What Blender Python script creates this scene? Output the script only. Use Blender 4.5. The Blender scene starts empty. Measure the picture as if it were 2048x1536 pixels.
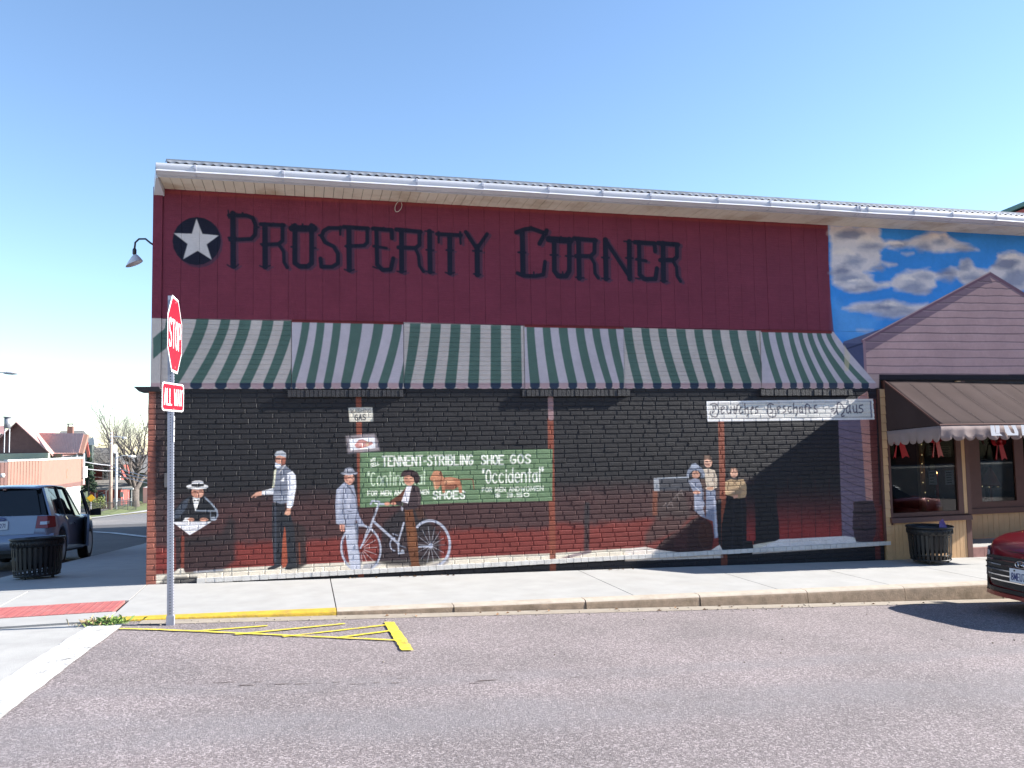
import bpy, math, random
import numpy as np
from mathutils import Vector, Matrix
random.seed(7); RNG = np.random.default_rng(7)
rad = math.radians
scene = bpy.context.scene
COL = scene.collection

# ------------------------------------------------------------------ camera
PSI, TH, RHO = rad(14.2345), rad(4.0439), rad(-0.9778)   # yaw, pitch, roll
CAM = np.array([1.9305, -11.3823, 1.7126])
FPX = 1650.0
def cam_axes():
    c, s = math.cos(PSI), math.sin(PSI)
    fwd = np.array([s, c, 0.]); right = np.array([c, -s, 0.]); up = np.array([0, 0, 1.])
    c, s = math.cos(TH), math.sin(TH); fwd, up = fwd*c + up*s, up*c - fwd*s
    c, s = math.cos(RHO), math.sin(RHO); right, up = right*c + up*s, up*c - right*s
    return right, up, fwd
RGT, UPV, FWD = cam_axes()
cam_data = bpy.data.cameras.new('camera'); cam = bpy.data.objects.new('camera', cam_data); COL.objects.link(cam)
cam_data.sensor_width = 36.0; cam_data.lens = 36.0*FPX/2048.0
cam_data.clip_start = 0.05; cam_data.clip_end = 3000
cam.matrix_world = Matrix([[RGT[i], UPV[i], -FWD[i], CAM[i]] for i in range(3)] + [[0, 0, 0, 1]])
scene.camera = cam

# ------------------------------------------------------------------ sky, sun, exposure
SUN_EL, SUN_OFF = rad(28.3), rad(7.5)      # sun low on the right, almost along the painted wall
SUN_STRENGTH, SKY_STRENGTH, EXPOSURE = 5.0, 0.096, 1.55
world = bpy.data.worlds.new('World'); scene.world = world; world.use_nodes = True
nt = world.node_tree; nt.nodes.clear()
sky = nt.nodes.new('ShaderNodeTexSky'); sky.sky_type = 'NISHITA'; sky.sun_disc = False
sky.sun_elevation = SUN_EL; sky.sun_rotation = rad(90) + SUN_OFF
sky.air_density = 1.0; sky.dust_density = 0.0; sky.ozone_density = 3.0; sky.altitude = 120
bg = nt.nodes.new('ShaderNodeBackground'); bg.inputs['Strength'].default_value = SKY_STRENGTH
wo = nt.nodes.new('ShaderNodeOutputWorld')
nt.links.new(sky.outputs[0], bg.inputs[0]); nt.links.new(bg.outputs[0], wo.inputs[0])
sun_data = bpy.data.lights.new('sun', 'SUN'); sun_data.energy = SUN_STRENGTH; sun_data.angle = rad(0.53)
sun_data.color = (1.0, 0.95, 0.87)
sun = bpy.data.objects.new('sun', sun_data); COL.objects.link(sun)
to_sun = Vector((math.cos(SUN_OFF)*math.cos(SUN_EL), -math.sin(SUN_OFF)*math.cos(SUN_EL), math.sin(SUN_EL)))
sun.rotation_euler = (-to_sun).to_track_quat('-Z', 'Y').to_euler(); sun.location = (30, -10, 30)
vs = scene.view_settings
vs.view_transform = 'Standard'; vs.look = 'None'; vs.exposure = EXPOSURE; vs.gamma = 1.0; vs.use_curve_mapping = False
scene.cycles.max_bounces = 8; scene.cycles.diffuse_bounces = 4

# ------------------------------------------------------------------ measuring helpers
def ray(px, py):
    return RGT*((px-1024.)/FPX) - UPV*((py-768.)/FPX) + FWD
def at(px, py, depth):
    return CAM + ray(px, py)*depth
def at_y(px, py, Y):
    d = ray(px, py); return CAM + d*((Y-CAM[1])/d[1])
def at_x(px, py, X):
    d = ray(px, py); return CAM + d*((X-CAM[0])/d[0])

def yfall(Y):
    if Y <= 0: return 0.0
    if Y <= 14: return -0.07*Y
    return -0.98 - 0.055*(min(Y, 90)-14) - 0.02*max(min(Y, 300)-90, 0)
def walk_z(X, Y):
    return -0.0227*max(min(X, 40), 0) + yfall(Y)
def road_z(X, Y):
    zc = -0.0227*max(min(X, 40), 0) - 0.019*max(min(X, 40)-0.3, 0)
    t = max(-2.2-Y, 0)
    return zc - 0.012 + 0.0187*min(t, 8) - 0.01*max(t-12, 0)
def ground_z(X, Y):
    if Y < -2.2: return road_z(X, Y)
    if X < -2.4: return yfall(Y) - 0.14*min(max((Y-0.5)/2.5, 0), 1) - 0.012
    return walk_z(X, Y)
def on_ground(px, py, fn=ground_z, dz=0.0):
    d = ray(px, py); lo, hi = 1.0, 400.0
    f = lambda t: CAM[2]+d[2]*t - fn(CAM[0]+d[0]*t, CAM[1]+d[1]*t) - dz
    t = 1.0
    while t < 400 and f(t) > 0: t += 0.25
    lo, hi = t-0.25, t
    for _ in range(40):
        m = (lo+hi)/2
        if f(m) > 0: lo = m
        else: hi = m
    return CAM + d*lo

# ------------------------------------------------------------------ object helpers
OFF = {}
def tag(o, label=None, cat=None, group=None, kind=None):
    if label: o['label'] = label
    if cat: o['category'] = cat
    if group: o['group'] = group
    if kind: o['kind'] = kind
    return o
def thing(name, loc, label, cat, group=None, rotz=0.0):
    o = bpy.data.objects.new(name, None); COL.objects.link(o)
    o.location = loc; o.rotation_euler = (0, 0, rotz); o.empty_display_size = 0.2
    OFF[o.name] = (0, 0, 0) if rotz or loc == 'l' else tuple(loc)
    return tag(o, label, cat, group)
def local_thing(name, loc, label, cat, group=None, rotz=0.0):
    o = thing(name, loc, label, cat, group, rotz); OFF[o.name] = (0, 0, 0); return o
def copy_tree(o, parent=None):
    c = o.copy(); COL.objects.link(c)
    if parent: c.parent = parent
    OFF[c.name] = OFF.get(o.name, (0, 0, 0))
    for ch in list(o.children): copy_tree(ch, c)
    return c

class MB:
    def __init__(s): s.v = []; s.f = []
    def add(s, pts, faces):
        b = len(s.v); s.v += [tuple(map(float, p)) for p in pts]; s.f += [tuple(b+i for i in f) for f in faces]; return s
    def poly(s, pts): return s.add(pts, [tuple(range(len(pts)))])
    def hexa(s, p):     # 8 points: bottom ring 0-3, top ring 4-7
        return s.add(p, [(3, 2, 1, 0), (4, 5, 6, 7), (0, 1, 5, 4), (1, 2, 6, 5), (2, 3, 7, 6), (3, 0, 4, 7)])
    def box(s, x0, x1, y0, y1, z0, z1):
        return s.hexa([(x0, y0, z0), (x1, y0, z0), (x1, y1, z0), (x0, y1, z0), (x0, y0, z1), (x1, y0, z1), (x1, y1, z1), (x0, y1, z1)])
    def prism(s, pts, vec):
        n = len(pts); vec = np.array(vec, float)
        a = [np.array(p, float) for p in pts]; b = [p+vec for p in a]
        f = [tuple(range(n-1, -1, -1)), tuple(range(n, 2*n))] + [(i, (i+1) % n, n+(i+1) % n, n+i) for i in range(n)]
        return s.add(a+b, f)
    def tube(s, pts, r, n=8, cap=True):
        pts = [np.array(p, float) for p in pts]; m = len(pts)
        rs = list(r) if hasattr(r, '__len__') else [r]*m
        ring = []; prev = None
        for i, p in enumerate(pts):
            t = pts[min(i+1, m-1)] - pts[max(i-1, 0)]; t = t/(np.linalg.norm(t)+1e-12)
            if prev is None:
                a = np.array([0, 0, 1.]) if abs(t[2]) < 0.9 else np.array([1., 0, 0])
                u = np.cross(t, a)
            else: u = prev - t*np.dot(prev, t)
            u = u/(np.linalg.norm(u)+1e-12); prev = u; w = np.cross(t, u)
            ring += [p + rs[i]*(u*math.cos(k*2*math.pi/n)+w*math.sin(k*2*math.pi/n)) for k in range(n)]
        f = [(i*n+k, i*n+(k+1) % n, (i+1)*n+(k+1) % n, (i+1)*n+k) for i in range(m-1) for k in range(n)]
        if cap: f += [tuple(range(n-1, -1, -1)), tuple((m-1)*n+k for k in range(n))]
        return s.add(ring, f)
    def lathe(s, prof, c=(0, 0, 0), n=16, axis='z', a0=0.0, cap=True):
        pts = []
        for (r, h) in prof:
            for k in range(n):
                a = a0 + k*2*math.pi/n; u, w = r*math.cos(a), r*math.sin(a)
                p = {'z': (u, w, h), 'y': (u, h, w), 'x': (h, u, w)}[axis]
                pts.append((p[0]+c[0], p[1]+c[1], p[2]+c[2]))
        m = len(prof)
        f = [(i*n+k, i*n+(k+1) % n, (i+1)*n+(k+1) % n, (i+1)*n+k) for i in range(m-1) for k in range(n)]
        if cap: f += [tuple(range(n-1, -1, -1)), tuple((m-1)*n+k for k in range(n))]
        return s.add(pts, f)
    def build(s, name, mat, parent=None, smooth=False, off=None):
        me = bpy.data.meshes.new(name)
        if off is None: off = OFF.get(parent.name, (0, 0, 0)) if parent else (0, 0, 0)
        v = [(p[0]-off[0], p[1]-off[1], p[2]-off[2]) for p in s.v]
        me.from_pydata(v, [], s.f); me.update()
        if mat: me.materials.append(mat)
        import bmesh
        bm = bmesh.new(); bm.from_mesh(me); bmesh.ops.recalc_face_normals(bm, faces=bm.faces); bm.to_mesh(me); bm.free()
        if smooth:
            for p in me.polygons: p.use_smooth = True
        o = bpy.data.objects.new(name, me); COL.objects.link(o)
        if parent: o.parent = parent
        OFF[o.name] = off
        return o
def inst(src, name, parent, loc, rot=(0, 0, 0), scale=(1, 1, 1)):
    o = bpy.data.objects.new(name, src); COL.objects.link(o)
    off = OFF.get(parent.name, (0, 0, 0)) if parent else (0, 0, 0)
    o.location = (loc[0]-off[0], loc[1]-off[1], loc[2]-off[2]); o.rotation_euler = rot; o.scale = scale
    if parent: o.parent = parent
    return o
def smooth_by_angle(o, deg=35):
    me = o.data
    for p in me.polygons: p.use_smooth = True
    try: me.set_sharp_from_angle(angle=rad(deg))
    except Exception: pass
    return o

# ------------------------------------------------------------------ material helpers
def new_mat(name):
    m = bpy.data.materials.new(name); m.use_nodes = True
    n = m.node_tree; b = n.nodes.get('Principled BSDF'); return m, n, b
def lk(n, a, b): n.links.new(a, b)
def coords(n, kind='world', scale=(1, 1, 1)):
    if kind == 'world':
        g = n.nodes.new('ShaderNodeNewGeometry'); out = g.outputs['Position']
    else:
        g = n.nodes.new('ShaderNodeTexCoord'); out = g.outputs['Object']
    mp = n.nodes.new('ShaderNodeMapping'); mp.inputs['Scale'].default_value = scale
    lk(n, out, mp.inputs['Vector']); return mp.outputs[0]
def noise(n, co, scale, detail=4, rough=0.6):
    t = n.nodes.new('ShaderNodeTexNoise'); t.inputs['Scale'].default_value = scale
    t.inputs['Detail'].default_value = detail; t.inputs['Roughness'].default_value = rough
    lk(n, co, t.inputs['Vector']); return t.outputs['Fac']
def ramp(n, fac, stops):
    r = n.nodes.new('ShaderNodeValToRGB'); e = r.color_ramp.elements
    while len(e) > 1: e.remove(e[-1])
    e[0].position = stops[0][0]; c = stops[0][1]; e[0].color = (c if hasattr(c, '__len__') else (c, c, c)) + ((1,) if (hasattr(c, '__len__') and len(c) == 3) or not hasattr(c, '__len__') else ())
    for p, c in stops[1:]:
        x = e.new(p); c = c if hasattr(c, '__len__') else (c, c, c); x.color = tuple(c[:3]) + (1,)
    lk(n, fac, r.inputs[0]); return r.outputs[0]
def mix(n, fac, a, b, mode='MIX'):
    x = n.nodes.new('ShaderNodeMix'); x.data_type = 'RGBA'; x.blend_type = mode
    if hasattr(fac, 'links') or hasattr(fac, 'is_linked'): lk(n, fac, x.inputs[0])
    else: x.inputs[0].default_value = fac
    for s, v in ((x.inputs[6], a), (x.inputs[7], b)):
        if hasattr(v, 'is_linked'): lk(n, v, s)
        else: s.default_value = tuple(v[:3]) + (1,)
    return x.outputs[2]
def bump(n, b, h, strength=0.3, dist=0.01):
    x = n.nodes.new('ShaderNodeBump'); x.inputs['Strength'].default_value = strength; x.inputs['Distance'].default_value = dist
    lk(n, h, x.inputs['Height']); lk(n, x.outputs[0], b.inputs['Normal'])
def mat(name, col, rough=0.7, var=0.15, scale=6.0, metallic=0.0, spec=0.5, bumpv=0.0, bscale=60.0, co='world', cscale=(1, 1, 1), dirt=None, dirt_scale=1.2, dirt_amt=0.5, coat=0.0):
    m, n, b = new_mat(name)
    c = coords(n, co, cscale)
    f = noise(n, c, scale, 5)
    lo = tuple(max(x*(1-var), 0) for x in col); hi = tuple(min(x*(1+var), 1) for x in col)
    out = ramp(n, f, [(0.3, lo), (0.7, hi)])
    if dirt:
        f2 = noise(n, c, dirt_scale, 6, 0.65)
        fac = ramp(n, f2, [(0.5, 0.0), (0.72, dirt_amt)])
        out = mix(n, fac, out, dirt)
    lk(n, out, b.inputs['Base Color'])
    b.inputs['Roughness'].default_value = rough; b.inputs['Metallic'].default_value = metallic
    b.inputs['Specular IOR Level'].default_value = spec
    if coat: b.inputs['Coat Weight'].default_value = coat; b.inputs['Coat Roughness'].default_value = 0.04
    if bumpv: bump(n, b, noise(n, c, bscale, 4), bumpv, 0.01)
    return m
def srgb(r, g, b):
    f = lambda x: (x/255/12.92) if x/255 <= .04045 else ((x/255+.055)/1.055)**2.4
    return (f(r), f(g), f(b))
# ------------------------------------------------------------------ wall paint (flat print on the wall: a hand painted mural)
def lin(c):
    a = np.array(c, float)/255.; return np.where(a <= .04045, a/12.92, ((a+.055)/1.055)**2.4)
def W(px, py):
    """photo pixel -> wall coordinates X, Z on the wall plane"""
    px = np.asarray(px, float); py = np.asarray(py, float)
    d = RGT[:, None]*((px.ravel()-1024.)/FPX) - UPV[:, None]*((py.ravel()-768.)/FPX) + FWD[:, None]
    t = -CAM[1]/d[1]
    return (CAM[0]+d[0]*t).reshape(px.shape), (CAM[2]+d[2]*t).reshape(px.shape)
def fbm(h, w, cell, octv=4, seed=0, rough=0.55):
    r = np.random.default_rng(seed); out = np.zeros((h, w)); amp = 1.0; tot = 0
    for o in range(octv):
        c = max(cell/(2**o), 1.5); gh, gw = int(h/c)+3, int(w/c)+3
        g = r.random((gh, gw)); y = np.arange(h)/c; x = np.arange(w)/c
        yi = y.astype(int); xi = x.astype(int); fy = (y-yi); fx = (x-xi)
        fy = fy*fy*(3-2*fy); fx = fx*fx*(3-2*fx)
        a = g[yi][:, xi]; b = g[yi][:, xi+1]; c2 = g[yi+1][:, xi]; d = g[yi+1][:, xi+1]
        fx = fx[None]; fy = fy[:, None]
        out += amp*((a*(1-fx)+b*fx)*(1-fy)+(c2*(1-fx)+d*fx)*fy); tot += amp; amp *= rough
    return out/tot
class Canvas:
    def __init__(s, x0, x1, z0, z1, res, base):
        s.x0, s.x1, s.z0, s.z1, s.res = x0, x1, z0, z1, res
        s.w, s.h = int((x1-x0)*res), int((z1-z0)*res)
        s.a = np.zeros((s.h, s.w, 3)); s.a[:] = lin(base)
        s.T = lambda x, y: (x, y)
    def frame(s, ox, oy, k):
        """following shapes are given in a magnified view whose corner is (ox, oy) and magnification k"""
        s.T = lambda x, y: (ox+np.asarray(x, float)/k, oy+np.asarray(y, float)/k); s.k = k
    def px(s, pts):
        p = np.array(pts, float); X, Z = W(*s.T(p[:, 0], p[:, 1]))
        return np.stack([(X-s.x0)*s.res, (Z-s.z0)*s.res], 1)
    def scale(s, p):
        q = s.px([p, (p[0]+1, p[1])]); return np.linalg.norm(q[1]-q[0])
    def window(s, q, m):
        i0, j0 = np.floor(q.min(0)-m).astype(int); i1, j1 = np.ceil(q.max(0)+m).astype(int)
        i0, j0 = max(i0, 0), max(j0, 0); i1, j1 = min(i1, s.w-1), min(j1, s.h-1)
        if i1 <= i0 or j1 <= j0: return None
        xs = np.arange(i0, i1+1)+.5; ys = np.arange(j0, j1+1)+.5
        return i0, i1, j0, j1, xs, ys
    def put(s, win, cov, col):
        i0, i1, j0, j1 = win[:4]
        a = s.a[j0:j1+1, i0:i1+1]; c = col if isinstance(col, np.ndarray) and col.ndim == 3 else lin(col)
        a[:] = a*(1-cov[..., None]) + c*cov[..., None]
    @staticmethod
    def inside(q, X, Y):
        r = np.zeros(X.shape, bool); n = len(q)
        for i in range(n):
            x1, y1 = q[i]; x2, y2 = q[(i+1) % n]
            if y1 == y2: continue
            m = ((y1 > Y) != (y2 > Y)) & (X < (x2-x1)*(Y-y1)/(y2-y1)+x1); r ^= m
        return r
    def poly(s, pts, col, alpha=1.0, soft=0.0):
        q = s.px(pts); win = s.window(q, 2+soft*2)
        if win is None: return
        xs, ys = win[4:]; X, Y = np.meshgrid(xs, ys)
        if soft:
            d = s.sdist(q, X, Y); cov = np.clip(0.5-d/(2*soft), 0, 1); cov = cov*cov*(3-2*cov)
        else:
            cov = sum(s.inside(q, X+dx, Y+dy).astype(float) for dx in (-.33, 0, .33) for dy in (-.33, 0, .33))/9
        s.put(win, cov*alpha, col)
    @staticmethod
    def segd(q, X, Y, closed):
        d = np.full(X.shape, 1e9); n = len(q)
        for i in range(n if closed else n-1):
            a, b = q[i], q[(i+1) % n]; v = b-a; L = v.dot(v)+1e-9
            t = np.clip(((X-a[0])*v[0]+(Y-a[1])*v[1])/L, 0, 1)
            d = np.minimum(d, np.hypot(X-a[0]-t*v[0], Y-a[1]-t*v[1]))
        return d
    def sdist(s, q, X, Y):
        d = s.segd(q, X, Y, True); return np.where(s.inside(q, X, Y), -d, d)
    def stroke(s, pts, width, col, alpha=1.0, soft=0.6, off=(0, 0)):
        pts = [(p[0]+off[0], p[1]+off[1]) for p in pts]
        q = s.px(pts); w = width*s.scale(pts[0])/2; win = s.window(q, w+soft+2)
        if win is None: return
        X, Y = np.meshgrid(*win[4:]); d = s.segd(q, X, Y, False)
        s.put(win, np.clip((w-d)/(2*soft)+.5, 0, 1)*alpha, col)
    def ell(s, cx, cy, rx, ry, col, alpha=1.0, soft=0, rot=0):
        c, sn = math.cos(rad(rot)), math.sin(rad(rot))
        s.poly([(cx+rx*math.cos(a)*c-ry*math.sin(a)*sn, cy+rx*math.cos(a)*sn+ry*math.sin(a)*c) for a in np.linspace(0, 2*math.pi, 20, endpoint=False)], col, alpha, soft)
    def arc(s, cx, cy, rx, ry, a0, a1, width, col, alpha=1.0, rot=0):
        c, sn = math.cos(rad(rot)), math.sin(rad(rot))
        s.stroke([(cx+rx*math.cos(rad(a))*c-ry*math.sin(rad(a))*sn, cy+rx*math.cos(rad(a))*sn+ry*math.sin(rad(a))*c) for a in np.linspace(a0, a1, 24)], width, col, alpha)
    def cloud(s, pts, col, amp, seed, cell=40, soft=6):
        q = s.px(pts); win = s.window(q, amp*1.5+soft)
        if win is None: return
        X, Y = np.meshgrid(*win[4:]); d = s.sdist(q, X, Y)
        nz = fbm(X.shape[0], X.shape[1]//3+2, cell*.6, 5, seed, .6)[:, np.arange(X.shape[1])//3]-.5
        cov = np.clip(.5-(d+nz*2*amp)/(2*soft), 0, 1)
        s.put(win, cov, col)
    def text(s, t, p0, p1, h, width, col, font, alpha=1.0, shear=0.0):
        """stroke lettering along the base line p0 -> p1, letter height h"""
        n = sum(ADV.get(c, 1.0) for c in t); p0, p1 = np.array(p0, float), np.array(p1, float); u = (p1-p0)/n; x = 0
        for c in t:
            a = ADV.get(c, 1.0)
            for st in font.get(c, []):
                pts = [(p0[0]+u[0]*(x+(.12+.72*q[0])*a)+shear*q[1]*h, p0[1]+u[1]*(x+a*q[0])-q[1]*h) for q in st]
                s.stroke(pts, width, col, alpha)
            x += a
    def image(s, name, grain=.07, seed=3):
        r = np.random.default_rng(seed)
        k = s.a.copy(); k[1:-1, 1:-1] = (4*s.a[1:-1, 1:-1]+s.a[:-2, 1:-1]+s.a[2:, 1:-1]+s.a[1:-1, :-2]+s.a[1:-1, 2:])/8; s.a = k*(.94+.12*fbm(s.h, s.w, 9, 3, seed+9)[..., None])
        a = s.a*(1+grain*(r.random((s.h, s.w, 1))-.5)*2)*(0.88+.24*fbm(s.h, s.w, 60, 4, seed)[..., None])
        a = np.clip(a, 0.004, .86); e = np.where(a <= .0031308, a*12.92, 1.055*a**(1/2.4)-.055)
        im = bpy.data.images.new(name, s.w, s.h, alpha=False)
        buf = np.ones((s.h, s.w, 4), np.float32); buf[..., :3] = e
        im.pixels.foreach_set(buf.ravel()); im.update(); im.pack()
        return im
def circ(cx, cy, rx, ry, a0, a1, n=10):
    return [(cx+rx*math.cos(rad(a)), cy+ry*math.sin(rad(a))) for a in np.linspace(a0, a1, n)]
ADV = {'I': .45, ' ': .7, '.': .4, '-': .6, 'M': 1.2, 'W': 1.3, 'i': .45, 'l': .4, "'": .3, '"': .5, 't': .7}
UP = {'A': [[(0, 0), (.5, 1), (1, 0)], [(.2, .35), (.8, .35)]], 'B': [[(0, 0), (0, 1), (.7, 1), (.9, .8), (.7, .53), (0, .53)], [(.7, .53), (1, .28), (.75, 0), (0, 0)]],
 'C': [circ(.5, .5, .5, .5, 50, 310)], 'D': [[(0, 0), (0, 1), (.55, 1), (1, .7), (1, .3), (.55, 0), (0, 0)]], 'E': [[(1, 1), (0, 1), (0, 0), (1, 0)], [(0, .52), (.8, .52)]],
 'F': [[(1, 1), (0, 1), (0, 0)], [(0, .5), (.8, .5)]], 'G': [circ(.5, .5, .5, .5, 50, 330)+[(.95, .45), (.55, .45)]], 'H': [[(0, 0), (0, 1)], [(1, 0), (1, 1)], [(0, .5), (1, .5)]],
 'I': [[(.5, 0), (.5, 1)]], 'L': [[(0, 1), (0, 0), (1, 0)]], 'M': [[(0, 0), (.05, 1), (.5, .2), (.95, 1), (1, 0)]], 'N': [[(0, 0), (0, 1), (1, 0), (1, 1)]],
 'O': [circ(.5, .5, .5, .5, 0, 360, 18)], 'P': [[(0, 0), (0, 1), (.7, 1), (1, .78), (.7, .5), (0, .5)]], 'R': [[(0, 0), (0, 1), (.7, 1), (1, .78), (.7, .5), (0, .5)], [(.55, .5), (1, 0)]],
 'S': [[(.95, .85), (.6, 1), (.2, .95), (.05, .75), (.3, .55), (.75, .45), (.98, .25), (.75, .02), (.3, 0), (.02, .15)]], 'T': [[(0, 1), (1, 1)], [(.5, 1), (.5, 0)]],
 'U': [[(0, 1), (0, .2), (.3, 0), (.7, 0), (1, .2), (1, 1)]], 'W': [[(0, 1), (.25, 0), (.5, .75), (.75, 0), (1, 1)]], 'Y': [[(0, 1), (.5, .5), (1, 1)], [(.5, .5), (.5, 0)]],
 '3': [[(0, 1), (1, 1), (1, 0), (0, 0)], [(.2, .5), (1, .5)]], '5': [[(1, 1), (0, 1), (0, .55), (1, .5), (1, 0), (0, 0)]], '0': [circ(.5, .5, .5, .5, 0, 360, 14)], '7': [[(0, 1), (1, 1), (.4, 0)]],
 '8': [circ(.5, .75, .42, .25, 0, 360, 10), circ(.5, .25, .5, .25, 0, 360, 10)], '9': [circ(.5, .7, .45, .3, 0, 360, 10)+[(.85, .2), (.5, 0)]], '.': [[(.4, 0), (.6, 0)]], '-': [[(.1, .45), (.9, .45)]],
 '$': [[(.95, .85), (.6, .95), (.1, .85), (.1, .6), (.9, .42), (.9, .15), (.5, .02), (.05, .15)], [(.5, 1.1), (.5, -.1)]], 'Z': [[(0, 1), (1, 1), (0, 0), (1, 0)]], 'V': [[(0, 1), (.5, 0), (1, 1)]],
 'X': [[(0, 1), (1, 0)], [(0, 0), (1, 1)]], 'K': [[(0, 0), (0, 1)], [(1, 1), (0, .45), (1, 0)]], '2': [[(.05, .8), (.4, 1), (.9, .8), (.8, .5), (0, 0), (1, 0)]], '4': [[(.8, 0), (.8, 1), (0, .3), (1, .3)]],
 '1': [[(.2, .8), (.5, 1), (.5, 0)]], '6': [circ(.5, .3, .45, .3, 0, 360, 10), [(.06, .35), (.3, .9), (.7, 1)]],
 '"': [[(.2, 1.05), (.1, .8)], [(.7, 1.05), (.6, .8)]]}
LOW = dict(UP); LOW.update({'o': [circ(.5, .35, .5, .35, 0, 360, 14)], 'c': [circ(.5, .35, .5, .35, 45, 315)], 'i': [[(.5, 0), (.5, .68)], [(.5, .85), (.5, .92)]], 'd': [circ(.45, .33, .45, .33, 0, 360, 14), [(.92, 0), (.92, 1.05)]],
 'e': [[(.03, .36), (.97, .36)]+circ(.5, .35, .5, .35, 0, 310, 12)], 'n': [[(0, 0), (0, .68)], [(0, .5), (.3, .7), (.75, .68), (.95, .5), (.95, 0)]], 't': [[(.5, 0), (.5, 1)], [(.05, .68), (.95, .68)]],
 'a': [circ(.45, .33, .45, .33, 0, 360, 14), [(.92, 0), (.92, .68)]], 'l': [[(.5, 0), (.5, 1.05)]]})

def paint_lower():
    c = Canvas(-.06, 10.98, -.42, 2.52, 210, (29, 29, 34))
    H, Wd = c.h, c.w
    # base coat: black fading through brown to barn red near the foot; set out in picture rows that follow the courses
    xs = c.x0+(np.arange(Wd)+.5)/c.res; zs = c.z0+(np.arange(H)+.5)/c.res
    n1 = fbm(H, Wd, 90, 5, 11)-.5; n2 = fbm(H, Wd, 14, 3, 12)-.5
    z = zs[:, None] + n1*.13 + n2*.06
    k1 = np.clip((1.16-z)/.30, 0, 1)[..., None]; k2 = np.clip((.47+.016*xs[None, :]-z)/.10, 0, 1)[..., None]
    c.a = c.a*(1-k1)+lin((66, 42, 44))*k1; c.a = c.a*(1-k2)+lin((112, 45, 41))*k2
    c.T = lambda x, y: (np.asarray(x, float), np.asarray(y, float))
    # pale painted pavement along the foot, black under it
    c.poly([(300, 1150), (346, 1147), (451, 1137), (623, 1128), (894, 1116), (1097, 1107), (1250, 1097), (1290, 1095), (1330, 1105), (1420, 1103), (1470, 1098), (1560, 1078), (1690, 1072), (1712, 1076), (1716, 1084), (1775, 1084), (1775, 1094), (300, 1168)], (208, 201, 188), 1, 1.2)
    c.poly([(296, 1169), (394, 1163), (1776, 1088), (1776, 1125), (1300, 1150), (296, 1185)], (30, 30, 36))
    c.poly([(350, 1154), (394, 1153), (396, 1170), (345, 1172)], (46, 46, 52), .9, 3)
    for x0, w in ((346, 16),): c.poly([(318, 1168), (332, 1150), (352, 1168)], (60, 62, 72), .7, 2)
    # corner bricks left bare, fading into the black
    c.poly([(285, 770), (312, 770), (312, 1190), (285, 1190)], (140, 86, 74)); c.poly([(308, 770), (330, 770), (330, 1060), (308, 1060)], (58, 44, 46), .8, 6)
    # painted posts
    def post(p, col, w=11): c.stroke(p, w, col, .95, 1.0)
    rust = (124, 64, 48)
    post([(717, 796), (721, 1008)], rust); post([(722, 1150), (722, 1160)], rust); post([(1101, 840), (1106, 1150)], rust, 12); post([(1101, 797), (1102, 836)], (146, 118, 122)); post([(1442, 842), (1449, 1140)], (128, 68, 50), 12)
    c.stroke([(1174, 1010), (1173, 1100)], 11, (36, 34, 40), .85, 3); c.stroke([(1114, 1122), (1150, 1110), (1180, 1103)], 6, (128, 112, 118), .9, 1.2)
    # --- two tradesmen at the left
    c.frame(330, 860, 4.953)
    c.poly([(150, 1060), (560, 1030), (640, 850), (690, 900), (700, 1290), (570, 1395), (250, 1420), (60, 1420), (60, 1040)], (40, 34, 38), .9, 8)
    c.stroke([(175, 1060), (172, 1370)], 34, (118, 56, 44), .9); c.stroke([(90, 1080), (95, 1380)], 30, (110, 50, 42), .8)
    c.poly([(80, 910), (80, 800), (170, 700), (240, 655), (390, 655), (470, 730), (528, 800), (505, 885), (450, 912)], (28, 30, 37))
    c.poly([(82, 880), (110, 790), (190, 700), (240, 665), (215, 770), (140, 870)], (62, 70, 84), .9, 2)
    c.stroke([(395, 670), (460, 730), (515, 800), (520, 850), (495, 885)], 16, (132, 142, 158)); c.stroke([(310, 800), (510, 803)], 12, (132, 142, 158)); c.ell(480, 880, 34, 20, (140, 148, 162))
    c.stroke([(450, 810), (450, 880)], 8, (110, 118, 132))
    c.poly([(272, 668), (348, 662), (330, 740), (300, 808), (285, 740)], (226, 226, 226)); c.poly([(285, 688), (310, 698), (335, 686), (335, 710), (310, 700), (285, 712)], (30, 30, 34))
    c.ell(322, 620, 62, 56, (176, 126, 108)); c.ell(340, 640, 36, 30, (206, 160, 140), .7, 2); c.stroke([(285, 608), (308, 610)], 10, (60, 42, 40)); c.stroke([(340, 606), (365, 604)], 10, (60, 42, 40)); c.stroke([(322, 610), (318, 640)], 7, (140, 92, 80)); c.stroke([(305, 655), (340, 655)], 7, (120, 70, 66))
    c.ell(320, 562, 110, 27, (228, 228, 230)); c.poly([(262, 560), (266, 512), (300, 503), (350, 502), (378, 510), (386, 556)], (222, 222, 226)); c.poly([(262, 534), (384, 532), (388, 556), (325, 566), (262, 560)], (34, 36, 42)); c.stroke([(225, 580), (320, 592), (415, 578)], 6, (120, 118, 120))
    c.poly([(175, 905), (200, 870), (240, 868), (265, 905)], (220, 220, 222)); c.ell(258, 888, 34, 17, (196, 142, 120)); c.ell(385, 888, 44, 17, (200, 146, 124))
    c.poly([(72, 912), (462, 908), (340, 985), (245, 1042), (170, 985)], (226, 226, 232)); c.stroke([(200, 925), (360, 918), (352, 950)], 5, (150, 152, 164)); c.stroke([(238, 960), (250, 1020)], 5, (150, 152, 164)); c.stroke([(262, 985), (350, 965)], 5, (160, 160, 172))
    c.poly([(75, 1420), (140, 1372), (180, 1372), (205, 1425)], (216, 210, 198), .9, 2); c.stroke([(290, 1410), (570, 1388)], 18, (150, 158, 176), .7, 2)
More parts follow.
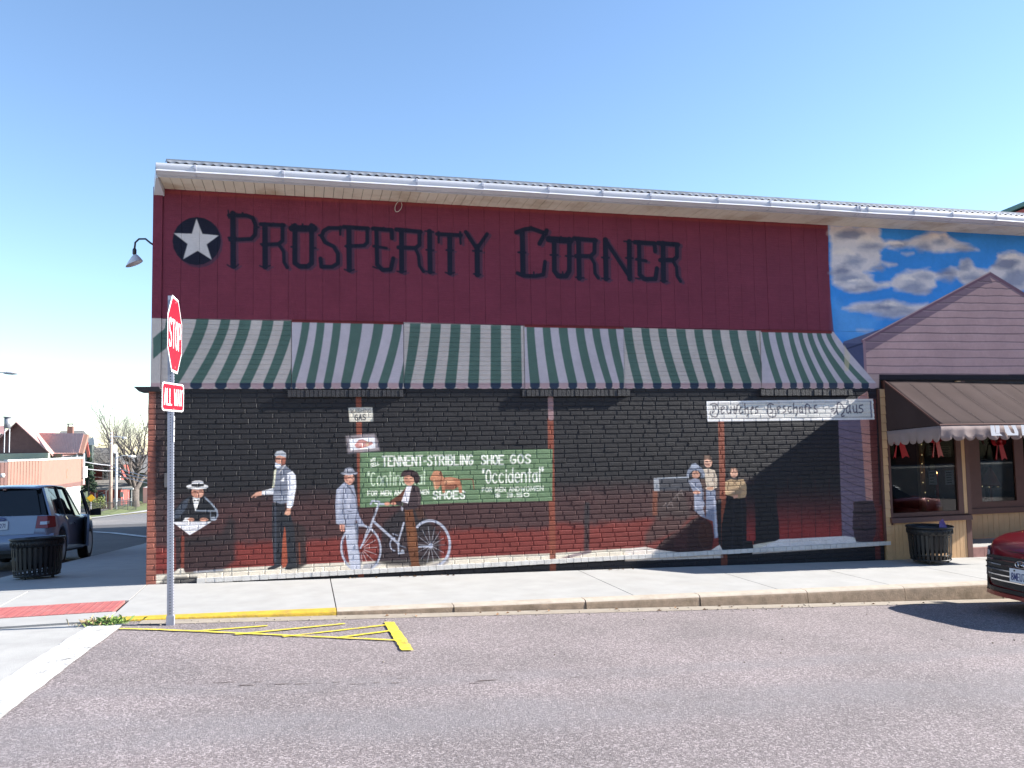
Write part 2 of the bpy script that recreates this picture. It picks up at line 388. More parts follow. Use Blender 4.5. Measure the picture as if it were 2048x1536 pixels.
    # bearded man standing
    c.poly([(1250, 900), (1390, 960), (1405, 1330), (1330, 1375), (1210, 1380)], (46, 36, 38), .95, 4); c.stroke([(1330, 1120), (1335, 1320)], 14, (120, 62, 44), .8)
    c.poly([(1140, 960), (1200, 960), (1215, 1350), (1160, 1370)], (146, 72, 52))
    c.poly([(1062, 720), (1190, 720), (1185, 940), (1165, 1080), (1150, 1350), (1085, 1378), (1020, 1386), (1016, 1366), (1080, 1340), (1060, 1060)], (34, 37, 46)); c.poly([(1165, 860), (1235, 800), (1280, 980), (1300, 1300), (1310, 1360), (1240, 1384), (1185, 1382), (1215, 1310), (1195, 1000)], (36, 39, 47))
    c.stroke([(1090, 760), (1095, 1000), (1090, 1300)], 16, (64, 70, 84), .8, 2)
    c.poly([(1085, 572), (960, 604), (952, 645), (1085, 640)], (214, 216, 222)); c.stroke([(965, 640), (1080, 634)], 8, (150, 152, 166))
    c.poly([(960, 606), (905, 618), (850, 662), (856, 672), (890, 655), (890, 676), (910, 660), (958, 648)], (206, 156, 136))
    c.poly([(1082, 400), (1108, 380), (1092, 560), (1062, 580)], (228, 226, 200))
    c.poly([(1105, 380), (1185, 345), (1250, 400), (1228, 470), (1214, 600), (1222, 720), (1150, 732), (1070, 712), (1072, 640), (1090, 500)], (112, 118, 134)); c.stroke([(1150, 400), (1140, 720)], 8, (72, 78, 94)); c.stroke([(1085, 640), (1220, 630)], 10, (140, 146, 160)); c.stroke([(1080, 690), (1210, 684)], 14, (150, 158, 172)); c.stroke([(1190, 350), (1130, 420)], 12, (180, 178, 182))
    c.poly([(1182, 466), (1178, 512), (1142, 502)], (232, 232, 236)); c.poly([(1210, 430), (1262, 408), (1294, 450), (1300, 560), (1286, 640), (1268, 745), (1246, 776), (1204, 770), (1218, 600)], (226, 228, 236)); c.stroke([(1225, 440), (1228, 600), (1216, 740)], 8, (160, 164, 180)); c.stroke([(1250, 640), (1275, 620)], 8, (170, 172, 188))
    c.poly([(1205, 776), (1246, 776), (1242, 835), (1218, 848), (1182, 834)], (204, 154, 132)); c.ell(1145, 292, 52, 58, (196, 148, 130)); c.poly([(1150, 280), (1198, 270), (1190, 345), (1160, 350)], (150, 92, 76))
    c.poly([(1082, 245), (1108, 210), (1160, 203), (1200, 232), (1198, 275), (1168, 262), (1130, 252), (1100, 265)], (176, 182, 192)); c.stroke([(1095, 280), (1140, 284)], 12, (52, 42, 44)); c.poly([(1090, 322), (1120, 334), (1148, 338), (1146, 368), (1110, 380), (1090, 366)], (206, 212, 226)); c.stroke([(1104, 290), (1096, 315)], 8, (150, 100, 84))
    # --- the green shoe advertisement
    c.frame(700, 880, 4.763)
    c.poly([(95, 118), (1930, 86), (1926, 580), (1000, 600), (95, 646)], (98, 124, 94)); wh = (226, 230, 222)
    c.text('WE', (190, 214), (248, 192), 28, 5.5, wh, UP); c.text('SELL', (195, 262), (282, 234), 34, 6.5, wh, UP)
    c.text('TENNENT-STRIBLING', (302, 250), (1180, 236), 92, 15, wh, UP); c.text('SHOE', (1245, 232), (1470, 232), 84, 15, wh, UP); c.text('GOS', (1522, 226), (1730, 222), 84, 15, wh, UP)
    c.text('"Continental', (165, 438), (720, 420), 126, 11, (196, 212, 190), LOW); c.text('"Occidental"', (1258, 415), (1850, 396), 128, 13, wh, LOW)
    c.text('FOR MEN AND', (165, 530), (520, 524), 42, 7.5, wh, UP); c.text('WOMEN', (600, 522), (756, 516), 40, 7.5, wh, UP); c.text('SHOES', (785, 560), (1105, 556), 68, 15, wh, UP)
    c.text('FOR MEN', (1255, 495), (1485, 490), 38, 7, wh, UP); c.text('AND', (1512, 488), (1618, 486), 38, 7, wh, UP); c.text('WOMEN', (1622, 490), (1846, 480), 42, 7, wh, UP); c.text('$ 3.50', (1375, 545), (1715, 540), 36, 8, wh, UP)
    br = (168, 112, 86)
    c.poly([(880, 360), (960, 352), (1040, 372), (1062, 420), (1068, 505), (1040, 505), (1030, 445), (985, 472), (905, 470), (905, 505), (880, 505), (870, 430)], br); c.poly([(758, 372), (795, 300), (830, 290), (870, 305), (888, 355), (870, 420), (835, 470), (800, 450), (790, 400)], (178, 124, 96)); c.stroke([(1050, 376), (1168, 374), (1182, 470)], 9, (130, 76, 60)); c.poly([(905, 440), (1010, 420), (1030, 445), (985, 472), (905, 470)], (110, 66, 52), .8, 2); c.poly([(895, 375), (970, 368), (1000, 400), (900, 420)], (204, 156, 124), .7, 3); c.stroke([(800, 380), (815, 470)], 14, (206, 160, 128)); c.stroke([(860, 300), (875, 350), (860, 430)], 10, (120, 72, 56))
    # --- little painted notices
    c.frame(660, 780, 3.84)
    c.poly([(140, 136), (326, 133), (333, 243), (150, 246)], (204, 201, 190)); c.text('WASHING', (155, 176), (320, 172), 27, 4.2, (70, 72, 78), UP); c.text('GAS', (188, 234), (278, 230), 42, 8, (64, 66, 72), UP)
    c.frame(690, 860, 25.6)
    c.poly([(40, 330), (700, 250), (1510, 205), (1700, 600), (1765, 1050), (900, 1150), (150, 1200)], (150, 142, 148), .85, 4); c.poly([(212, 480), (1510, 372), (1562, 920), (282, 1050)], (226, 228, 234)); c.poly([(480, 780), (620, 620), (700, 520), (900, 490), (1080, 570), (1180, 620), (1400, 612), (1436, 720), (1160, 850), (900, 930), (720, 950), (560, 900)], (190, 132, 128)); c.poly([(700, 640), (990, 650), (980, 800), (720, 800)], (222, 184, 182), .8, 4); c.poly([(1080, 640), (1220, 640), (1180, 800), (1080, 820)], (206, 184, 150), .8, 3); c.stroke([(700, 530), (900, 500), (1080, 585), (1180, 615)], 40, (140, 84, 86), .8)
    # --- pair with the bicycle
    c.frame(660, 900, 5.908)
    c.poly([(560, 1330), (600, 1000), (640, 860), (820, 700), (1090, 690), (1140, 800), (1300, 1020), (1310, 1290), (1080, 1380), (700, 1370)], (36, 34, 40), .93, 8); c.poly([(120, 320), (150, 250), (160, 350), (200, 400)], (24, 24, 30), .8, 3)
    c.poly([(400, 1350), (560, 1320), (600, 1350), (440, 1440), (360, 1440)], (130, 134, 148), .8, 4); c.poly([(1080, 1390), (1330, 1310), (1420, 1200), (1400, 1330), (1280, 1400)], (120, 116, 122), .8, 4)
    sv = (166, 171, 188)
    c.arc(365, 1165, 232, 278, -255, 95, 24, sv, 1, -8); c.arc(1190, 1110, 225, 275, -128, 100, 30, sv, 1, -6); c.arc(372, 1165, 215, 262, -255, 95, 6, (70, 74, 90), .8, -8)
    for a in range(-70, 120, 22): c.stroke([(365+40*math.cos(rad(a)), 1165+48*math.sin(rad(a))), (365+190*math.cos(rad(a)), 1165+225*math.sin(rad(a)))], 6, (206, 196, 200), .8)
    for a in range(0, 360, 26): c.stroke([(1190+36*math.cos(rad(a)), 1130+40*math.sin(rad(a))), (1190+170*math.cos(rad(a)), 1120+215*math.sin(rad(a)))], 5, (190, 192, 204), .65)
    c.ell(1190, 1132, 30, 32, sv); c.stroke([(1050, 1143), (1190, 1140)], 18, sv)
    c.poly([(75, 470), (170, 380), (225, 420), (280, 415), (312, 560), (328, 700), (300, 870), (270, 905), (180, 912), (72, 872), (62, 640)], (152, 158, 178)); c.poly([(318, 660), (345, 780), (412, 890), (340, 886), (300, 800)], (138, 144, 166))
    c.stroke([(165, 440), (152, 640), (170, 800), (190, 900)], 9, (70, 74, 92)); c.stroke([(230, 430), (300, 560), (322, 700), (290, 880)], 8, (64, 68, 86)); c.stroke([(180, 400), (250, 470), (262, 520)], 10, (92, 96, 112)); c.stroke([(210, 720), (255, 730)], 8, (64, 68, 86)); c.stroke([(185, 905), (290, 905)], 8, (60, 60, 72)); c.poly([(90, 500), (130, 460), (120, 700), (85, 820)], (190, 194, 208), .6, 4); c.poly([(190, 520), (250, 520), (240, 700), (190, 700)], (186, 190, 206), .6, 4)
    c.poly([(285, 880), (335, 850), (336, 1100), (300, 1030)], (112, 118, 136)); c.poly([(180, 912), (290, 906), (320, 1060), (352, 1250), (372, 1440), (258, 1452), (222, 1290), (190, 1060)], (176, 181, 198)); c.stroke([(300, 1000), (350, 1250), (362, 1420)], 10, (110, 114, 132), .8); c.poly([(112, 876), (176, 882), (170, 960), (142, 966), (114, 940)], (196, 142, 126))
    c.ell(228, 338, 60, 72, (206, 156, 138)); c.poly([(165, 310), (210, 300), (205, 380), (175, 350)], (140, 88, 76), .8, 2); c.stroke([(215, 325), (245, 322)], 11, (50, 40, 42)); c.stroke([(262, 320), (285, 318)], 9, (50, 40, 42)); c.stroke([(255, 330), (262, 355)], 6, (150, 100, 86)); c.stroke([(228, 380), (262, 380)], 8, (90, 44, 44)); c.ell(228, 276, 100, 20, (122, 126, 140)); c.poly([(160, 268), (180, 218), (225, 203), (270, 214), (296, 262)], (126, 130, 144)); c.poly([(200, 225), (240, 212), (265, 240), (220, 255)], (176, 180, 192), .7, 3); c.stroke([(165, 262), (292, 262)], 8, (74, 76, 88)); c.stroke([(130, 275), (230, 296), (322, 268)], 7, (182, 186, 198))
    c.poly([(880, 700), (975, 690), (1030, 1000), (1050, 1340), (1082, 1400), (925, 1410), (960, 1350), (918, 1150), (905, 1000)], (98, 58, 36)); c.poly([(1000, 690), (1090, 680), (1130, 800), (1040, 830)], (70, 44, 36), .9, 3); c.poly([(925, 900), (990, 880), (1010, 1150), (940, 1160)], (124, 78, 48), .6, 5); c.poly([(895, 1412), (950, 1375), (1000, 1398)], (30, 26, 28))
    c.poly([(860, 560), (905, 430), (990, 412), (1055, 445), (1078, 560), (1070, 640), (1010, 695), (900, 712), (860, 690)], (58, 45, 50)); c.poly([(905, 432), (830, 520), (712, 602), (700, 640), (790, 650), (860, 620), (880, 540)], (86, 48, 34)); c.poly([(780, 610), (860, 600), (850, 660), (780, 650)], (38, 30, 34)); c.poly([(905, 430), (968, 424), (945, 520), (925, 632), (842, 612), (868, 540)], (214, 212, 220)); c.stroke([(880, 540), (925, 550)], 6, (160, 158, 172)); c.stroke([(1010, 450), (1050, 560), (1045, 640)], 10, (86, 70, 74)); c.poly([(840, 660), (870, 690), (855, 730), (838, 700)], (150, 148, 160))
    c.ell(937, 350, 66, 72, (206, 152, 128)); c.poly([(870, 330), (920, 320), (900, 400)], (150, 96, 80), .6, 3); c.poly([(836, 300), (846, 268), (880, 240), (960, 234), (1030, 262), (1066, 330), (1052, 385), (1004, 402), (992, 340), (960, 312), (935, 300), (870, 312), (845, 318)], (50, 36, 40)); c.stroke([(885, 335), (915, 336)], 9, (48, 34, 36)); c.stroke([(945, 336), (975, 334)], 9, (48, 34, 36)); c.stroke([(925, 345), (920, 370)], 7, (150, 96, 82)); c.stroke([(910, 390), (950, 388)], 8, (110, 60, 58)); c.poly([(870, 285), (940, 250), (1000, 280), (940, 285)], (82, 60, 64), .7, 3)
    c.stroke([(490, 900), (360, 1160)], 20, sv); c.stroke([(450, 920), (400, 1060)], 12, sv); c.stroke([(572, 650), (480, 900)], 24, sv); c.stroke([(520, 850), (810, 1110)], 28, sv); c.stroke([(872, 860), (800, 1110)], 20, sv); c.stroke([(480, 640), (500, 600), (580, 612), (590, 640), (690, 640)], 22, sv); c.arc(765, 1115, 55, 75, 90, 270, 14, (150, 156, 176)); c.stroke([(805, 1110), (812, 1225), (872, 1215)], 18, sv); c.ell(855, 1200, 22, 24, (150, 156, 172)); c.stroke([(740, 990), (800, 1010)], 14, (120, 126, 144)); c.stroke([(820, 1130), (890, 1150)], 14, (120, 126, 144))
    c.stroke([(535, 730), (520, 780)], 14, (80, 84, 100)); c.ell(675, 636, 34, 22, (204, 146, 124)); c.ell(750, 634, 32, 18, (196, 138, 118)); c.stroke([(530, 630), (575, 640)], 8, (220, 224, 234))
    # --- group at the right
    c.frame(1280, 880, 5.908)
    c.poly([(150, 600), (206, 600), (206, 890), (148, 890)], (116, 66, 48), .9, 3); c.poly([(225, 600), (520, 600), (600, 900), (480, 1060), (220, 1180), (60, 1250), (60, 1120), (200, 900)], (62, 50, 50), .8, 10)
    c.poly([(205, 460), (580, 450), (600, 600), (225, 600)], (62, 64, 72), .9, 3); c.poly([(160, 450), (222, 450), (232, 604), (166, 604)], (150, 154, 162)); c.stroke([(210, 456), (575, 442)], 16, (166, 174, 186)); c.stroke([(232, 570), (470, 560)], 10, (110, 116, 126), .7)
    for k, (x, y) in enumerate(((270, 790), (330, 770), (400, 690), (450, 640))): c.stroke([(x, y), (x+40, y-50), (x+60, y+20)], 9, (120, 108, 106), .8); c.stroke([(x+10, y-10), (x+50, y-5)], 7, (120, 108, 106), .7)
    c.poly([(180, 1285), (300, 1160), (480, 1060), (600, 950), (700, 900), (790, 940), (850, 1010), (872, 1150), (850, 1290), (700, 1322), (400, 1340)], (50, 30, 32), 1, 3)
    c.poly([(400, 1060), (560, 1020), (560, 1300), (400, 1300)], (66, 38, 40), .7, 8); c.arc(790, 1110, 95, 180, 90, 270, 10, (78, 56, 56)); c.poly([(720, 960), (830, 960), (860, 1130), (830, 1260), (720, 1250), (690, 1110)], (60, 32, 28), .9, 6)
    c.poly([(780, 590), (892, 590), (905, 900), (925, 1150), (880, 1165), (860, 960), (780, 930)], (116, 124, 146)); c.stroke([(880, 700), (905, 1140)], 24, (176, 180, 196), .8, 2)
    c.poly([(735, 350), (800, 336), (882, 360), (912, 450), (910, 560), (840, 605), (775, 580), (770, 450)], (196, 182, 166)); c.stroke([(870, 390), (880, 540), (800, 580)], 14, (150, 134, 122)); c.stroke([(800, 345), (810, 420)], 8, (130, 116, 108)); c.poly([(790, 560), (870, 556), (860, 590), (790, 590)], (190, 146, 122))
    c.ell(805, 268, 50, 58, (208, 164, 144)); c.poly([(752, 240), (758, 185), (828, 178), (850, 225), (845, 250), (800, 222)], (110, 88, 76)); c.stroke([(772, 255), (800, 255)], 12, (60, 46, 46)); c.stroke([(820, 252), (842, 252)], 10, (60, 46, 46)); c.stroke([(785, 298), (825, 298)], 7, (130, 80, 74)); c.stroke([(780, 300), (830, 312)], 10, (180, 130, 112), .6)
    c.poly([(565, 480), (650, 452), (700, 470), (745, 560), (752, 650), (735, 780), (780, 930), (720, 905), (640, 830), (640, 640)], (124, 130, 150)); c.poly([(700, 455), (770, 470), (788, 560), (740, 580)], (78, 60, 56)); c.stroke([(600, 500), (700, 600)], 10, (190, 196, 210)); c.stroke([(650, 640), (660, 830)], 14, (160, 166, 184)); c.stroke([(740, 600), (735, 760)], 10, (76, 80, 96))
    c.ell(658, 410, 48, 46, (190, 142, 122)); c.poly([(548, 430), (558, 370), (592, 318), (610, 285), (655, 272), (692, 300), (745, 345), (768, 400), (762, 450), (715, 452), (725, 400), (690, 362), (620, 362), (588, 400), (585, 435)], (120, 128, 146)); c.poly([(610, 290), (655, 278), (700, 318), (640, 340), (600, 330)], (160, 170, 188), .8, 3); c.poly([(585, 400), (620, 368), (615, 440), (585, 440)], (48, 50, 60)); c.stroke([(632, 402), (655, 402)], 9, (70, 50, 50)); c.stroke([(668, 402), (684, 402)], 8, (70, 50, 50)); c.ell(670, 620, 44, 22, (196, 146, 126)); c.poly([(640, 650), (720, 640), (770, 760), (730, 820), (650, 740)], (140, 146, 166), .9, 3)
    c.poly([(900, 720), (960, 690), (960, 1250), (930, 1250)], (26, 26, 32)); c.poly([(1030, 660), (1240, 660), (1290, 1000), (1345, 1310), (960, 1330), (965, 1000)], (22, 22, 28)); c.stroke([(1110, 720), (1090, 1290)], 14, (40, 40, 52), .7, 3); c.stroke([(1200, 720), (1230, 1290)], 14, (40, 40, 52), .7, 3)
    c.poly([(1005, 640), (1008, 490), (1075, 462), (1120, 475), (1220, 462), (1262, 540), (1278, 610), (1240, 680), (1160, 690), (1060, 660)], (172, 146, 114)); c.stroke([(1090, 480), (1140, 530)], 8, (110, 86, 66)); c.stroke([(1140, 480), (1100, 530)], 8, (110, 86, 66)); c.stroke([(1040, 600), (1160, 570), (1230, 600)], 14, (140, 116, 94), .8); c.poly([(1050, 640), (1090, 590), (1200, 600), (1180, 670)], (120, 104, 92), .7, 6)
    c.ell(1110, 392, 44, 56, (206, 160, 138)); c.stroke([(1068, 380), (1080, 338), (1130, 332), (1152, 372)], 14, (120, 92, 78)); c.stroke([(1090, 388), (1108, 388)], 8, (80, 56, 54)); c.stroke([(1122, 388), (1140, 386)], 8, (80, 56, 54)); c.stroke([(1095, 425), (1125, 424)], 6, (130, 80, 76)); c.poly([(1090, 655), (1160, 648), (1155, 680), (1110, 694)], (200, 150, 128))
    # --- porch scene at the right end
    c.frame(1250, 780, 3.7236)
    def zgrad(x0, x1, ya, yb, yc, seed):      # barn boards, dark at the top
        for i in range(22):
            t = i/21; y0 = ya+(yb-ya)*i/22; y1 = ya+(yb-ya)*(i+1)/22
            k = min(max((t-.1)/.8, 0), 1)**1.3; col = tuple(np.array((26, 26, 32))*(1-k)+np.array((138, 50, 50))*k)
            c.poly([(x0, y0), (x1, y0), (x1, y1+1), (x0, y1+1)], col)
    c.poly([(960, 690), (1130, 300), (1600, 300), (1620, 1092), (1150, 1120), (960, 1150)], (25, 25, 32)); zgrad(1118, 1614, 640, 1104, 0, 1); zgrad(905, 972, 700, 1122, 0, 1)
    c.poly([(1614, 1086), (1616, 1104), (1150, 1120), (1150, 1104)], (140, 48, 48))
    for x in (1210, 1312, 1415, 1520): c.stroke([(x, 660), (x+6, 1100)], 5, (50, 24, 28), .9)
    c.poly([(965, 740), (1020, 690), (1090, 690), (1135, 770), (1128, 850), (1146, 980), (1152, 1110), (975, 1125)], (24, 24, 30), 1, 2)
    c.poly([(1585, 110), (1700, 80), (1800, 12), (1845, 830), (1700, 830), (1715, 1100), (1618, 1092), (1602, 640)], (108, 96, 116)); c.poly([(1735, 55), (1808, 8), (1828, 300), (1848, 822), (1795, 822), (1760, 300)], (176, 130, 124)); c.stroke([(1808, 8), (1828, 300), (1848, 822)], 7, (206, 160, 140))
    for i in range(13): c.stroke([(1590+i*2.4, 285+i*62), (1690+i*2, 312+i*65), (1832, 335+i*68)] if i < 8 else [(1605, 285+i*62), (1700, 320+i*64)], 4, (50, 44, 54), .9)
    c.poly([(1812, 60), (1822, 12), (1866, 0), (1905, 1262), (1866, 1262), (1850, 900)], (92, 46, 46)); c.poly([(1790, 0), (1870, -10), (1866, 70), (1816, 60), (1806, 8)], (34, 26, 34))
    c.poly([(1712, 832), (1780, 822), (1850, 828), (1866, 900), (1872, 980), (1866, 1070), (1846, 1128), (1780, 1136), (1722, 1130), (1704, 1070), (1694, 980), (1702, 890)], (62, 48, 56)); c.stroke([(1700, 910), (1785, 922), (1866, 908)], 12, (34, 28, 34)); c.stroke([(1698, 1030), (1785, 1042), (1868, 1028)], 12, (34, 28, 34)); c.stroke([(1712, 836), (1780, 846), (1850, 834)], 9, (40, 32, 40)); [c.stroke([(x, 850), (x-4, 980), (x, 1110)], 3, (44, 34, 40), .7) for x in (1740, 1770, 1805, 1835)]
    c.poly([(0, 1185), (150, 1168), (260, 1192), (420, 1212), (640, 1194), (705, 1152), (730, 1200), (730, 1250), (0, 1275)], (214, 206, 200)); c.poly([(950, 1206), (1060, 1150), (1150, 1112), (1640, 1088), (1700, 1096), (1722, 1132), (1850, 1134), (1850, 1165), (950, 1222)], (214, 210, 212))
    c.poly([(1720, 1136), (1800, 1142), (1760, 1150)], (70, 60, 70), .6, 3); c.stroke([(730, 1240), (742, 1310)], 38, (100, 54, 44), .7)
    # long name board in old German lettering
    c.T = lambda x, y: (np.asarray(x, float), np.asarray(y, float)); c.k = 1
    c.poly([(1415, 804), (1745, 799), (1748, 838), (1416, 842)], (208, 208, 206)); c.stroke([(1420, 808), (1741, 803), (1743, 834), (1420, 838)], 1.6, (150, 150, 160), .8); c.stroke([(1741, 803), (1743, 834)], 3, (120, 120, 140)); c.stroke([(1414, 804), (1745, 799), (1748, 838), (1416, 842), (1414, 804)], 2.2, (232, 232, 236))
    ink = (92, 90, 100); c.frame(1400, 780, 10.24)
    for st in ([(215, 300), (250, 282), (290, 275), (350, 300), (385, 370), (380, 450), (340, 545), (300, 555), (210, 515), (215, 440)], [(255, 330), (290, 430), (262, 465)], [(258, 332), (318, 328), (312, 390)],
               [(420, 370), (470, 338), (500, 365), (440, 420)], [(440, 370), (428, 455), (450, 490), (490, 462)], [(548, 340), (555, 460), (585, 485), (630, 450)], [(630, 340), (632, 485)], [(700, 330), (695, 470), (722, 488)], [(670, 402), (760, 395)], [(732, 485), (752, 330), (790, 300)],
               [(862, 350), (822, 362), (805, 440), (832, 490), (872, 458)], [(918, 280), (922, 490)], [(930, 385), (975, 358), (986, 440), (985, 500), (958, 538)], [(1045, 372), (1082, 345), (1096, 370), (1045, 412)], [(1048, 370), (1036, 455), (1062, 490)], [(1186, 342), (1142, 350), (1130, 385), (1180, 420), (1186, 458), (1130, 480)],
               [(1500, 300), (1430, 274), (1387, 310), (1382, 400), (1388, 490), (1412, 540), (1480, 556), (1542, 540), (1556, 490), (1530, 380)], [(1440, 310), (1440, 380), (1490, 420), (1485, 460), (1440, 476)], [(1584, 356), (1622, 336), (1650, 356), (1596, 402)], [(1590, 356), (1580, 450), (1612, 476)], [(1742, 330), (1702, 340), (1702, 372), (1750, 402), (1750, 440), (1700, 462)], [(1862, 340), (1812, 350), (1800, 430), (1832, 470), (1872, 448)], [(1916, 268), (1916, 470)], [(1922, 374), (1980, 345), (1992, 430), (1986, 490), (1965, 522)]):
        c.stroke(st, 21, ink, .95); c.stroke([(p[0]+6, p[1]+6) for p in st], 13, ink, .8)
    c.frame(1580, 780, 10.24)
    for st in ([(235, 345), (200, 362), (194, 450), (216, 470), (246, 440), (246, 345)], [(246, 440), (266, 472)], [(322, 502), (316, 320), (345, 285), (372, 300)], [(290, 352), (352, 350)], [(395, 310), (390, 450), (416, 470)], [(370, 362), (432, 360)], [(542, 310), (496, 330), (490, 366), (550, 410), (556, 450), (500, 466)], [(840, 402), (900, 380)], [(850, 440), (900, 420)],
               [(900, 500), (942, 430)], [(982, 500), (955, 410), (962, 330), (982, 262), (1032, 266), (1080, 340)], [(1068, 310), (1112, 390), (1096, 460), (1052, 510), (1062, 545), (1106, 530)], [(1232, 320), (1182, 330), (1146, 390), (1164, 460), (1196, 476), (1226, 420), (1222, 330)], [(1226, 420), (1248, 472)], [(1288, 330), (1300, 440), (1332, 466), (1366, 430)], [(1360, 310), (1366, 460), (1388, 470)], [(1492, 305), (1422, 320), (1416, 366), (1482, 392), (1492, 430), (1456, 466), (1410, 456)]):
        c.stroke(st, 21, (80, 78, 96), .95); c.stroke([(p[0]+6, p[1]+6) for p in st], 13, (80, 78, 96), .8)
    return c

def paint_upper():
    red = (105, 45, 62)
    c = Canvas(-.12, 16.4, 2.40, 5.22, 170, red)
    c.T = lambda x, y: (np.asarray(x, float), np.asarray(y, float))
    # warm tint of the red boards in streaks
    n1 = fbm(c.h, c.w, 8, 2, 5)-.5; st = np.repeat(fbm(c.h, max(c.w//24, 8), 3, 3, 6), 24, 1)[:, :c.w]
    st = np.pad(st, ((0, 0), (0, c.w-st.shape[1])), mode='edge')-.5
    c.a *= (1+.10*n1+.14*st)[..., None]
    # blue sky part
    c.poly([(1655, 440), (1656, 520), (1660, 600), (1667, 668), (1700, 790), (2560, 800), (2560, 440)], (54, 132, 208))
    c.poly([(1668, 600), (1700, 620), (1760, 640), (1720, 690), (1668, 668)], (92, 156, 216), .6, 20)
    c.frame(1620, 400, 3.841)
    pal = (202, 196, 200); gr = (144, 148, 168)
    def cl(pts, seed, col=pal, amp=11, cell=30): c.cloud(pts, col, amp, seed, cell, 7)
    cl([(135, 180), (525, 200), (540, 300), (575, 340), (530, 400), (540, 500), (410, 560), (480, 600), (520, 660), (440, 700), (300, 700), (170, 650)], 1)
    cl([(530, 320), (760, 305), (850, 270), (920, 240), (1040, 245), (1060, 290), (1120, 320), (1200, 345), (1290, 385), (1150, 395), (950, 400), (820, 370), (640, 370), (560, 350)], 2)
    cl([(600, 660), (640, 600), (760, 545), (900, 535), (1000, 560), (1080, 520), (1140, 530), (1150, 460), (1220, 460), (1280, 530), (1360, 540), (1420, 500), (1440, 420), (1560, 405), (1700, 440), (1900, 420), (2100, 560), (2100, 700), (1400, 700), (1180, 650), (1120, 600), (950, 610), (960, 660), (880, 720), (760, 715), (640, 690)], 3)
    cl([(250, 830), (380, 790), (540, 785), (640, 770), (740, 800), (900, 790), (930, 830), (800, 890), (640, 900), (460, 870), (300, 850)], 4, amp=8); cl([(550, 480), (660, 495), (600, 515)], 5, amp=5); cl([(700, 410), (790, 410), (740, 425)], 6, amp=4); cl([(360, 1000), (480, 1000), (430, 1018)], 7, (170, 180, 200), 4); cl([(430, 640), (600, 640), (600, 670), (450, 680)], 17)
    for i, (x, y, w, h) in enumerate(((300, 260, 110, 34), (470, 360, 100, 24), (330, 470, 90, 40), (230, 545, 80, 34), (290, 600, 120, 40), (520, 520, 60, 26), (680, 345, 60, 16), (870, 360, 60, 24), (1000, 310, 50, 30), (1180, 378, 70, 14), (780, 660, 90, 40), (860, 590, 70, 16), (1040, 560, 70, 22), (1190, 500, 50, 40), (1050, 600, 60, 20), (1500, 480, 100, 50), (1560, 600, 120, 70), (1230, 600, 90, 30), (560, 820, 90, 30), (690, 860, 110, 26), (400, 840, 90, 16), (430, 665, 70, 14), (1700, 560, 120, 50), (850, 700, 70, 14), (380, 690, 120, 10), (600, 880, 120, 14))):
        c.cloud([(x-w, y+h*.5), (x-w*.4, y-h*.6), (x+w*.3, y-h), (x+w, y), (x+w*.5, y+h), (x-w*.4, y+h)], gr if i % 3 else (128, 132, 154), 10, 40+i, 22, 9)
    for i, (x, y, w, h) in enumerate(((250, 400, 90, 16), (420, 300, 70, 16), (640, 330, 70, 10), (960, 280, 40, 18), (740, 600, 60, 14), (600, 800, 60, 10), (350, 620, 60, 10), (1540, 440, 70, 16))):
        c.cloud([(x-w, y+h), (x-w*.4, y-h), (x+w*.5, y-h), (x+w, y+h)], (216, 208, 206), 8, 80+i, 18, 5)
    # painted gabled shop front with lap boards
    c.poly([(250, 1090), (545, 990), (405, 1080), (404, 1110), (272, 1150)], (84, 90, 122)); c.poly([(235, 1100), (404, 1104), (424, 1340), (520, 1440), (330, 1240), (268, 1146)], (66, 72, 104)); c.stroke([(272, 1146), (404, 1102)], 10, (44, 48, 76))
    nn = c.px([(250, 1090), (545, 990)])
    c.poly([(402, 1082), (1378, 562), (2240, 1085), (2240, 1345), (420, 1345)], (182, 150, 150)); c.poly([(402, 1082), (1378, 562), (2240, 1085), (2240, 1110), (1378, 596), (1400, 640), (1340, 650), (425, 1178)], (128, 106, 118)); c.stroke([(402, 1084), (1378, 566), (2240, 1090)], 24, (112, 84, 100)); c.stroke([(402, 1074), (1378, 556)], 6, (186, 160, 160))
    for i, y in enumerate((625, 675, 733, 790, 848, 904, 962, 1022, 1086, 1146, 1210, 1274, 1336)):
        s0 = 1378-(y-575)*1.88 if y < 1085 else 424; s1 = 1378+(y-575)*1.66
        pts = [(s0+(s1-s0)*k/9, y+((i*37+k*53) % 7)-3+(k/9)*8) for k in range(10)]; c.stroke(pts, 5, (86, 70, 80), .9); c.stroke([(p[0], p[1]+7) for p in pts], 4, (190, 168, 172), .4)
    c.stroke([(414, 1090), (424, 1340)], 20, (144, 116, 126)); c.poly([(525, 1340), (2240, 1345), (2240, 1480), (525, 1480)], (30, 24, 34)); c.poly([(424, 1338), (528, 1340), (528, 1470), (495, 1470), (500, 1410)], (166, 142, 140))  # dark strip under the gable: shade in the recess above the awning, painted in
    # --- striped awning, painted
    gn, wt, pk, nv = (76, 101, 95), (180, 173, 171), (166, 142, 148), (42, 54, 74)
    c.T = lambda x, y: (np.asarray(x, float), np.asarray(y, float)); c.k = 1
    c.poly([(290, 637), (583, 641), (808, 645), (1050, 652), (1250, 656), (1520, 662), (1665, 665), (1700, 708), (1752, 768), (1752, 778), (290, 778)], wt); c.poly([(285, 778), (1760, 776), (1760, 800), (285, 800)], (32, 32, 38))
    c.poly([(1520, 660), (1665, 664), (1700, 708), (1752, 767), (1520, 767)], (176, 170, 182), .9)
    for xa_, xb_ in ((583, 807), (1048, 1247)): c.poly([(xa_, 640+(xa_-583)*.0213), (xb_, 640+(xb_-583)*.0213), (xb_, 767), (xa_, 767)], (176, 170, 182), .9)
    segs = []
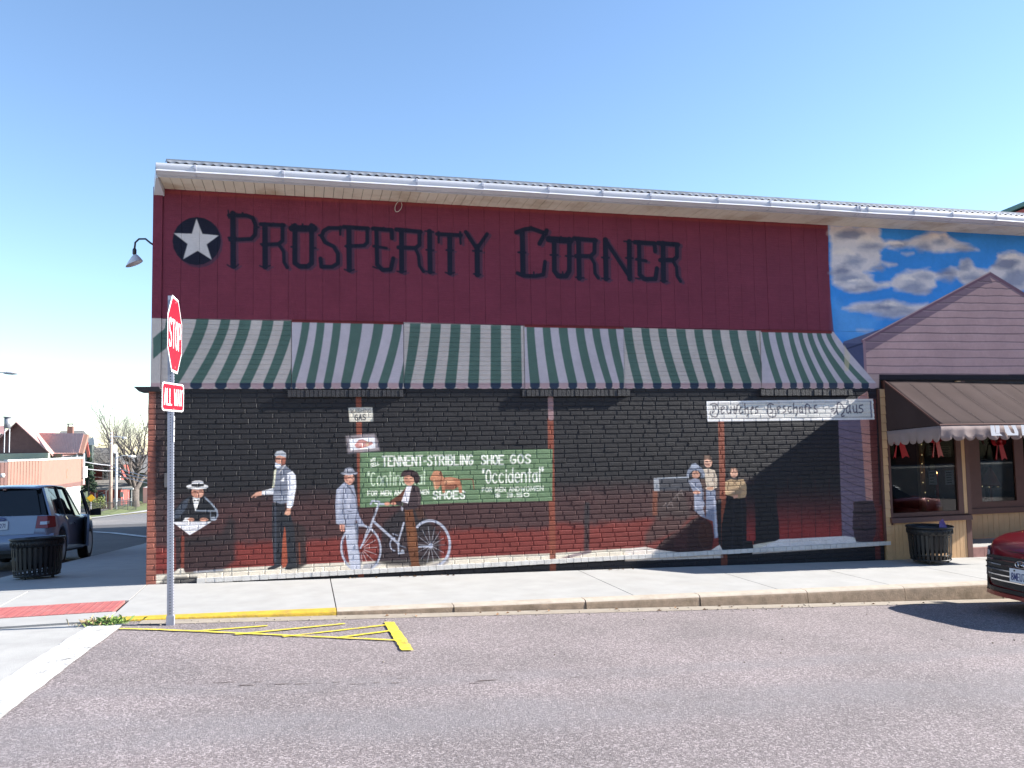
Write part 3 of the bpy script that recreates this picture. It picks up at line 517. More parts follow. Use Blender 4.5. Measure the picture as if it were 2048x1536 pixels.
    def stripe(o, k, t0, t1, b0, b1, clip=None, ytop=None):
        f = lambda x: o+x/k; yb = 766.5
        def edge(a, b):
            out = []
            for i in range(9):
                t = i/8; x = f(a)+(f(b)-f(a))*(t**1.35); yt = 636+ (f(a)-300)*.0212; y = yt+(yb-yt)*t; out.append((min(max(x, clip[0]), clip[1]) if clip else x, y))
            return out
        l, r = edge(t0, b0), edge(t1, b1); c.poly(l+r[::-1], gn)
        xa, xb = (f(b0), f(b1)) if not clip else (max(f(b0), clip[0]), min(f(b1), clip[1]))
        if xb > xa: segs.append((xa, xb))
    k1, k3 = 3.531, 4.876
    L, Wn, M2, W2, R2, W3 = (270, 583), (583, 807), (800, 1048), (1048, 1247), (1240, 1522), (1520, 1800)
    for a in ((400, 488, 190, 275), (572, 640, 355, 437), (705, 788, 530, 612), (865, 945, 703, 783), (1015, 1090, 870, 942), (1150, 1240, 1025, 1100)): stripe(280, k1, *a, clip=L)
    c.poly([(333, 638), (366, 638), (361, 651), (333, 696), (307, 719), (307, 677), (330, 657)], gn)
    for a in ((1145, 1200, 1052, 1100), (1250, 1305, 1172, 1237), (1363, 1420, 1295, 1352), (1487, 1570, 1418, 1487), (1650, 1720, 1555, 1612), (1790, 1850, 1682, 1748), (1900, 1960, 1825, 1880)): stripe(280, k1, *a, clip=Wn)
    for a in ((70, 145, 20, 75), (217, 288, 160, 235), (357, 427, 315, 393), (498, 567, 478, 555), (640, 712, 637, 712), (780, 852, 785, 860)): stripe(800, k1, *a, clip=M2)
    for a in ((890, 945, 915, 985), (1003, 1057, 1052, 1120), (1115, 1178, 1185, 1248), (1235, 1295, 1315, 1380), (1350, 1405, 1447, 1497), (1463, 1520, 1545, 1600)): stripe(800, k1, *a, clip=W2)
    for a in ((1575, 1635, 1652, 1715), (1700, 1757, 1783, 1845), (1818, 1880, 1915, 1980), (1945, 2012, 2045, 2107)): stripe(800, k1, *a, clip=R2)
    for a in ((35, 120, 162, 245), (205, 290, 330, 415), (375, 460, 510, 597), (545, 635, 690, 752)): stripe(1380, k3, *a, clip=R2)
    for a in ((690, 755, 825, 893), (820, 880, 968, 1035), (945, 990, 1092, 1165), (1040, 1085, 1225, 1293), (1130, 1180, 1345, 1430), (1220, 1265, 1492, 1592), (1310, 1358, 1668, 1742)): stripe(1380, k3, *a, clip=W3)
    # scalloped valance
    segs.sort(); edges = [300.] + [e for s in segs for e in s] + [1752.]; edges = sorted(edges)
    iswhite = lambda m: not any(a <= m <= b for a, b in segs)
    for a, b in zip(edges[:-1], edges[1:]):
        if b-a < 3: continue
        col = pk if iswhite((a+b)/2) else nv
        c.poly([(a, 766), (b, 766)]+[(b-(b-a)*t, 773.5+5.2*math.sin(math.pi*t)**.6) for t in np.linspace(0, 1, 9)], col)
    for x in (583, 807, 1048, 1247, 1520): c.stroke([(x, 642+(x-583)*.0215), (x, 772)], 2.0, (130, 128, 130), .3)
    c.poly([(1688, 690), (1700, 712), (1696, 742), (1688, 742)], (196, 184, 150), .5, 2)
    for x0, x1 in ((583, 807), (1048, 1247), (1520, 1662)): c.poly([(x0, 639+(x0-583)*.021), (x1, 639+(x1-583)*.021), (x1, 645+(x1-583)*.021), (x0, 645+(x0-583)*.021)], (104, 40, 44))
    # warmer line along the top of the boards, under the soffit
    c.stroke([(320, 384), (900, 413), (1652, 455)], 7, (134, 62, 56), .6, 3)
    # --- star and lettering
    ink, gh = (24, 25, 42), (66, 46, 64)
    c.ell(398, 487, 48, 49, gh, .85, 2); c.ell(393.6, 482.8, 48.5, 48, ink)
    c.frame(240, 300, 3.938); c.poly([(603, 543), (650, 664), (778, 676), (683, 746), (722, 866), (612, 796), (499, 862), (533, 742), (424, 658), (567, 662)], (186, 182, 186))
    LF = [([(105, 70), (108, 505)], 46), ([(75, 88), (215, 88), (268, 108), (292, 165), (288, 245), (255, 280), (85, 288)], 36), ([(60, 492), (85, 508), (130, 510), (152, 490)], 13), ([(68, 48), (74, 112)], 13), ([(70, 270), (130, 270)], 20), ([(185, 68), (195, 90)], 18), ([(318, 185), (290, 190)], 16),
          ([(368, 165), (370, 510)], 46), ([(335, 160), (522, 168)], 26), ([(512, 165), (512, 295), (480, 322), (350, 328)], 34), ([(488, 335), (522, 385), (524, 470), (550, 515)], 30), ([(326, 500), (365, 518), (412, 498)], 13), ([(334, 322), (370, 322)], 18), ([(437, 150), (440, 170)], 14),
          ([(613, 170), (613, 478), (650, 505), (718, 505), (750, 478), (750, 170)], 42), ([(590, 194), (770, 196)], 58), ([(584, 345), (625, 345)], 18), ([(745, 355), (782, 355)], 18), ([(676, 160), (680, 180)], 16), ([(588, 160), (600, 190)], 12), ([(772, 165), (762, 190)], 12),
          ([(985, 178), (985, 245)], 20), ([(985, 192), (890, 190), (848, 215), (832, 258), (860, 308), (930, 342), (965, 400), (965, 480), (920, 508), (830, 508), (822, 440)], 34), ([(810, 250), (840, 250)], 18),
          ([(1055, 190), (1058, 535)], 44), ([(1013, 182), (1212, 195)], 28), ([(1205, 195), (1205, 310), (1180, 335), (1040, 340)], 32), ([(1018, 530), (1056, 545), (1100, 532)], 13), ([(1025, 340), (1060, 340)], 18), ([(1137, 185), (1140, 205)], 14),
          ([(1280, 200), (1286, 490), (1330, 535), (1398, 530), (1418, 440)], 36), ([(1252, 195), (1405, 208), (1408, 275)], 28), ([(1258, 340), (1362, 355)], 24), ([(1252, 508), (1290, 522)], 13), ([(1340, 188), (1345, 210)], 14),
          ([(1485, 210), (1487, 545)], 42), ([(1443, 203), (1642, 222)], 28), ([(1632, 222), (1632, 330), (1600, 355), (1460, 350)], 34), ([(1602, 365), (1625, 420), (1632, 500), (1666, 548)], 28), ([(1450, 545), (1486, 555), (1524, 545)], 13),
          ([(1715, 218), (1720, 550)], 42), ([(1678, 216), (1748, 224)], 14), ([(1686, 545), (1752, 555)], 14), ([(1688, 370), (1748, 374)], 16),
          ([(1790, 225), (1790, 310)], 20), ([(1778, 240), (1972, 250)], 34), ([(1966, 225), (1970, 320)], 20), ([(1880, 250), (1882, 560)], 42), ([(1845, 555), (1882, 568), (1920, 555)], 13), ([(1852, 372), (1910, 374)], 16)]
    LG = [([(128, 142), (212, 270)], 34), ([(302, 158), (225, 270)], 30), ([(220, 262), (222, 492)], 44), ([(185, 296), (258, 298)], 16), ([(192, 485), (250, 490)], 14),
          ([(590, 150), (596, 475)], 44), ([(540, 145), (610, 120), (662, 112), (720, 132), (782, 155)], 28), ([(790, 130), (730, 238)], 26), ([(550, 478), (600, 500), (700, 502), (762, 490), (776, 385)], 32), ([(558, 308), (616, 310)], 18), ([(666, 98), (668, 120)], 14), ([(684, 470), (686, 500)], 14),
          ([(850, 200), (852, 460), (882, 502), (948, 502), (975, 460), (975, 200)], 40), ([(806, 200), (985, 212)], 52), ([(820, 330), (880, 330)], 16), ([(945, 338), (1005, 340)], 16), ([(907, 180), (910, 205)], 14), ([(920, 468), (922, 495)], 14),
          ([(1050, 200), (1056, 520)], 42), ([(1013, 195), (1192, 210)], 28), ([(1183, 205), (1180, 310), (1150, 340), (1030, 338)], 34), ([(1150, 345), (1180, 400), (1185, 480), (1212, 518)], 28), ([(1025, 512), (1095, 518)], 13),
          ([(1270, 205), (1276, 525)], 42), ([(1272, 212), (1472, 515)], 34), ([(1465, 220), (1468, 525)], 40), ([(1242, 350), (1300, 352)], 16), ([(1422, 218), (1510, 222)], 13), ([(1240, 520), (1305, 525)], 13), ([(1438, 354), (1495, 356)], 16),
          ([(1545, 225), (1550, 490), (1590, 528), (1680, 525), (1692, 440)], 36), ([(1512, 225), (1672, 235), (1678, 300)], 28), ([(1525, 365), (1605, 378)], 24), ([(1518, 520), (1555, 524)], 13),
          ([(1740, 235), (1746, 540)], 42), ([(1702, 232), (1865, 245)], 28), ([(1855, 245), (1855, 345), (1830, 370), (1718, 372)], 34), ([(1822, 375), (1852, 430), (1856, 500), (1884, 545)], 28), ([(1722, 540), (1775, 545)], 13)]
    for (ox, oy, sts) in ((440, 410, LF), (900, 430, LG)):
        c.frame(ox, oy, 4.096)
        for p, w in sts: c.stroke(p, 36 if w in (26, 28) and p[0][1] < 260 else w, gh, .85, 1.2, off=(22, 12))
    for (ox, oy, sts) in ((440, 410, LF), (900, 430, LG)):
        c.frame(ox, oy, 4.096)
        for p, w in sts: c.stroke(p, 36 if w in (26, 28) and p[0][1] < 260 else w, ink, 1.0, .7)
    return c

LOWER_GAIN, UPPER_GAIN = np.array((1.08, 1.04, .98)), np.array((1.20, 1.14, 1.05))
low_c = paint_lower(); low_c.a *= LOWER_GAIN; low_img = low_c.image('mural_lower', .16, 3)
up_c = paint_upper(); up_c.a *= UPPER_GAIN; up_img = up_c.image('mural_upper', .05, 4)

def paint_mat(name, img, cv, rough, bumps, spec=0.35):
    """wall paint: the print laid flat over the wall by its real X and height, with the wall's own fine relief"""
    m, n, b = new_mat(name)
    g = n.nodes.new('ShaderNodeNewGeometry'); sx = n.nodes.new('ShaderNodeSeparateXYZ'); lk(n, g.outputs['Position'], sx.inputs[0])
    def lin1(sock, lo, hi):
        r = n.nodes.new('ShaderNodeMapRange'); r.clamp = False; r.inputs[1].default_value = lo; r.inputs[2].default_value = hi; lk(n, sock, r.inputs[0]); return r.outputs[0]
    cb = n.nodes.new('ShaderNodeCombineXYZ'); lk(n, lin1(sx.outputs[0], cv.x0, cv.x1), cb.inputs[0]); lk(n, lin1(sx.outputs[2], cv.z0, cv.z1), cb.inputs[1])
    t = n.nodes.new('ShaderNodeTexImage'); t.image = img; t.extension = 'EXTEND'; t.interpolation = 'Cubic'; lk(n, cb.outputs[0], t.inputs[0])
    lk(n, t.outputs[0], b.inputs['Base Color']); b.inputs['Roughness'].default_value = rough; b.inputs['Specular IOR Level'].default_value = spec
    h = None
    for (sc, amt, cs) in bumps:
        mp = n.nodes.new('ShaderNodeMapping'); mp.inputs['Scale'].default_value = cs; lk(n, g.outputs['Position'], mp.inputs[0])
        f = noise(n, mp.outputs[0], sc, 4, .65)
        mm = n.nodes.new('ShaderNodeMath'); mm.operation = 'MULTIPLY'; mm.inputs[1].default_value = amt; lk(n, f, mm.inputs[0])
        if h is None: h = mm.outputs[0]
        else:
            ad = n.nodes.new('ShaderNodeMath'); lk(n, h, ad.inputs[0]); lk(n, mm.outputs[0], ad.inputs[1]); h = ad.outputs[0]
    x = n.nodes.new('ShaderNodeBump'); x.inputs['Strength'].default_value = 1.0; x.inputs['Distance'].default_value = 1.0
    lk(n, h, x.inputs['Height']); lk(n, x.outputs[0], b.inputs['Normal'])
    return m
M = {}
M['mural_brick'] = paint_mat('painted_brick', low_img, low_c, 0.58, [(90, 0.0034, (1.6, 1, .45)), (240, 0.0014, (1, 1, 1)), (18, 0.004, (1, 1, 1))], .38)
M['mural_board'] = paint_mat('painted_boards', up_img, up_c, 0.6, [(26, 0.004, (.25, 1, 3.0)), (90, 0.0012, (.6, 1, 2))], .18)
# ------------------------------------------------------------------ ground, roads, pavement
def sheet(name, xs, ys, fn, m, dz=0.0, kind='structure', parent=None):
    b = MB(); nx, ny = len(xs), len(ys)
    b.v = [(x, y, fn(x, y)+dz) for y in ys for x in xs]
    b.f = [(j*nx+i, j*nx+i+1, (j+1)*nx+i+1, (j+1)*nx+i) for j in range(ny-1) for i in range(nx-1)]
    return tag(b.build(name, m, parent), kind=kind)
def asphalt(name, base, stones, track=True):
    m, n, b = new_mat(name); c = coords(n)
    v = n.nodes.new('ShaderNodeTexVoronoi'); v.inputs['Scale'].default_value = 85; lk(n, c, v.inputs['Vector'])
    sp = ramp(n, noise(n, c, 60, 5, .8), [(.36, tuple(x*.68 for x in base)), (.5, base), (.64, tuple(min(x*1.6, 1) for x in base))])
    sep = n.nodes.new('ShaderNodeSeparateColor'); lk(n, v.outputs['Color'], sep.inputs[0])
    st = ramp(n, sep.outputs[0], [(0, tuple(x*.55 for x in base)), (.5, base), (.86, stones), (1, tuple(min(x*1.5, 1) for x in stones))])
    out = mix(n, .55, sp, st)
    big = ramp(n, noise(n, c, .7, 5, .6), [(.35, (.86, .86, .86)), (.65, (1.1, 1.08, 1.08))]); out = mix(n, 1.0, out, big, 'MULTIPLY')
    if track:     # two smoother grey wheel tracks running along the street
        g = n.nodes.new('ShaderNodeNewGeometry'); sx = n.nodes.new('ShaderNodeSeparateXYZ'); lk(n, g.outputs['Position'], sx.inputs[0])
        wob = noise(n, c, .5, 3); wb = n.nodes.new('ShaderNodeMath'); wb.operation = 'MULTIPLY_ADD'; wb.inputs[1].default_value = .7; lk(n, wob, wb.inputs[0]); lk(n, sx.outputs[1], wb.inputs[2])
        tr = ramp(n, None or wb.outputs[0], [(0, 0), (1, 1)])
        mr = n.nodes.new('ShaderNodeMapRange'); mr.inputs[1].default_value = -8.0; mr.inputs[2].default_value = -3.0; lk(n, wb.outputs[0], mr.inputs[0])
        fac = ramp(n, mr.outputs[0], [(.0, 0), (.37, 0), (.44, .5), (.52, .5), (.58, 0), (.635, 0), (.66, .35), (.69, .35), (.72, 0), (1, 0)])
        br = ramp(n, noise(n, c, 1.4, 5, .7), [(.35, .25), (.6, 1)]); fac2 = mix(n, 1.0, fac, br, 'MULTIPLY')
        out = mix(n, fac2, out, (.185, .178, .188))
    lk(n, out, b.inputs['Base Color']); b.inputs['Roughness'].default_value = .86; b.inputs['Specular IOR Level'].default_value = .35
    bump(n, b, noise(n, c, 70, 5, .75), .8, .012)
    return m
M['asphalt'] = asphalt('chip_seal_asphalt', (.196, .168, .170), (.38, .335, .335))
M['asphalt2'] = asphalt('side_street_asphalt', (.085, .084, .087), (.13, .125, .125), False)
M['concrete'] = mat('sidewalk_concrete', (.345, .34, .332), .88, .08, 3, bumpv=.25, bscale=90, dirt=(.31, .298, .275), dirt_scale=1.6, dirt_amt=.45)
M['apron'] = mat('old_concrete', (.36, .352, .34), .9, .1, 2.5, bumpv=.3, bscale=80, dirt=(.24, .23, .225), dirt_scale=1.1, dirt_amt=.6)
M['kerbstone'] = mat('weathered_kerb_concrete', (.235, .175, .125), .92, .25, 9, bumpv=.6, bscale=60, dirt=(.13, .095, .06), dirt_scale=4, dirt_amt=.85)
M['gutter_concrete'] = mat('gutter_concrete', (.29, .25, .205), .92, .14, 9, bumpv=.4, bscale=70, dirt=(.27, .22, .17), dirt_scale=3, dirt_amt=.6)
M['yellow'] = mat('worn_yellow_paint', (.62, .50, .04), .8, .10, 14, bumpv=.5, bscale=60, dirt=(.40, .33, .12), dirt_scale=16, dirt_amt=.7)
M['kerb_top'] = mat('walked_kerb_top', (.40, .345, .285), .9, .1, 8, bumpv=.4, bscale=70, dirt=(.26, .205, .15), dirt_scale=5, dirt_amt=.5)
M['yellow_kerb'] = mat('chipped_yellow_kerb_paint', (.52, .335, .03), .8, .16, 12, bumpv=.6, bscale=50, dirt=(.27, .19, .06), dirt_scale=7, dirt_amt=.8)
M['white_line'] = mat('worn_white_road_paint', (.56, .555, .54), .8, .08, 9, bumpv=.4, bscale=60, dirt=(.4, .39, .38), dirt_scale=5, dirt_amt=.75)
M['joint'] = mat('joint_dirt', (.05, .045, .04), .95)
M['grass'] = mat('field_grass', (.10, .12, .045), .95, .35, 3)
def wear(m, sc, lo, hi):
    n = m.node_tree; out = [q for q in n.nodes if q.type == 'OUTPUT_MATERIAL'][0]; b = n.nodes.get('Principled BSDF'); c = coords(n)
    f = ramp(n, mix(n, .45, noise(n, c, sc, 5, .8), noise(n, c, 5, 4, .6)), [(lo, 0), (hi, 1)]); t = n.nodes.new('ShaderNodeBsdfTransparent'); mx = n.nodes.new('ShaderNodeMixShader')
    lk(n, f, mx.inputs[0]); lk(n, b.outputs[0], mx.inputs[1]); lk(n, t.outputs[0], mx.inputs[2]); lk(n, mx.outputs[0], out.inputs['Surface'])
wear(M['yellow'], 75, .54, .64); wear(M['white_line'], 60, .55, .62)
lin_ = lambda a, b, n: [a+(b-a)*i/(n-1) for i in range(n)]
sheet('ground', [-400, -200, -100, -60, -30, -12, -2.4, 0, 10, 20, 40, 100, 200, 400], [-200, -100, -40, -20, -12, -8, -4, -2.2, 0, 2, 4, 6, 10, 14, 20, 30, 40, 60, 75, 90, 120, 200, 300, 400],
      lambda x, y: min(ground_z(x, y), walk_z(x, y))-.45, M['grass'])
sheet('road', lin_(0.1, 40, 60), [-30, -24, -20, -16, -14.2, -13, -12, -11, -10.2]+lin_(-9.8, -2.24, 20), road_z, M['asphalt'])
sheet('intersection', lin_(-40, 0.1, 40), [-30, -24, -20, -16, -14.2, -13, -12, -11, -10.2]+lin_(-9.8, -2.24, 20), road_z, M['apron'])
M['asphalt3'] = asphalt('far_street_asphalt', (.17, .168, .17), (.25, .24, .24), False)
sheet('side_street', [-40, -30, -20, -14, -12, -9, -6, -4, -2.42], lin_(-2.24, 40, 60), lambda x, y: ground_z(x, y)+.004, M['asphalt2'])
sheet('crossing_street', [-60, -40, -30, -20, -14, -12, -9, -6, -4, -2.42], lin_(40, 100, 50), lambda x, y: ground_z(x, y)+.004, M['asphalt3'])
sheet('far_street', lin_(-2.42, 40, 12), lin_(36, 100, 40), lambda x, y: yfall(y)-.15, M['asphalt3'])
# pavement slabs
sw = bpy.data.objects.new('sidewalk', None); COL.objects.link(sw); tag(sw, kind='structure'); OFF['sidewalk'] = (0, 0, 0)
tag(sw, 'pale concrete sidewalk of long slabs between the mural wall and the kerb')
def slab(x0, x1, y0, y1, fn=walk_z, name='slab', m=None, g=.006, h=.16, parent=None, top=0.0):
    b = MB(); xs = lin_(x0+g, x1-g, 3); ys = lin_(y0+g, y1-g, 6)
    nx, ny = 3, 6
    b.v = [(x, y, fn(x, y)+top) for y in ys for x in xs]; b.f = [(j*nx+i, j*nx+i+1, (j+1)*nx+i+1, (j+1)*nx+i) for j in range(ny-1) for i in range(nx-1)]
    k = len(b.v); ring = [i for i in range(nx)]+[j*nx+nx-1 for j in range(1, ny)]+[(ny-1)*nx+i for i in range(nx-2, -1, -1)]+[j*nx for j in range(ny-2, 0, -1)]
    b.v += [(b.v[i][0], b.v[i][1], b.v[i][2]-h) for i in ring]; L = len(ring)
    b.f += [(ring[i], k+i, k+(i+1) % L, ring[(i+1) % L]) for i in range(L)]
    return b.build(name, m or M['concrete'], parent or sw)
KT = -2.05           # pavement slabs run to here, the kerb head finishes the edge
for x0, x1 in ((.02, 2.28), (2.28, 5.75), (5.75, 7.68), (7.68, 9.3), (9.3, 10.9), (10.9, 12.5), (12.5, 14.1), (14.1, 15.7), (15.7, 17.3), (17.3, 20), (20, 23), (23, 26)):
    slab(x0, x1, KT, .0 if x0 < 10.8 else .02)
tact = (-1.32, -.02, -1.74, -1.10)
for (x0, x1, y0, y1) in ((-1.32, .02, -1.10, .0), (-2.4, -1.32, -2.2, .0), (-1.32, .02, -2.2, -1.74), (-2.4, -.0, .0, 1.7), (-2.4, 0, 1.7, 3.4), (-2.4, 0, 3.4, 5.2), (-2.4, 0, 5.2, 7.0), (-2.4, 0, 7.0, 8.8), (-2.4, 0, 8.8, 10.6), (-2.4, 0, 10.6, 12.4), (-2.4, 0, 12.4, 14.2), (-2.4, 0, 14.2, 18), (-2.4, 0, 18, 24), (-2.4, 0, 24, 36)):
    slab(x0, x1, y0, y1)
sheet('sidewalk_bed', lin_(-2.38, 26, 40), [-2.12, -1, 0, 1, 3, 6, 10, 14, 20, 36], lambda x, y: walk_z(x, y)-.02, M['joint'])
# tactile pad of the ramp: red plates with rows of domes
def tactile(name, x0, x1, y0, y1, label):
    t = thing(name, ((x0+x1)/2, (y0+y1)/2, walk_z(0, y0)), label, 'tactile paving', 'red tactile plates at the corner ramps')
    red = M['tactile']; nx = max(int(round((x1-x0)/.163)), 1)
    for i in range(nx):
        a = x0+(x1-x0)*i/nx; b_ = x0+(x1-x0)*(i+1)/nx; b = MB(); z = lambda y: walk_z(0, y)+.004
        b.hexa([(a+.004, y0, z(y0)-.06), (b_-.004, y0, z(y0)-.06), (b_-.004, y1, z(y1)-.06), (a+.004, y1, z(y1)-.06), (a+.004, y0, z(y0)), (b_-.004, y0, z(y0)), (b_-.004, y1, z(y1)), (a+.004, y1, z(y1))])
        for k in range(int((y1-y0)/.055)):
            for q in (.28, .72):
                cx, cy = a+(b_-a)*q, y0+.028+k*.055; b.lathe([(.012, z(cy)), (.007, z(cy)+.005)], (cx, cy, 0), 6)
        b.build('plate', red, t)
M['tactile'] = mat('brick_red_tactile', (.36, .10, .095), .85, .12, 10, dirt=(.42, .30, .28), dirt_scale=3, dirt_amt=.4)
tactile('tactile_paving', -1.32, .02-.04, -1.735, -1.105, 'long red dimpled plate set in the corner ramp beside the stop sign')
P_ = on_ground(8, 1193, walk_z)
tactile('tactile_paving', -2.38, -1.92, -.95, -.32, 'small red dimpled plate at the left edge of the picture')
# kerb: rounded head, stained face, cast in lengths
kb = bpy.data.objects.new('kerb', None); COL.objects.link(kb); tag(kb, 'worn concrete kerb along the street in front of the mural', kind='structure'); OFF['kerb'] = (0, 0, 0)
def kerb_piece(x0, x1, m, name='kerb_stone', jit=.004):
    xs = lin_(x0+.004, x1-.004, 7); rows = []
    for x in xs:
        zt, zb = walk_z(x, -2)+.002, road_z(x, -2.3)-.05; r = min(.055, max((zt-zb-.05)*.5, .004)); y0 = -2.22
        w = random.uniform(-jit, jit)
        pr = [(KT-.0, zt), (y0+r, zt)]+[(y0+r-r*math.sin(a)+w, zt-r+r*math.cos(a)) for a in (rad(30), rad(60), rad(90))]+[(y0-.012+w, zb), (KT, zb)]
        rows.append([(x, y, z) for y, z in pr])
    b = MB(); n = len(rows[0]); b.v = [p for r_ in rows for p in r_]
    b.f = [(i*n+k, (i+1)*n+k, (i+1)*n+(k+1) % n, i*n+(k+1) % n) for i in range(len(xs)-1) for k in range(n)]+[tuple(range(n)), tuple((len(xs)-1)*n+k for k in range(n-1, -1, -1))]
    o = b.build(name, m, kb); smooth_by_angle(o, 50)
    if m is M['kerbstone']:
        o.data.materials.append(M['kerb_top'])
        for p in o.data.polygons:
            if p.normal.z > .6: p.material_index = 1
    return o
o = kerb_piece(.10, 2.28, M['yellow_kerb']); o['label'] = 'kerb length painted yellow and tapering to the ramp'
ks = [2.28, 3.55, 5.09, 6.53, 7.98, 9.39, 10.9, 12.4, 14, 15.6, 17.2, 19, 21, 23, 26]
for a, b_ in zip(ks[:-1], ks[1:]): kerb_piece(a, b_, M['kerbstone'])
sheet('gutter', lin_(.35, 26, 40), [-2.47, -2.235], lambda x, y: road_z(x, y)+.004, M['gutter_concrete'])
bside = MB()
for y0, y1 in zip(lin_(.3, 30, 16)[:-1], lin_(.3, 30, 16)[1:]):
    bside.hexa([(-2.5, y0, ground_z(-2.6, y0)-.1), (-2.4, y0, ground_z(-2.6, y0)-.1), (-2.4, y1, ground_z(-2.6, y1)-.1), (-2.5, y1, ground_z(-2.6, y1)-.1), (-2.5, y0, walk_z(0, y0)-.001), (-2.4, y0, walk_z(0, y0)-.001), (-2.4, y1, walk_z(0, y1)-.001), (-2.5, y1, walk_z(0, y1)-.001)])
tag(bside.build('side_kerb', M['apron']), kind='structure')
# road paint
def paint_patch(name, pts, m, dz=.008, n=10, jag=0.0):
    """thin painted quad strip on the road between two polylines given as ground points"""
    (a0, a1, b0, b1) = [np.array(p[:2], float) for p in pts]; b = MB(); k = 6
    rows = []
    for i in range(n+1):
        t = i/n; p = a0+(a1-a0)*t; q = b0+(b1-b0)*t; d = (q-p)/np.linalg.norm(q-p); p = p+d*random.uniform(-jag, jag); q = q+d*random.uniform(-jag, jag)
        rows.append([p+(q-p)*j/k for j in range(k+1)])
    b.v = [(x[0], x[1], road_z(x[0], x[1])+dz) for r in rows for x in r]; w = k+1
    b.f = [(i*w+j, i*w+j+1, (i+1)*w+j+1, (i+1)*w+j) for i in range(n) for j in range(k)]
    return b.build(name, m)
tag(paint_patch('stop_line', [(-.10, -2.42), (-.36, -7.5), (.22, -2.42), (.02, -7.5)], M['white_line'], n=40, jag=.007), kind='structure')
hatch = bpy.data.objects.new('road_marking', None); COL.objects.link(hatch); tag(hatch, 'yellow hatched no parking triangle painted on the street by the stop sign', kind='structure'); OFF['road_marking'] = (0, 0, 0)
def yline(p, q, w=.05):
    a, c = on_ground(*p, road_z)[:2], on_ground(*q, road_z)[:2]; d = (c-a)/np.linalg.norm(c-a); nn = np.array([-d[1], d[0]])*w/2
    b = paint_patch('painted_line', [a-nn, c-nn, a+nn, c+nn], M['yellow'], .009+random.uniform(0, .003), 24, .006); b.parent = hatch
yline((318, 1261), (803, 1283)); yline((390, 1264), (535, 1253)); yline((470, 1271), (690, 1249)); yline((566, 1275), (775, 1251)); yline((672, 1278), (783, 1263)); yline((240, 1259), (330, 1261))
paint_patch('painted_bar', [on_ground(768, 1246, road_z), on_ground(802, 1303, road_z), on_ground(788, 1246, road_z), on_ground(828, 1303, road_z)], M['yellow'], .012, 16, .006).parent = hatch
# far side of the side street
tag(paint_patch('lane_line', [(-30, -3000), (-30, -3001), (-31, -3000), (-31, -3001)], M['white_line']) if False else None) if False else None
def far_line(name, pix, w, m, dz=.03):
    pts = [on_ground(*p)[:2] for p in pix]; b = MB(); L, R_ = [], []
    for i, p in enumerate(pts):
        t = pts[min(i+1, len(pts)-1)]-pts[max(i-1, 0)]; t = t/np.linalg.norm(t); nn = np.array([-t[1], t[0]])*w/2
        for s, l in ((1, L), (-1, R_)): q = p+nn*s; l.append((q[0], q[1], ground_z(q[0], q[1])+dz))
    k = len(L); b.v = L+R_; b.f = [(i, i+1, k+i+1, k+i) for i in range(k-1)]
    return tag(b.build(name, m), kind='structure')
far_line('edge_line', [(150, 1064), (190, 1065), (225, 1067), (260, 1071), (310, 1077)], .3, M['white_line'])
far_line('centre_line', [(170, 1037), (230, 1031), (310, 1024)], .3, M['yellow'])
# leaves blown against the foot of the wall and in the gutter
lf = MB()
for i in range(46):
    if i < 20: x = random.choice((3.05, 3.5, 6.2))+random.gauss(0, .25); y = -.06-abs(random.gauss(0, .04)); z = walk_z(x, y)
    else: x = random.uniform(2.4, 9.5); y = random.uniform(-2.5, -2.28); z = road_z(x, y)+.005
    s = random.uniform(.012, .03); a = random.uniform(0, 6.28); c_, s_ = math.cos(a)*s, math.sin(a)*s
    lf.add([(x-c_, y-s_, z+.004), (x+s_*.5, y-c_*.5, z+.016), (x+c_, y+s_, z+.006), (x-s_*.5, y+c_*.5, z+.02)], [(0, 1, 2), (0, 2, 3)])
tag(lf.build('fallen_leaves', mat('dry_leaf', (.22, .12, .06), .9, .3, 30)), kind='stuff')
# tuft of grass and dead stalks at the ramp edge
M['blade'] = mat('green_blade', (.16, .26, .06), .8, .3, 9); M['straw'] = mat('dry_straw', (.34, .26, .14), .9, .25, 9)
for nm, m_, cnt, cx, sx in (('grass_tuft', M['blade'], 800, .06, .13), ('dry_weeds', M['straw'], 330, -.02, .15)):
    g = MB()
    for i in range(cnt):
        x = random.gauss(cx, sx*.55); y = -2.33+random.gauss(0, .06); z = road_z(x, y); h = abs(random.gauss(.026, .016))+.006; a = random.uniform(0, 6.28); l = random.uniform(.4, 1.7)*h
        w = .0022; dx, dy = math.cos(a), math.sin(a)
        g.add([(x-dy*w, y+dx*w, z), (x+dy*w, y-dx*w, z), (x+dx*l*.5+dy*w*.7, y+dy*l*.5-dx*w*.7, z+h*.8), (x+dx*l, y+dy*l, z+h*.9)], [(0, 1, 2), (0, 2, 3)])
    tag(g.build(nm, m_), kind='stuff')
ck = MB()
for i in range(30):
    x = random.uniform(.9, 5.5); y = -5.06+.10*math.sin(x*1.3)+random.gauss(0, .02)+(.10 if random.random() < .4 else 0); L = random.uniform(.03, .16); w = random.uniform(.003, .009)
    ck.add([(x, y-w, road_z(x, y)+.005), (x+L, y-w*.3, road_z(x+L, y)+.005), (x+L, y+w*.5, road_z(x+L, y)+.005), (x, y+w, road_z(x, y)+.005)], [(0, 1, 2, 3)])
tag(ck.build('road_cracks', mat('crack_tar', (.10, .075, .068), .9)), kind='stuff')
peb = MB()
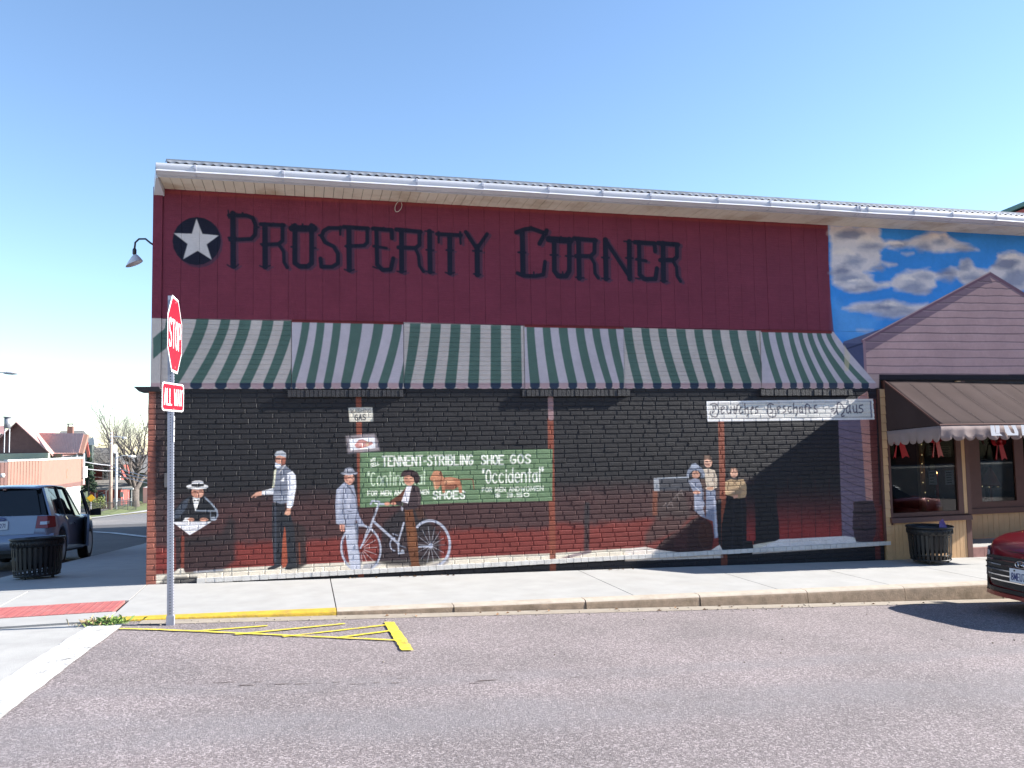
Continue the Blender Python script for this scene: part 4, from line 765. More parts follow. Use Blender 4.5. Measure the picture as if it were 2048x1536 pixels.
for i in range(120):
    x = random.uniform(.4, 9.5); y = random.uniform(-2.62, -2.28) if i < 100 else random.uniform(-5, -2.4); s = random.uniform(.004, .011); z = road_z(x, y)+.004
    peb.lathe([(s*.7, 0), (s, s*.5), (s*.5, s)], (x, y, z), 5)
tag(peb.build('loose_gravel', M['gutter_concrete']), kind='stuff')
# ------------------------------------------------------------------ the mural building
BX = 10.86          # where the painted brick wall meets the shop front
bld = thing('brick_building', (0, 0, 0), 'long brick corner building with a painted street scene and PROSPERITY CORNER lettering', 'building')
M['brick_red'] = mat('bare_red_brick', (.24, .10, .075), .85, .25, 12, bumpv=.5)
M['white_metal'] = mat('white_gutter_paint', (.55, .555, .60), .45, .04, 3, bumpv=.0)
M['cream'] = mat('aged_cream_soffit', (.66, .60, .50), .6, .06, 4, dirt=(.30, .19, .09), dirt_scale=1.7, dirt_amt=.62)
M['galv'] = mat('galvanised_sheet', (.24, .255, .285), .5, .2, 5, metallic=.4)
M['black_paint'] = mat('black_ledge_paint', (.022, .022, .028), .7, .2, 9)
M['white_brick'] = mat('white_painted_brick', (.64, .61, .57), .75, .09, 12, bumpv=.45, dirt=(.36, .33, .3), dirt_scale=5, dirt_amt=.5)
M['dark_brick'] = mat('black_painted_sill_brick', (.02, .02, .024), .6, .3, 20, bumpv=.6)
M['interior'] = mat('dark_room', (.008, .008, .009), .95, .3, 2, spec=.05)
# solid body behind the wall faces (side walls, roof deck)
b = MB(); D = 33.0
body = MB().box(0.02, BX+.0, .11, D, -3.2, 5.05).build('side_wall', M['brick_red'], bld)
MB().box(BX+.01, 26.0, 3.2, D, -3.2, 5.05).build('rear_wall', M['brick_red'], bld)
# bricks: running bond with cut bricks here and there, each brick a little out of true
CH, BLEN, MJ = 0.0681, 0.2065, 0.0085
BZ0 = -.30
def brick_mesh(L, name):
    h, dpt, c = CH-MJ, .09, .008; b = MB()
    x, z = L/2, h/2; f = [(-x+c, 0, -z+c), (x-c, 0, -z+c), (x-c, 0, z-c), (-x+c, 0, z-c)]; e = [(-x, c, -z), (x, c, -z), (x, c, z), (-x, c, z)]; k = [(-x, dpt, -z), (x, dpt, -z), (x, dpt, z), (-x, dpt, z)]
    b.v = f+e+k; b.f = [(0, 1, 2, 3)]+[(i+4, (i+1) % 4+4, (i+1) % 4, i) for i in range(4)]+[(i+8, (i+1) % 4+8, (i+1) % 4+4, i+4) for i in range(4)]
    return b
bricks = []
row = 0; z = BZ0
while z < 2.47:
    x = 0.0; first = True
    zc = z+CH/2
    while x < BX-.01:
        L = BLEN
        if first and row % 2: L = BLEN/2
        elif random.random() < .07: L = BLEN*random.choice((.5, .66, .8))
        L = min(L, BX-x)
        if BX-x-L < .05: L = BX-x
        first = False
        if L-MJ > .03: bricks.append((x+L/2, zc, L-MJ))
        x += L
    z += CH; row += 1
vis = lambda p: p[1] > walk_z(p[0], 0)-.01
bricks = [p for p in bricks if vis(p)]
bricks.sort(key=lambda p: (p[0]-CAM[0])**2*.0+p[0])          # nearest end of the wall first
cache = {}
single, rest = [], []
near = sorted(range(len(bricks)), key=lambda i: math.hypot(bricks[i][0]-CAM[0]+2.2, bricks[i][1]-1.2))[:300]
near = set(near)
stuffmb = MB()
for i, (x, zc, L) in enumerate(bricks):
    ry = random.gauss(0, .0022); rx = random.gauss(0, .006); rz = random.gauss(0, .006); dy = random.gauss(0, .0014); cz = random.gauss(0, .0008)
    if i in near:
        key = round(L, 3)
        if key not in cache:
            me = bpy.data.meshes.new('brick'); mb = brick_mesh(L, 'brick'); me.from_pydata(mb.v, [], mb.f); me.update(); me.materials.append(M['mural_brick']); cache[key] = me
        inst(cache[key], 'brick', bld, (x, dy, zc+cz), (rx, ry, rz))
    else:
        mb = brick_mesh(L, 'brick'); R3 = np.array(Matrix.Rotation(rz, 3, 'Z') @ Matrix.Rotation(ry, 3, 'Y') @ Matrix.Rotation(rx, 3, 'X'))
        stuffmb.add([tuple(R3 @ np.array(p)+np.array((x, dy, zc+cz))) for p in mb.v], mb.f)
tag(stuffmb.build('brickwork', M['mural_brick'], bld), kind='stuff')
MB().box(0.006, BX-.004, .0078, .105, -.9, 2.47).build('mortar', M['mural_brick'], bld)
# header-brick ledge along the foot, white on top, and sill bricks under the boarded windows
xL = W([394], [1163])[0][0]; xR = BX+.10; nl = 94
for i in range(nl):
    a, c = xL+(xR-xL)*i/nl, xL+(xR-xL)*(i+1)/nl
    o = MB().box(a+.004, c-.004, -.034+random.uniform(-.002, .002), .03, -.012+random.uniform(-.002, .002), .048).build('ledge_brick', M['white_brick'], bld)
MB().box(xL, xR-.002, -.026, .02, -.008, .044).build('ledge_mortar', M['white_brick'], bld)
for (p0, p1, n_) in ((575, 806, 27), (1043, 1258, 25), (1519, 1702, 21)):
    xa, xb = W([p0, p1], [787, 786])[0]
    for i in range(n_):
        a, c = xa+(xb-xa)*i/n_, xa+(xb-xa)*(i+1)/n_
        MB().box(a+.004, c-.004, -.046+random.uniform(-.004, .004), .02, 2.365+random.uniform(-.003, .003), 2.458).build('sill_brick', M['dark_brick'], bld)
    MB().box(xa, xb, -.034, .012, 2.368, 2.455).build('sill_mortar', M['dark_brick'], bld)
# upper wall: red vertical boards, painted awning band, boarded windows, sky panel
zt, zb_ = 5.115, 3.393
nb = 44; x0 = .155; wb = (10.085-x0)/nb
for i in range(nb):
    a = x0+i*wb; dy = random.uniform(-.002, .002)
    o = MB().box(a+.0016, a+wb-.0016, -.012+dy, .10, zb_, zt).build('siding_board', M['mural_board'], bld)
MB().box(.03, 10.08, .0, .108, zb_+.003, zt-.003).build('siding_backing', M['mural_board'], bld)
MB().box(.035, .15, -.034, .10, 2.475, zt).build('corner_board', M['mural_board'], bld)
def xw(p, q): return W([p], [q])[0][0]
bands = [(xw(322, 700), xw(583, 700), 0, 'awning_panel'), (xw(583, 700), xw(807, 700), -.010, 'window_panel'), (xw(807, 700), xw(1048, 700), 0, 'awning_panel'), (xw(1048, 700), xw(1247, 700), -.010, 'window_panel'), (xw(1247, 700), xw(1520, 700), 0, 'awning_panel'), (xw(1520, 700), xw(1687, 740), -.010, 'window_panel')]
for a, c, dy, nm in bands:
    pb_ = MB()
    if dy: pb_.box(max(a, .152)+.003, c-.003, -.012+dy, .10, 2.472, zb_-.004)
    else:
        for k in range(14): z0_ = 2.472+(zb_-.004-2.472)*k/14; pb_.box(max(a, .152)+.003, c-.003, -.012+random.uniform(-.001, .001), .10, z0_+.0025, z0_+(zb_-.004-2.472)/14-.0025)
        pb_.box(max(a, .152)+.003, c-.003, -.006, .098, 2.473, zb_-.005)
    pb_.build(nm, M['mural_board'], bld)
a_ = xw(1687, 740)
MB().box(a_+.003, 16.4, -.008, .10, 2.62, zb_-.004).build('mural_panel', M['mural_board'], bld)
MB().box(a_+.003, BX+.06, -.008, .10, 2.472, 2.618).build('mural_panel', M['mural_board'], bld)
MB().box(16.402, 26, -.010, .10, -.6, zt).build('end_wall', M['brick_red'], bld)
MB().box(10.09, 16.4, -.010, .10, zb_-.001, zt).build('mural_panel', M['mural_board'], bld)
MB().box(BX+.06, 16.4, .05, .12, 2.3, 2.62).build('header_board', M['black_paint'], bld)
# black cap where the side wall ledge returns
MB().hexa([(-.10, -.05, 2.44), (.16, -.05, 2.44), (.16, .3, 2.44), (-.10, .3, 2.44), (-.16, -.07, 2.50), (.14, -.07, 2.50), (.14, .3, 2.50), (-.16, .3, 2.50)]).build('ledge_cap', M['black_paint'], bld)
# soffit slats, fascia, gutter with straps, corrugated roof edge
SO = -.50; zs = 5.10
ns = 128; xs0, xs1 = .17, 16.4
for i in range(ns):
    a = xs0+(xs1-xs0)*i/ns; c = xs0+(xs1-xs0)*(i+1)/ns; d = random.uniform(-.0015, .0015)
    MB().hexa([(a+.003, SO, zs+.01+d), (c-.003, SO, zs+.01+d), (c-.003, .0, zs+.0+d), (a+.003, .0, zs+.0+d), (a+.003, SO, zs+.022), (c-.003, SO, zs+.022), (c-.003, .0, zs+.012), (a+.003, .0, zs+.012)]).build('soffit_slat', M['cream'], bld)
MB().box(16.402, 26, SO, .0, zs+.005, zs+.03).build('soffit_board', M['cream'], bld)
MB().box(xs0, 26, SO-.012, .1, zs+.024, zs+.05).build('soffit_frame', M['interior'], bld)
MB().box(.17, 26, SO-.03, SO-.002, zs+.0, zs+.13).build('fascia', M['white_metal'], bld)
MB().hexa([(.145, SO-.03, zs-.02), (.168, SO-.03, zs-.02), (.168, .0, zs-.10), (.036, .0, zs-.10), (.145, SO-.03, zs+.12), (.168, SO-.03, zs+.12), (.168, .0, zs+.12), (.036, .0, zs+.12)]).build('end_board', M['white_metal'], bld)
prof = [(SO-.032, zs+.165), (SO-.034, zs+.055)]+[(SO-.034-.075+.075*math.cos(a), zs+.055-.03*math.sin(a)) for a in lin_(.3, 2.6, 5)]+[(SO-.155, zs+.075), (SO-.162, zs+.120), (SO-.158, zs+.158), (SO-.166, zs+.165), (SO-.170, zs+.158), (SO-.170, zs+.11), (SO-.160, zs+.06), (SO-.10, zs+.012), (SO-.05, zs+.012), (SO-.031, zs+.04)]
prof = [(y, zs+(z-zs)*.78) for y, z in prof]
gb = MB(); xs_ = lin_(.165, 26, 36); n = len(prof)
for x in xs_: gb.v += [(x, y, z+.003*math.sin(x*1.7)+.002*math.sin(x*4.1)) for y, z in prof]
gb.f = [(i*n+k, (i+1)*n+k, (i+1)*n+k+1, i*n+k+1) for i in range(len(xs_)-1) for k in range(n-1)]
smooth_by_angle(gb.build('gutter_trough', M['white_metal'], bld), 40)
MB().prism([(.163, y, z) for y, z in prof], (.004, 0, 0)).build('gutter_end', M['white_metal'], bld)
M['strap'] = mat('gutter_strap_metal', (.42, .43, .50), .5, .1)
for p in (390, 566, 701, 834, 966, 1098, 1206, 1302, 1437, 1542, 1641, 1716, 1722, 1737, 1830, 1907, 1995, 2080, 2150, 2220):
    y = 352+(p-390)*.0625; x = at_y(p, y, SO-.17)[0]; w = .012
    MB().prism([(x-w, SO-.165, zs+.133), (x-w, SO-.176, zs+.123), (x-w, SO-.176, zs+.085), (x-w, SO-.166, zs+.044), (x-w, SO-.10, zs+.004), (x-w, SO-.06, zs+.004), (x-w, SO-.06, zs+.008), (x-w, SO-.098, zs+.008), (x-w, SO-.16, zs+.047), (x-w, SO-.170, zs+.085), (x-w, SO-.170, zs+.123)], (2*w, 0, 0)).build('gutter_strap', M['strap'], bld)
rf = MB(); pitch = .107; xa = .27; nxs = int((26-xa)/pitch*8); ry = [(SO-.15, zs+.146), (SO-.125, zs+.168), (SO-.085, zs+.200)]
for j, (y, z) in enumerate(ry):
    for i in range(nxs+1):
        x = xa+i*pitch/8; rf.v.append((x, y, z+(.015, .004, .0)[j]*math.sin(2*math.pi*i/8)))
w_ = nxs+1; rf.f = [(j*w_+i, j*w_+i+1, (j+1)*w_+i+1, (j+1)*w_+i) for j in range(2) for i in range(nxs)]
o = rf.build('corrugated_roof', M['galv'], bld, smooth=True)
MB().box(xa, 26, SO-.09, SO-.02, zs+.195, zs+.212).build('roof_flashing', M['galv'], bld)
sol = o.modifiers.new('thick', 'SOLIDIFY'); sol.thickness = .004
MB().hexa([(xa, SO+.0, zs+.10), (26, SO+.0, zs+.10), (26, D, zs+.1), (xa, D, zs+.1), (xa, SO+.06, zs+.18), (26, SO+.06, zs+.18), (26, D, zs+.19), (xa, D, zs+.19)]).build('roof_deck', M['interior'], bld)
MB().hexa([(xa, SO-.02, zs+.185), (26, SO-.02, zs+.185), (26, D, zs+.195), (xa, D, zs+.195), (xa, SO-.02, zs+.205), (26, SO-.02, zs+.205), (26, D, zs+.215), (xa, D, zs+.215)]).build('roof_sheet', M['galv'], bld)
# small electric box on the wall and the loop of cable under the soffit
q = at_y(338, 960, -.03)
eb = thing('utility_box', (q[0], -.0, q[2]), 'small dark metal box fixed to the bricks behind the sign post', 'electrical box')
MB().box(q[0]-.05, q[0]+.05, -.07, .0, q[2]-.09, q[2]+.09).build('cover', mat('box_paint', (.10, .095, .10), .5), eb)
MB().tube([(q[0]+.02, -.03, q[2]+.09), (q[0]+.02, -.02, q[2]+.6)], .008, 6).build('conduit', M['black_paint'], eb)
q = at_y(797, 413, -.05)
pts = [(q[0]+.045*math.cos(a)-.0*a+.02*math.sin(a), -.045+.012*math.sin(2*a), q[2]-.0+.075*math.sin(a)) for a in lin_(rad(75), rad(420), 22)]
tag(MB().tube([(q[0]+.04, -.03, q[2]+.16)]+pts, .005, 5).build('cable_loop', mat('pale_cable', (.5, .45, .4), .6)), 'loop of pale cable hanging from the soffit above the lettering', 'cable')
# gooseneck wall lamps on the side wall
M['lamp_black'] = mat('black_lamp_metal', (.03, .03, .04), .4, .1); M['shade_white'] = mat('grey_enamel_shade', (.62, .62, .66), .45, .08, 9, dirt=(.3, .28, .27), dirt_scale=14, dirt_amt=.4, co='object')
def wall_lamp(Y, z, label, reach=.33):
    t = thing('wall_lamp', (0.02, Y, z), label, 'wall lamp', 'gooseneck lamps on the side wall')
    pts = [(.03, Y, z), (-.07, Y, z+.06), (-reach*.5, Y, z+.115), (-reach*.8, Y, z+.11), (-reach*.97, Y, z+.06), (-reach, Y, z-.03)]
    MB().tube(pts, .013, 8).build('arm', M['lamp_black'], t, True); MB().lathe([(.016, 0), (.026, .015), (.026, .07), (.016, .09)], (-reach, Y, z-.11), 12).build('socket', M['lamp_black'], t, True)
    s = MB(); n = 18; pr = [(k1_*.76, k2_*.76) for k1_, k2_ in [(.03, .0), (.06, -.03), (.10, -.09), (.135, -.15), (.14, -.16), (.13, -.15), (.09, -.085), (.05, -.03), (.02, -.01)]]
    for i, (r_, h) in enumerate(pr):
        for k in range(n):
            a = k*2*math.pi/n; tilt = .45*r_*math.cos(a); s.v.append((-reach+r_*math.cos(a), Y+r_*math.sin(a), z-.11+h+tilt))
    s.f = [(i*n+k, i*n+(k+1) % n, (i+1)*n+(k+1) % n, (i+1)*n+k) for i in range(len(pr)-1) for k in range(n)]
    s.build('shade', M['shade_white'], t, True)
    MB().lathe([(.05, -.012), (.05, .012)], (.018, Y, z), 12, 'z').build('wall_plate', M['lamp_black'], t)
wall_lamp(.45, 4.42, 'pale shaded gooseneck lamp nearest the front corner of the building', .27)
wall_lamp(3.1, 4.28, 'gooseneck lamp further back, half hidden behind the building corner', .27)
# ------------------------------------------------------------------ shop front beside the mural
shop = thing('shop_building', (BX, 0, -.25), 'pale yellow boarded shop front with brown framed display windows beside the mural', 'shop front')
M['yellow_board'] = mat('pale_yellow_boards', (.58, .36, .185), .65, .07, 5, bumpv=.15, dirt=(.42, .28, .16), dirt_scale=2, dirt_amt=.4)
M['yellow_dark'] = M['yellow_board']
M['brown_trim'] = mat('red_brown_trim', (.105, .042, .032), .55, .12, 8)
M['glass'] = None
def glass_mat():
    m, n, b = new_mat('shop_glass'); tr = n.nodes.new('ShaderNodeBsdfTransparent'); tr.inputs[0].default_value = (.62, .64, .63, 1); gl = n.nodes.new('ShaderNodeBsdfGlossy'); gl.inputs['Roughness'].default_value = .02
    fr = n.nodes.new('ShaderNodeFresnel'); fr.inputs[0].default_value = 1.42; mx = n.nodes.new('ShaderNodeMixShader'); lk(n, fr.outputs[0], mx.inputs[0]); lk(n, tr.outputs[0], mx.inputs[1]); lk(n, gl.outputs[0], mx.inputs[2])
    n.nodes.remove(b); lk(n, mx.outputs[0], [q for q in n.nodes if q.type == 'OUTPUT_MATERIAL'][0].inputs['Surface'])
    return m
M['glass'] = glass_mat()
zf = -.26
# narrow lap-board pilaster at the corner
pz = lin_(zf, 2.47, 21)
for i in range(20):
    MB().hexa([(BX+.035, -.030, pz[i]), (BX+.125, -.030, pz[i]), (BX+.125, .05, pz[i]), (BX+.035, .05, pz[i]), (BX+.035, -.018, pz[i+1]-.004), (BX+.125, -.018, pz[i+1]-.004), (BX+.125, .05, pz[i+1]-.004), (BX+.035, .05, pz[i+1]-.004)]).build('lap_board', M['yellow_board'], shop)
MB().box(BX-.002, BX+.033, -.024, .06, .06, 2.46).build('corner_post', M['brown_trim'], shop)
MB().box(BX+.127, BX+.165, -.028, .06, .30, 2.60).build('corner_trim', M['brown_trim'], shop)
# display window
wx0, wx1, wz0, wz1 = 10.98, 12.30, .345, 2.35
fr = MB()
win = MB().box(wx0+.04, wx0+.10, -.005, .06, wz0+.10, wz1).build('window_frame', M['brown_trim'], shop)
def frame(x0, x1, z0, z1, y0, y1, w, parent, wl=None, wr=None):
    wl = wl or w; wr = wr or w
    f = MB().box(x0, x0+wl, y0, y1, z0, z1).box(x1-wr, x1, y0, y1, z0, z1).box(x0+wl, x1-wr, y0+.002, y1-.002, z0, z0+w).box(x0+wl, x1-wr, y0+.002, y1-.002, z1-w, z1)
    return f.build('window_frame', M['brown_trim'], parent)
bpy.data.objects.remove(win)
f1 = frame(10.995, 12.40, .42, 2.36, -.015, .06, .06, shop, .045, .10)
MB().box(11.04, 12.30, .016, .022, .482, 2.298).build('window_pane', M['glass'], f1)
MB().hexa([(10.97, -.075, .33), (12.50, -.075, .33), (12.50, .05, .33), (10.97, .05, .33), (10.97, -.065, .405), (12.50, -.065, .405), (12.50, .05, .425), (10.97, .05, .425)]).build('window_sill', M['brown_trim'], shop)
# boards below the window
n_ = 20
for i in range(n_):
    a, c = 10.99+(12.43-10.99)*i/n_, 10.99+(12.43-10.99)*(i+1)/n_
    MB().box(a+.0025, c-.0025, -.006+random.uniform(-.0015, .0015), .05, zf-.02, .328).build('bead_board', M['yellow_board'], shop)
MB().box(10.98, 12.44, .004, .06, zf-.03, .34).build('board_backing', M['brown_trim'], shop)
MB().box(12.43, 12.53, -.012, .09, zf-.03, .328).build('corner_trim', M['brown_trim'], shop)
MB().box(12.402, 12.47, -.010, .08, .428, 2.6).build('window_post', M['yellow_board'], shop); MB().box(12.47, 12.55, -.014, .09, .428, 2.6).build('window_post', M['brown_trim'], shop)
# room behind the display window
MB().box(11.0, 12.42, .07, 1.9, .28, .42).build('window_floor', M['brown_trim'], shop)
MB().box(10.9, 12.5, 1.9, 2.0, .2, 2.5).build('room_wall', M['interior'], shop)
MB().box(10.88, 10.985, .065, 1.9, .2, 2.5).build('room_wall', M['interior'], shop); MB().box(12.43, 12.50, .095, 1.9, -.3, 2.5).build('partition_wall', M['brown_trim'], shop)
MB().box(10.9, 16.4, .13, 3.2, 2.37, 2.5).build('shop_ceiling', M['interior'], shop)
MB().box(12.02, 12.12, .5, .56, .42, 2.36).build('inner_post', M['yellow_board'], shop); MB().box(11.60, 11.74, .9, .95, .42, 2.36).build('inner_post', M['yellow_board'], shop)
# recessed entrance with second window
RY = .95
n_ = 26
for i in range(n_):
    a, c = 13.2+(16.2-13.2)*i/n_, 13.2+(16.2-13.2)*(i+1)/n_
    MB().box(a+.0025, c-.0025, RY+random.uniform(-.0015, .0015), RY+.06, -.13, .30).build('bead_board', M['yellow_board'], shop)
MB().box(12.5, 13.2, RY, RY+.06, -.13, 2.37).build('recess_panel', M['brown_trim'], shop)
MB().box(13.2, 16.2, RY-.05, RY+.06, .302, .40).build('window_sill', M['brown_trim'], shop)
f2 = frame(13.2, 16.2, .402, 2.36, RY-.02, RY+.05, .11, shop, .46, .2)
MB().box(13.66, 16.0, RY+.01, RY+.016, .512, 2.25).build('window_pane', M['glass'], f2)
MB().box(14.42, 14.62, RY-.018, RY+.05, .512, 2.25).build('mullion', M['brown_trim'], f2)
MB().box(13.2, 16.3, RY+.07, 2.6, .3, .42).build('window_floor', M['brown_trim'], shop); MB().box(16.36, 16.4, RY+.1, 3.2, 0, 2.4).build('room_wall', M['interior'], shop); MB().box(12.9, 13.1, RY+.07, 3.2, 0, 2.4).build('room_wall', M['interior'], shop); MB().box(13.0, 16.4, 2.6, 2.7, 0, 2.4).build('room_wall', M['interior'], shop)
MB().box(16.2, 16.35, -.02, RY+.1, -.3, 2.5).build('partition_wall', M['yellow_board'], shop)
MB().box(12.53, 16.2, .06, RY-.003, -.30, -.135).build('entrance_floor', M['apron'], shop)
for a, c in lin_(12.53, 16.2, 20)[:0] or zip(lin_(12.53, 16.2, 17)[:-1], lin_(12.53, 16.2, 17)[1:]):
    MB().box(a+.003, c-.003, .0, .056, -.30, -.138).build('step_brick', mat('step_brick_paint', (.30, .15, .13), .8, .2, 9) if 'stepb' not in M else M['stepb'], shop); M.setdefault('stepb', bpy.data.materials['step_brick_paint'])
# ---- fabric awning over the shop front
AX0, AX1, AP, AZT, AZB = 10.99, 15.6, 1.15, 2.60, 1.86
aw = thing('fabric_awning', (AX0, 0, AZT), 'faded brown fabric awning with scalloped valance over the shop window', 'awning')
M['canvas'] = mat('faded_brown_canvas', (.052, .035, .034), .9, .07, 2.5, spec=.12, bumpv=.1, bscale=200, dirt=(.070, .050, .050), dirt_scale=1.1, dirt_amt=.5)
M['canvas_pale'] = mat('faded_valance_canvas', (.26, .20, .19), .88, .08, 4, bumpv=.15, bscale=90)
M['seam'] = mat('seam_thread', (.10, .074, .074), .8)
def prism_sheet(pts, t): return MB().prism(pts, t)
cv = MB(); nx_, ny_ = 46, 8
for j in range(ny_+1):
    v = j/ny_
    for i in range(nx_+1):
        u = i/nx_; x = AX0+(AX1-AX0)*u; sag = -.020*math.sin(math.pi*v)*(abs(math.sin(math.pi*u*10))**.5)
        top = AZT-.085*max((x-AX0-.5)/4.1, 0)**1.0
        cv.v.append((x, -.01-AP*v, top+(AZB-top)*v+sag))
w_ = nx_+1; cv.f = [(j*w_+i, j*w_+i+1, (j+1)*w_+i+1, (j+1)*w_+i) for j in range(ny_) for i in range(nx_)]
o = cv.build('canopy', M['canvas'], aw, True); sd = o.modifiers.new('cloth', 'SOLIDIFY'); sd.thickness = .003
for k in range(1, 11):
    x = AX0+(AX1-AX0)*k/11.5+.02; top = AZT-.085*max((x-AX0-.5)/4.1, 0)
    MB().tube([(x, -.01-AP*v, top+(AZB-top)*v+.003) for v in lin_(0, 1, 5)], .0022, 5).build('seam', M['seam'], aw)
for x in (AX0, AX1):
    MB().prism([(x, -.012, AZT-.006), (x, -.01-AP, AZB-.004), (x, -.012, AZB-.06)], (.003, 0, 0)).build('side_panel', M['canvas'], aw)
MB().tube([(AX0, -.01, AZT), (AX0, -.01-AP, AZB), (AX1, -.01-AP, AZB), (AX1, -.01, AZT-.085)], .014, 6).build('awning_frame', M['brown_trim'], aw)
def valance(p0, p1, n, drop, z0f, name, lean=0.0):
    b = MB(); p0, p1 = np.array(p0), np.array(p1); m = n*8; nn = np.array([-(p1-p0)[1], (p1-p0)[0], 0]); nn = nn/np.linalg.norm(nn)
    for i in range(m+1):
        t = i/m; p = p0+(p1-p0)*t; sc = abs(math.sin(math.pi*n*t))**.55; wv = math.sin(t*n*2.1+1)*.012+math.sin(t*n*5.3)*.006
        for v in (0, .35, .7, 1): q = p+nn*wv*v; b.v.append((q[0], q[1], p[2]-.012-v*(drop*.74+drop*.26*sc)))
    b.f = [(i*4+k, (i+1)*4+k, (i+1)*4+k+1, i*4+k+1) for i in range(m) for k in range(3)]
    o = b.build(name, M['canvas_pale'], aw, True); s = o.modifiers.new('cloth', 'SOLIDIFY'); s.thickness = .003; return o
valance((AX0, -.015-AP, AZB), (AX1, -.015-AP, AZB), 22, .225, 0, 'valance'); valance((AX0, -.02, AZB-.06), (AX0, -.01-AP, AZB), 7, .24, 0, 'side_valance')
# white lettering blocks at the middle of the valance (only its left end is in the picture)
M['valance_white'] = mat('white_valance_print', (.72, .73, .75), .7, .05, 9)
def vp(cx, cy): q = at_y(1940+cx/18.963, 830+cy/18.963, -.047-AP); return (q[0], q[1], q[2])
for pts in ([(770, 395), (912, 395), (950, 560), (975, 700), (1130, 700), (1240, 780), (820, 790), (790, 600)], [(950, 395), (1110, 395), (1130, 590), (1130, 690), (985, 690), (985, 590)], [(1280, 395), (1430, 395), (1560, 650), (1640, 700), (1700, 690), (1660, 560), (1560, 390), (1720, 385), (1830, 640), (1840, 770), (1430, 770), (1340, 640)], [(1930, 380), (2100, 375), (2300, 760), (1990, 770)]):
    MB().prism([vp(*p) for p in pts], (0, .002, 0)).build('lettering', M['valance_white'], aw)
# ---- Christmas dressing in the windows
M['red_bow'] = mat('red_ribbon', (.36, .008, .014), .5, .12, 30, co='object'); M['red_wax'] = mat('red_candle_wax', (.42, .02, .02), .45, co='object')
def emis(name, col, s):
    m, n, b = new_mat(name); b.inputs['Emission Color'].default_value = col + (1,); b.inputs['Emission Strength'].default_value = s; b.inputs['Base Color'].default_value = col+(1,); return m
M['flame'] = emis('lit_flame_bulb', (1, .55, .22), 9.0); M['fairy'] = emis('lit_fairy_bulb', (1, .78, .4), .9)
def bow(loc, s, label, rz=0):
    t = local_thing('ribbon_bow', loc, label, 'bow', 'red bows hung in the shop windows', rz)
    for sg in (-1, 1):
        b = MB(); n = 9
        for i in range(n):
            a = lin_(0, math.pi*2, n)[i]; b.v += [(sg*(.045+.045*math.cos(a)*-1)*s, -.02*s, .05*s*math.sin(a)), (sg*(.045-.045*math.cos(a))*s, .025*s, .05*s*math.sin(a))]
        b.f = [(2*i, 2*i+1, 2*i+3, 2*i+2) for i in range(n-1)]; b.build('loop', M['red_bow'], t, True, off=(0, 0, 0))
        MB().prism([(sg*.0*s-.012*s, 0, 0), (sg*.03*s+.012*s, 0, 0), (sg*.085*s+.03*s, -.004*s, -.20*s), (sg*.075*s, -.004*s, -.18*s), (sg*.055*s-.03*s, -.004*s, -.205*s)], (0, .004*s, 0)).build('tail', M['red_bow'], t, off=(0, 0, 0))
    MB().lathe([(.012*s, -.018*s), (.02*s, 0), (.012*s, .018*s)], (0, -.01*s, 0), 8).build('knot', M['red_bow'], t, True, off=(0, 0, 0))
    return t
q = at_y(1796, 887, -.02); bow((q[0], -.05, q[2]+.07), 1.5, 'red ribbon bow at the left end of the display window'); q = at_y(1869, 884, -.02); bow((q[0], -.05, q[2]+.07), 1.6, 'red ribbon bow near the middle of the display window', .3); q = at_y(2000, 886, RY-.1); bow((q[0], RY-.08, q[2]+.04), 1.7, 'red ribbon bow on the recessed entrance window', .2)
def candle(px, py0, py1, Y, label):
    a, b_ = at_y(px, py0, Y), at_y(px, py1, Y); t = thing('window_candle', (a[0], Y, b_[2]), label, 'candle', 'red electric candles in the windows'); h = a[2]-b_[2]
    MB().lathe([(.045, 0), (.05, .012), (.02, .03), (.02, .03)], (a[0], Y, b_[2]), 12).build('holder', M['brown_trim'], t, True); MB().lathe([(.024, .03), (.022, h)], (a[0], Y, b_[2]), 12).build('wax', M['red_wax'], t, True); MB().lathe([(.006, h), (.013, h+.02), (.003, h+.05)], (a[0], Y, b_[2]), 8).build('flame_bulb', M['flame'], t, True)
candle(1873, 948, 1012, .25, 'lit red candle standing in the middle of the display window'); candle(2017, 945, 1010, RY+.22, 'lit red candle in the recessed entrance window')
q = at_y(1982, 980, RY+.25); t = thing('cone_tree', (q[0], q[1], .42), 'small red cone tree decoration in the recessed entrance window', 'decoration')
zt_ = at_y(1978, 935, RY+.25)[2]; MB().lathe([(.17, .78), (.02, zt_)], (q[0], q[1], 0), 14).build('cone', M['red_wax'], t); MB().lathe([(.02, .42), (.02, .78)], (q[0], q[1], 0), 8).build('stem', M['red_wax'], t)
for x, w in ((-.22, .2), (.12, .3)): MB().box(q[0]+x, q[0]+x+w, q[1]+.12, q[1]+.14, .43, .72).build('gift_card', mat('white_card', (.6, .6, .62), .8) if 'card' not in M else M['card'], t); M.setdefault('card', bpy.data.materials['white_card'])
def fairy(name, pts, label, every=.12):
    t = thing(name, tuple(pts[0]), label, 'string lights', 'strings of small lights in the windows'); MB().tube(pts, .003, 4).build('wire', M['lamp_black'], t)
    for a, b_ in zip(pts[:-1], pts[1:]):
        L = np.linalg.norm(np.array(b_)-np.array(a)); 
        for k in range(max(int(L/every), 1)):
            p = np.array(a)+(np.array(b_)-np.array(a))*(k+.5)/max(int(L/every), 1); MB().lathe([(.003, -.008), (.007, 0), (.002, .01)], p, 6).build('bulb', M['fairy'], t)
fairy('fairy_lights', [at_y(x, y, .22) for x, y in ((1840, 878), (1846, 900), (1842, 920), (1846, 935), (1842, 955), (1850, 975), (1851, 995), (1862, 1008))], 'string of tiny lights hanging down the middle of the display window', .10)
